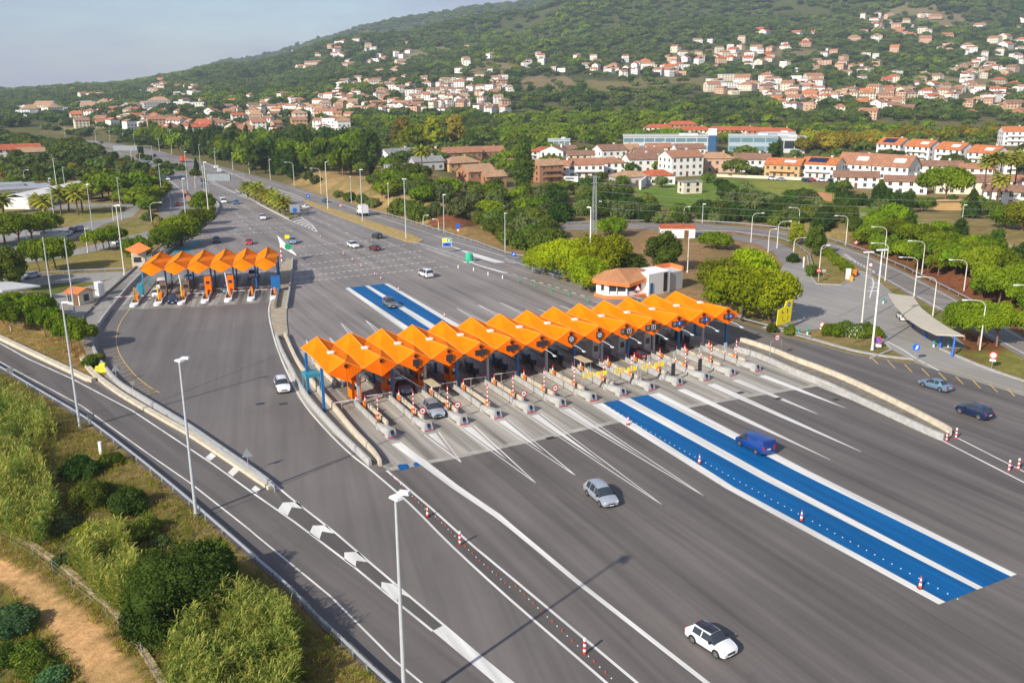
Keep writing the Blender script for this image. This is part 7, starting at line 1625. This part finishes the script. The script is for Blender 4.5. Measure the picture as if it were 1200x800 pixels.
for i, (x, y, m_) in enumerate([(972, 392, 'pine'), (982, 393, 'pine'), (1002, 395, 'white'), (992, 389, 'mid'), (1013, 391, 'mid'), (1023, 396, 'pine')]): T(x, y, 'bush', m_, 1.9 if m_ != 'white' else 1.7, 2.1, ('white flowering' if m_ == 'white' else 'green')+' oleander bush below the masts, %s from the left' % ORD[[0, 1, 3, 2, 4, 5][i]], n=3500, size=.065, group='oleander bushes at the right island')
T(986, 393, 'bush', 'white', 1.6, 2.1, 'second white flowering oleander bush nearer the kerb', n=3500, size=.065); T(926, 392, 'bush', 'mid', 1.2, 1.8, 'small green bush right of the tall yellow sign', n=2000, size=.09); T(905, 389, 'bush', 'mid', 1.1, 1.5, 'small green bush left of the tall yellow sign', n=2000, size=.09)
T(1107, 240, 'umbrella', 'pine', 10.0, 13, 'lone broad umbrella pine in front of the terraces', n=7000, size=.04); T(1198, 270, 'round', 'yellowgreen', 7.0, 9.5, 'leafy green tree at the right edge of the meadow', n=7000, size=.045); T(1176, 268, 'round', 'pine', 5.5, 7.5, 'green tree next to the leafy one at the right edge', n=6000, size=.05)
T(613, 223, 'cypress', 'mid', 9.0, 22, 'tall broad green poplar at the left of the estate', n=5000, size=.05); 
# left of the plaza
T(213, 288, 'round', 'pine', 6.4, 9.8, 'dense pine hugging the parapet, nearest the side canopy', n=8000, size=.04, var=0); T(228, 273, 'round', 'pine', 5.2, 8.5, 'dense pine behind the nearest one at the parapet', n=7000, size=.045, var=1); T(198, 293, 'round', 'pine', 5.4, 8.0, 'dense pine on the left flank of the parapet group', n=7000, size=.045, var=2); T(240, 263, 'round', 'pine', 3.8, 5.6, 'pine at the far right of the parapet group', n=6000, size=.05)
T(238, 249, 'round', 'pine', 5.2, 8.5, 'round pine beneath the mast at the parapet curve', n=6000, size=.05); T(246, 252, 'round', 'pine', 2.6, 4.0, 'small round pine at the inside of the parapet curve', n=4000, size=.06); T(160, 300, 'bush', 'pine', 4.4, 5.2, 'dome shaped pine left of the faded orange roof', n=7000, size=.045)
for i, (x, y) in enumerate([(113, 294), (122, 293), (129, 292), (137, 291)]): T(x, y, 'umbrella', 'pine', 3.6, 5.6, 'umbrella pine on the service road verge, %s from the left' % ORD[i], n=5000, size=.05, group='umbrella pines on the service road verge')
for i, (x, y) in enumerate([(46, 318), (58, 319), (66, 316)]): T(x, y, 'umbrella', 'pine', 5.0, 7.5, 'umbrella pine behind the left twin mast, %s of three' % ORD[i], n=6000, size=.045, group='pines by the twin masts')
T(14, 341, 'tall', 'mid', 4.2, 9.8, 'tall loose conifer at the left edge by the service road', n=3800, size=.07); T(2, 335, 'tall', 'mid', 4.4, 9.5, 'tall loose conifer cut by the left picture edge', n=3800, size=.07)
for i, (x, y, R, H) in enumerate([(6, 284, 7, 8), (22, 288, 7, 8.5), (38, 285, 6.5, 8), (52, 279, 5.5, 7.5), (-12, 290, 7, 8)]): T(x, y, 'umbrella', 'pine', R, H, 'broad umbrella pine over the left car park, %s from the left' % ORD[[1, 2, 3, 4, 0][i]], n=6000, size=.045, group='broad pines over the left car park')
for i, (x, y) in enumerate([(94, 410), (84, 410), (75, 402), (62, 396), (54, 395), (30, 386), (14, 388), (45, 378), (4, 380), (20, 375)]): T(x, y, 'umbrella', 'pine', 2.9 if i < 6 else 3.6, 5.2, 'small leaning pine on the tree bank by the ramp, %s nearest' % ORD[i], n=5000, size=.05, group='young pines on the tree bank')
T(108, 428, 'bush', 'mid', 1.8, 1.6, 'low bush on the bank behind the parapet tip', n=3000, size=.07); T(116, 422, 'bush', 'yellowgreen', 1.3, 1.2, 'small yellowish bush at the parapet tip', n=2000, size=.08)
T(187, 266, 'bush', 'dry', 2.5, 3.0, 'bare brownish bush on the mound by the slip road', n=3000, size=.07); T(175, 258, 'bush', 'olive', 3.0, 2.5, 'olive coloured bush on the mound by the slip road', n=3000, size=.07); T(128, 275, 'bush', 'mid', 2.6, 2.4, 'low green bush beside the mast above the umbrella pines', n=3000, size=.07)
# near left corner
T(216, 730, 'round', 'dark', 4.8, 7.4, 'big dark green mastic bush crowding the guard rail', n=16000, size=.026, var=0, name='shrub', cat='shrub'); T(182, 752, 'bush', 'dark', 3.0, 4.2, 'dark green bush hanging below the big mastic bush', n=9000, size=.035); T(250, 692, 'bush', 'mid', 2.5, 4.6, 'dark green bush on the right flank of the big one', n=9000, size=.035)
for i, (x, y, R, H, m_) in enumerate([(95, 560, 2.6, 2.4, 'dark'), (110, 590, 2.6, 2.6, 'mid'), (130, 545, 1.7, 1.6, 'mid'), (150, 600, 2.3, 2.6, 'dark'), (12, 500, 3.0, 3.0, 'mid'), (70, 620, 2.4, 2.0, 'olive'), (170, 630, 2.0, 2.0, 'mid'), (60, 505, 1.4, 1.3, 'mid'), (20, 740, 2.2, 1.8, 'bluegreen'), (5, 775, 2.0, 1.5, 'dark'), (45, 790, 1.8, 1.4, 'mid'), (60, 830, 2.0, 1.6, 'bluegreen')]):
    T(x, y, 'bush', m_, R, H, ['dark domed shrub in the middle of the near slope', 'green shrub just below the dark domed one', 'small green shrub close to the kilometre stone', 'dark shrub above the big mastic bush', 'green shrub at the left edge below the guard rail', 'olive shrub behind the left cane thicket', 'green shrub touching the top of the mastic bush', 'small green shrub above the left cane thicket', 'blue green creeper shrub left of the dirt track', 'dark creeper shrub at the bottom left edge', 'green shrub at the bottom beside the dirt track', 'blue green shrub at the bottom picture edge'][i], n=7000, size=.04)
for i, (x, y, R, m_) in enumerate([(15, 725, 1.6, 'bluegreen'), (35, 770, 1.8, 'mid'), (62, 800, 1.5, 'bluegreen'), (80, 830, 1.4, 'mid'), (95, 855, 1.5, 'mid'), (-5, 745, 1.8, 'mid'), (30, 830, 2.0, 'bluegreen'), (120, 655, 1.5, 'mid'), (100, 625, 1.4, 'yellowgreen'), (75, 660, 1.3, 'olive'), (175, 655, 1.4, 'yellowgreen'), (140, 625, 1.5, 'mid'), (190, 640, 1.2, 'olive')]):
    T(x, y, 'bush', m_, R, R*.75, 'low leafy weed clump near the dirt track', n=3500, size=.075, group='weed clumps near the dirt track')
# cane thickets, grass
def blades(name, pts, h, n_per, leaf, w, mat, label, rs, lean=.35, group=None):
    V = []; 
    pa_ = np.array(pts); hf = (.45+.75*hash_noise(pa_[:, 0], pa_[:, 1], 1.9, 5))*rs.uniform(.75, 1.15, len(pa_)); P0 = np.repeat(pa_, n_per, 0); n = len(P0); hh_ = h*rs.uniform(.2, 1.0, n)*np.repeat(hf, n_per); off = rs.normal(size=(n, 2))*.18; a = rs.uniform(0, 6.28, n)
    base = P0+np.stack([off[:, 0], off[:, 1], hh_], 1); ln = leaf*rs.uniform(.5, 1.3, n); dr = np.stack([np.cos(a), np.sin(a)], 1); el = rs.uniform(.2, 1.2, n)
    tip = base+np.stack([dr[:, 0]*ln*np.cos(el), dr[:, 1]*ln*np.cos(el), ln*np.sin(el)*.8], 1); mid = (base+tip)/2+np.stack([0*ln, 0*ln, ln*.16], 1); s = np.stack([-dr[:, 1], dr[:, 0], 0*a], 1)*w/2
    q = np.stack([base, mid-s, tip, mid+s], 1).reshape(-1, 3)
    # stems
    st = np.array(pts); m = len(st); ln2 = rs.normal(size=(m, 2))*.12*h*lean; top = st+np.stack([ln2[:, 0], ln2[:, 1], h*hf*1.02], 1); b2 = rs.uniform(0, 6.28, m); sx = np.stack([np.cos(b2), np.sin(b2), 0*b2], 1)*.02
    q2 = np.stack([st-sx, st+sx, top+sx*.5, top-sx*.5], 1).reshape(-1, 3); V = np.concatenate([q, q2]); F = np.arange(len(V)).reshape(-1, 4)
    o = link(name, np_mesh(name, V, F, [LM[mat]])); tag(o, label, name.replace('_', ' '), group, 'stuff'); return o
def fillpts(poly, n, rs, jitter=1, avoid=None):
    wp = [hit(*p)[:2] for p in poly]; xs_ = [p[0] for p in wp]; ys_ = [p[1] for p in wp]; out = np.zeros((0, 2))
    while len(out) < n:
        c = np.stack([rs.uniform(min(xs_), max(xs_), n*3), rs.uniform(min(ys_), max(ys_), n*3)], 1); m_ = inpoly(c[:, 0], c[:, 1], wp)
        if avoid: 
            for av in avoid: m_ &= ~inpoly(c[:, 0], c[:, 1], av)
        out = np.concatenate([out, c[m_]])
    out = out[:n]; z = terrain(out[:, 0], out[:, 1]); return np.concatenate([out, z[:, None]], 1)
rs = np.random.RandomState(3)
C1 = [(-30, 530), (20, 545), (58, 575), (68, 615), (55, 645), (30, 648), (-10, 635), (-60, 610)]; C2 = [(-30, 450), (10, 468), (50, 495), (70, 520), (40, 540), (-30, 515)]; C3 = [(85, 665), (120, 640), (150, 650), (165, 690), (155, 735), (120, 715)]; C4 = [(200, 830), (205, 770), (250, 725), (305, 715), (345, 750), (350, 805), (330, 900), (200, 900)]
for pl_, n1, n2, h_, lb in [(C1, 520, 300, 4.9, 'at the left edge, lower of the two'), (C2, 170, 90, 3.9, 'just below the guard rail at the left edge'), (C3, 240, 260, 3.8, 'between the dirt track and the mastic bush'), (C4, 560, 460, 3.6, 'at the bottom beside the guard rail')]:
    blades('cane_thicket', fillpts(pl_, n1, rs), h_, 30, .85, .10, 'cane', 'yellow green canes of the thicket '+lb, rs); blades('cane_thicket', fillpts(pl_, n2, rs), h_*.85, 34, .9, .11, 'canegreen', 'fresh green canes of the thicket '+lb, rs)
gp = fillpts([(-40, 420), (0, 438), (62, 474), (105, 503), (160, 546), (222, 600), (300, 668), (372, 737), (440, 800), (520, 880), (300, 900), (200, 820), (260, 1000), (-150, 900), (-200, 640)], 14000, rs, avoid=[[hit(*q)[:2] for q in [(-60, 630), (0, 656), (40, 676), (90, 712), (135, 759), (165, 794), (185, 834), (200, 880), (118, 880), (105, 830), (92, 795), (60, 745), (25, 705), (0, 686), (-60, 658)]]])
blades('dry_grass', gp[:8000], .42, 9, .42, .05, 'dry', 'dry straw coloured grass on the near slope', rs); blades('green_grass', gp[8000:], .5, 12, .45, .06, 'yellowgreen', 'green weeds among the dry grass on the near slope', rs)
gq = fillpts([(0, 365), (60, 374), (98, 384), (108, 425), (60, 420), (0, 394)], 500, rs); blades('bank_grass', gq, .4, 8, .45, .07, 'dry', 'dry grass under the young pines of the tree bank', rs)
# palms
def palm_meshes():
    rs_ = random.Random(5); t = MB().tube([(0, 0, 0), (.05, 0, .5), (0, .04, 1.0)], [.075, .06, .055], 9); f = MB()
    for i in range(34):
        a = i*2.4; el = .95-1.5*(i/34.); ln = .62; p = Vector((0, 0, 1.0)); d = Vector((math.cos(a)*math.cos(el), math.sin(a)*math.cos(el), math.sin(el))); pts = []
        for k in range(6): pts.append(p.copy()); p = p+d*ln/5; d.z -= .20; d.normalize()
        side = Vector((-math.sin(a), math.cos(a), 0)); vs = []
        for k, q in enumerate(pts): w_ = .085*math.sin(math.pi*(k+.6)/6.2)+.01; vs += [q-side*w_-Vector((0, 0, w_*.5)), q, q+side*w_-Vector((0, 0, w_*.5))]
        f.add(vs, [(3*k+j, 3*k+3+j, 3*k+4+j, 3*k+1+j) for k in range(5) for j in range(2)])
    return t.mesh('trunk', M_bark), f.mesh('fronds', LM['palm'])
PT, PF_ = palm_meshes()
def palm(x, y, H, label, group, Rf=None):
    p = hit(x, y); g = empty('palm', p, rng.uniform(0, 6), label, 'palm', group); t = link('trunk', PT, g); f = link('fronds', PF_, g)
    R = Rf or 3.4; k = R/.6; t.scale = (4.2, 4.2, H); f.scale = (k, k, k); f.location = (0, 0, H-k); return g
for i, (x, y) in enumerate([(291, 232), (299, 235), (306, 239), (313, 243), (321, 246), (328, 250), (334, 253), (303, 233), (317, 241)]): palm(x, y, 4.6, 'short palm on the palm island in the motorway fork', 'palms on the palm island', 3.6)
for i, (x, y) in enumerate([(47, 250), (54, 251), (72, 252), (81, 249), (92, 252), (97, 249)]): palm(x, y, 7.5 if i > 1 else 4.5, 'palm in front of the long white shed, %s from the left' % ORD[i], 'palms before the long white shed', 4.2)
for i, (x, y, h) in enumerate([(1150, 240, 15), (1159, 241, 16), (1167, 241, 16.5), (1180, 237, 15), (1187, 233, 15.5), (1169, 246, 10)]): palm(x, y, h, 'tall slim palm at the right edge, %s from the left' % ORD[i] if i < 5 else 'shorter palm among the tall ones at the right edge', 'tall palms at the right edge', 3.8)
palm(495, 212, 12, 'single palm beside the brick villas', None, 4.2); palm(4, 250, 5, 'palm cut by the left picture edge', None, 4.5)
# --- filled groups of individual trees
def fill(poly, n, specs, label, group, sp=4.0, seed=1, clear=6.0, lean=None):
    r_ = random.Random(seed); wp = [hit(*p)[:2] for p in poly]; xs_ = [p[0] for p in wp]; ys_ = [p[1] for p in wp]; pts = []; tr = 0
    while len(pts) < n and tr < n*300:
        tr += 1; x = r_.uniform(min(xs_), max(xs_)); y = r_.uniform(min(ys_), max(ys_)); a = np.array([x]); b_ = np.array([y])
        if not inpoly(a, b_, wp)[0]: continue
        if any((x-q[0])**2+(y-q[1])**2 < sp*sp for q in pts): continue
        if any((x-q[0])**2+(y-q[1])**2 < (q[2]*.8)**2 for q in FOOT): continue
        pts.append((x, y)); kind, mat, R, H, nm = r_.choice(specs); s = r_.uniform(.8, 1.2); tree((x, y, tz(x, y)), kind, mat, R*s, H*s, nm+' '+label, n=2600 if y < 300 else 1300, size=.065 if y < 300 else .085, group=group+', '+nm, var=r_.randrange(4))
    return pts
BIG = []
BIG += fill([(1012, 286), (1040, 280), (1075, 292), (1120, 305), (1200, 330), (1290, 360), (1290, 410), (1200, 376), (1130, 338), (1070, 312), (1020, 300)], 52, [('umbrella', 'pine', 3.9, 6.0, 'flat crowned pine')]*3+[('round', 'pine', 3.2, 5.6, 'round crowned pine')], 'in the pine hedge above the red bank', 'pine hedge above the red bank', 3.6, 2)
BIG += fill([(1010, 268), (1060, 268), (1110, 285), (1200, 318), (1290, 345), (1290, 362), (1200, 335), (1110, 300), (1040, 280), (1012, 282)], 24, [('umbrella', 'pine', 4.0, 6.0, 'flat crowned pine'), ('bush', 'olive', 3.2, 3.6, 'greyish olive bush'), ('tall', 'dark', 2.2, 6.5, 'dark spiky conifer')], 'at the back of the pine hedge', 'back of the pine hedge', 4.5, 3)
BIG += fill([(455, 250), (500, 262), (540, 252), (590, 262), (640, 266), (655, 300), (640, 300), (612, 294), (590, 288), (560, 262), (530, 255), (490, 252), (470, 246)], 30, [('bush', 'olive', 4.4, 5.0, 'grey olive bush'), ('round', 'mid', 4.2, 6.2, 'green bushy tree'), ('bush', 'mid', 4.0, 4.5, 'green bush')], 'above the exit road verge', 'bushes above the exit road', 5.0, 4)
BIG += fill([(470, 222), (540, 224), (600, 226), (640, 232), (650, 262), (600, 262), (545, 248), (490, 246), (465, 240)], 34, [('round', 'mid', 4.4, 6.5, 'green leafy tree'), ('bush', 'olive', 4.2, 5.0, 'olive coloured bush'), ('round', 'pine', 4.4, 6.2, 'bright green pine')], 'below the brick villas', 'trees below the brick villas', 5.5, 5)
BIG += fill([(640, 226), (700, 222), (740, 232), (745, 260), (700, 260), (645, 262)], 26, [('bush', 'dark', 4.6, 5.0, 'dark bush'), ('bush', 'olive', 4.4, 4.6, 'olive bush'), ('round', 'mid', 4.4, 6.0, 'leafy tree')], 'in the scrub below the estate', 'scrub below the estate', 5.5, 6)
BIG += fill([(745, 240), (800, 250), (860, 252), (960, 250), (1010, 262), (1005, 280), (960, 270), (880, 262), (745, 262)], 34, [('bush', 'dark', 3.8, 4.2, 'dark low bush'), ('bush', 'olive', 3.6, 3.6, 'grey green bush'), ('bush', 'mid', 3.8, 4.6, 'green bush')], 'behind the outer link road', 'bushes behind the link road', 5.0, 7)
BIG += fill([(845, 222), (900, 232), (960, 240), (1040, 248), (1050, 258), (960, 252), (880, 246), (840, 238)], 20, [('round', 'dark', 4.2, 5.5, 'dark rounded tree'), ('bush', 'olive', 4.0, 4.4, 'olive bush')], 'on the far side of the meadow path', 'meadow edge trees', 6.0, 8)
BIG += fill([(975, 224), (1040, 230), (1080, 238), (1160, 248), (1170, 258), (1060, 252), (985, 240)], 26, [('cypress', 'dark', 3.2, 7.5, 'dark cypress'), ('round', 'mid', 4.0, 6.0, 'green tree'), ('bush', 'dark', 3.6, 4.0, 'dark bush')], 'in the garden hedge under the terraces', 'garden hedge under the terraces', 4.5, 9)
BIG += fill([(300, 186), (400, 192), (440, 200), (430, 215), (380, 205), (345, 208), (305, 204)], 34, [('umbrella', 'pine', 5.5, 9.5, 'flat crowned pine'), ('round', 'mid', 5.0, 8.0, 'rounded tree'), ('cypress', 'dark', 4.0, 12, 'dark cypress')], 'in the belt above the exit road', 'tree belt above the exit road', 7, 10)
BIG += fill([(160, 166), (190, 160), (300, 172), (440, 176), (455, 196), (400, 196), (350, 214), (300, 205.5), (235, 187), (190, 176)], 96, [('cypress', 'dark', 4.5, 15, 'tall dark cypress'), ('umbrella', 'pine', 6.5, 11, 'flat crowned pine'), ('tall', 'dark', 5.0, 13, 'dark tall pine')], 'in the dark belt beyond the motorway', 'dark belt beyond the motorway', 8, 11)
BIG += fill([(425, 200), (465, 200), (505, 218), (500, 240), (465, 238), (440, 225)], 18, [('round', 'mid', 4.6, 7, 'rounded green tree'), ('round', 'pine', 4.8, 7, 'bright pine')], 'on top of the dry bank', 'trees on top of the dry bank', 6, 21)
BIG += fill([(480, 180), (500, 172), (560, 176), (615, 182), (625, 205), (600, 195), (520, 182)], 14, [('round', 'mid', 5, 8, 'leafy tree'), ('cypress', 'dark', 3.4, 11, 'cypress')], 'around the brick villas', 'trees around the villas', 7, 12)
BIG += fill([(100, 232), (150, 226), (186, 222), (188, 243), (172, 250), (150, 240), (110, 238), (85, 232)], 20, [('umbrella', 'pine', 6.4, 9.0, 'broad umbrella pine'), ('round', 'pine', 5.6, 8.0, 'dense rounded pine')], 'left of the slip road', 'pine grove left of the slip road', 6.0, 13)
BIG += fill([(0, 182), (60, 192), (110, 192), (190, 208), (180, 220), (100, 226), (60, 222), (0, 220)], 44, [('bush', 'olive', 5.0, 5.0, 'pale olive bush'), ('round', 'mid', 5.0, 7.0, 'green tree'), ('bush', 'mid', 5.0, 5.5, 'green bush'), ('round', 'autumn', 3.6, 6.0, 'yellowing tree')], 'on the left plain', 'trees on the left plain', 9, 14)
BIG += fill([(0, 222), (36, 224), (60, 228), (60, 236), (0, 234)], 5, [('round', 'autumn', 4.0, 7.0, 'yellow tree'), ('round', 'mid', 5.0, 7.0, 'green tree')], 'behind the grey hall', 'trees behind the grey hall', 7, 15)
BIG += fill([(20, 172), (90, 172), (120, 182), (95, 190), (30, 184)], 18, [('umbrella', 'mid', 7.5, 9, 'flat crowned pine'), ('round', 'mid', 7, 9, 'rounded tree')], 'beside the farm buildings', 'pines beside the farm', 9, 16)
BIG += fill([(930, 172), (985, 172), (1060, 166), (1180, 160), (1185, 166), (1060, 172), (985, 180), (935, 181)], 32, [('round', 'autumn', 7.5, 12.5, 'yellowing plane tree')]*3+[('round', 'yellowgreen', 7.0, 12, 'green plane tree')], 'in the avenue behind the terraces', 'plane avenue behind the terraces', 8, 17)
BIG += fill([(468, 176), (520, 172), (545, 176), (545, 182), (520, 180), (475, 184)], 9, [('tall', 'autumn', 7.0, 18, 'tall yellowing poplar')]+[('tall', 'yellowgreen', 7.5, 20, 'tall yellow green poplar')], 'left of the brick villas', 'tall yellowish poplars', 8, 18)
for i, (x, y) in enumerate([(663, 202), (706, 213), (745, 181), (775, 181), (730, 219), (702, 195), (822, 196), (858, 200), (900, 204), (935, 204), (829, 214), (775, 220)]): T(x, y, 'round', ['dark', 'mid', 'yellowgreen', 'yellowgreen', 'mid', 'dark', 'mid', 'mid', 'mid', 'olive', 'mid', 'olive'][i], 3.6, 5.5, ['dark tree between the brick fronted and broad white houses', 'conifer tree right of the broad white house', 'yellowish tree below the glass office, left one', 'yellowish tree below the glass office, right one', 'garden tree behind the low grey bungalow', 'dark tree behind the low white house', 'tree left of the peach twin house', 'tree right of the peach twin house', 'tree beside the right end house of the estate', 'olive tree before the ochre house', 'round olive on the meadow below the peach house', 'garden shrub tree at the estate corner'][i], n=1800, size=.08)
for i, (x, y) in enumerate([(110, 172), (118, 175), (166, 186), (175, 188), (186, 192), (196, 196), (205, 198), (212, 200), (229, 206)]): T(x, y, 'bush', 'mid' if i % 3 else 'dark', 3.2, 3.2, 'low shrub of the motorway median, %s from the left' % ORD[i], n=1200, size=.09, group='shrubs on the motorway median')
T(166, 185, 'cypress', 'dark', 3.4, 13, 'dark cypress standing on the motorway median', n=2000, size=.08); T(231, 205, 'cypress', 'dark', 2.6, 9, 'small dark cypress near the sign panel', n=2000, size=.08)
for i, (x, y) in enumerate([(398, 231), (410, 236), (424, 238), (330, 205), (345, 208), (360, 210), (370, 215), (438, 243)]): T(x, y, 'bush', 'mid' if i in (1, 2) else 'olive', 3.0, 3.4 if i else 2.4, 'scattered bush on the dry bank by the exit road, %s' % ['foot of the bank', 'next to the brownish pole', 'right of the brownish pole', 'far left end', 'second from the far left', 'third from the far left', 'fourth from the far left', 'above the guard rail'][i], n=2000, size=.08)
# --- far woodland: one mass, instanced on points
rs = np.random.RandomState(9)
def scatter(d0, d1, sp):
    n = int(.5*(d1*d1-d0*d0)*(1750/FPX)/(sp*sp)); D = np.sqrt(rs.uniform(d0*d0, d1*d1, n)); U = rs.uniform(-260, 1490, n); return np.stack([(U-600)/FPX*D, D], 1)
pts = np.concatenate([scatter(420, 900, 9.5), scatter(900, 1700, 13.0), scatter(1700, 3000, 14.5), scatter(3000, 4050, 19.0)])
X, Y = pts[:, 0], pts[:, 1]; U = X/Y*FPX+600; keep = np.ones(len(pts), bool)
d, _ = polydist(X, Y, MWAYw); keep &= ~((d < 24) & (Y < 1000))
for fx, fy, fr_ in FOOT: keep &= (X-fx)**2+(Y-fy)**2 > (fr_*.95)**2; keep &= ~((np.abs(X-fx) < fr_*.95) & (fy-Y > 0) & (fy-Y < 46 if fy > 650 else fy-Y < 25) & (Y > 450))
ixs = np.clip(np.searchsorted(xs, X), 1, len(xs)-1); iys = np.clip(np.searchsorted(ys, Y), 1, len(ys)-1); cc = cov[iys, ixs]
openg = (cc[:, 0] > .145)&(Y > 750); keep &= ~(openg & (rs.rand(len(X)) < .80))
dn = hash_noise(X, Y, 110, 31); keep &= ~((dn > np.where(Y > 1500, .84, .72)) & (rs.rand(len(X)) < .75) & (Y > 450))
# keep open fields and the estates clear
for pl in [[(560, 170), (940, 170), (1200, 176), (1290, 260), (1290, 100+90), (560, 215)], [(0, 174), (110, 182), (190, 200), (190, 240), (0, 240), (-200, 240), (-200, 174)]]:
    w_ = [hit(*p)[:2] for p in pl]; m_ = inpoly(X, Y, w_); keep &= ~(m_ & (rs.rand(len(X)) < .72))
X, Y = X[keep], Y[keep]; U = U[keep]; Z = terrain(X, Y)-.3; n = len(X)
sc = rs.uniform(.75, 1.35, n)*np.where(Y < 900, 4.6, np.where(Y < 1700, 6.0, np.where(Y < 3000, 8.2, 11.0)))
for x0, y0, x1, y1, k in [(600, 118, 780, 172, 1.15)]: pass
protoC = bpy.data.collections.new('woodland_kinds'); 
for i, (kd, mt, sx, sz, n_) in enumerate([('round', 'hill', 1, .85, 420), ('umbrella', 'pine', 1.15, 1.25, 420), ('round', 'mid', 1, .8, 420), ('round', 'dark', .95, .8, 420), ('umbrella', 'hill', 1.2, 1.3, 420), ('bush', 'olive', .9, .9, 300), ('round', 'hill', 1.05, .75, 420), ('tall', 'dark', .8, .75, 420)]):
    me_ = crown_mesh(kd, mt, i % 4, n_, .15).copy(); 
    co = np.zeros(len(me_.vertices)*3, np.float32); me_.vertices.foreach_get('co', co); co = co.reshape(-1, 3)*np.array([sx, sx, sz]); me_.vertices.foreach_set('co', co.astype(np.float32).ravel()); me_.update()
    o = bpy.data.objects.new('woodland_tree', me_); protoC.objects.link(o)
me = bpy.data.meshes.new('woodland'); me.from_pydata(np.stack([X, Y, Z], 1).tolist(), [], [])
a = me.attributes.new('sc', 'FLOAT', 'POINT'); a.data.foreach_set('value', sc.astype(np.float32))
a = me.attributes.new('rz', 'FLOAT', 'POINT'); a.data.foreach_set('value', rs.uniform(0, 6.28, n).astype(np.float32))
band = hash_noise(X, Y, 260, 41)*.6+hash_noise(X, Y, 70, 42)*.4+rs.uniform(-.18, .18, n)
kidx = np.clip((band*8).astype(int), 0, 7); midpine = (U > 590) & (U < 800) & (Y < 900) & (rs.rand(n) < .6); kidx[midpine] = 1; fx_ = (Y > 1300) & np.isin(kidx, (5,)) ; kidx[fx_] = 0
a = me.attributes.new('ki', 'INT', 'POINT'); a.data.foreach_set('value', kidx.astype(np.int32))
wo_ = link('woodland', me); tag(wo_, 'dense mixed woodland covering the plain and hills behind the villages', 'woodland', None, 'stuff')
ng = bpy.data.node_groups.new('scatter_woodland', 'GeometryNodeTree'); ng.interface.new_socket('Geometry', in_out='INPUT', socket_type='NodeSocketGeometry'); ng.interface.new_socket('Geometry', in_out='OUTPUT', socket_type='NodeSocketGeometry')
gi = ng.nodes.new('NodeGroupInput'); go = ng.nodes.new('NodeGroupOutput'); ip = ng.nodes.new('GeometryNodeInstanceOnPoints'); ci = ng.nodes.new('GeometryNodeCollectionInfo'); ci.inputs['Collection'].default_value = protoC; ci.inputs['Separate Children'].default_value = True; ci.inputs['Reset Children'].default_value = True
def na_(name, ty):
    q = ng.nodes.new('GeometryNodeInputNamedAttribute'); q.data_type = ty; q.inputs['Name'].default_value = name; return q.outputs['Attribute']
cx = ng.nodes.new('ShaderNodeCombineXYZ'); ng.links.new(na_('rz', 'FLOAT'), cx.inputs['Z']); ip.inputs['Pick Instance'].default_value = True
ng.links.new(gi.outputs[0], ip.inputs['Points']); ng.links.new(ci.outputs[0], ip.inputs['Instance']); ng.links.new(na_('ki', 'INT'), ip.inputs['Instance Index']); ng.links.new(na_('sc', 'FLOAT'), ip.inputs['Scale']); ng.links.new(cx.outputs[0], ip.inputs['Rotation']); ng.links.new(ip.outputs[0], go.inputs[0])
md_ = wo_.modifiers.new('scatter', 'NODES'); md_.node_group = ng
print('woodland points', n, 'objects', len(bpy.data.objects))

# ================================================================ haze
_h = MB().box((0, 1960, 290), (9000, 4540, 594)); m = bpy.data.materials.new('air_haze'); m.use_nodes = True; t = m.node_tree; t.nodes.clear()
o_ = t.nodes.new('ShaderNodeOutputMaterial'); v_ = t.nodes.new('ShaderNodeVolumePrincipled'); v_.inputs['Color'].default_value = (.72, .87, 1.0, 1); v_.inputs['Density'].default_value = .00011; v_.inputs['Anisotropy'].default_value = .0
t.links.new(v_.outputs[0], o_.inputs['Volume']); tag(_h.build('haze', m), 'thin bluish haze in the air over the valley', None, None, 'stuff')
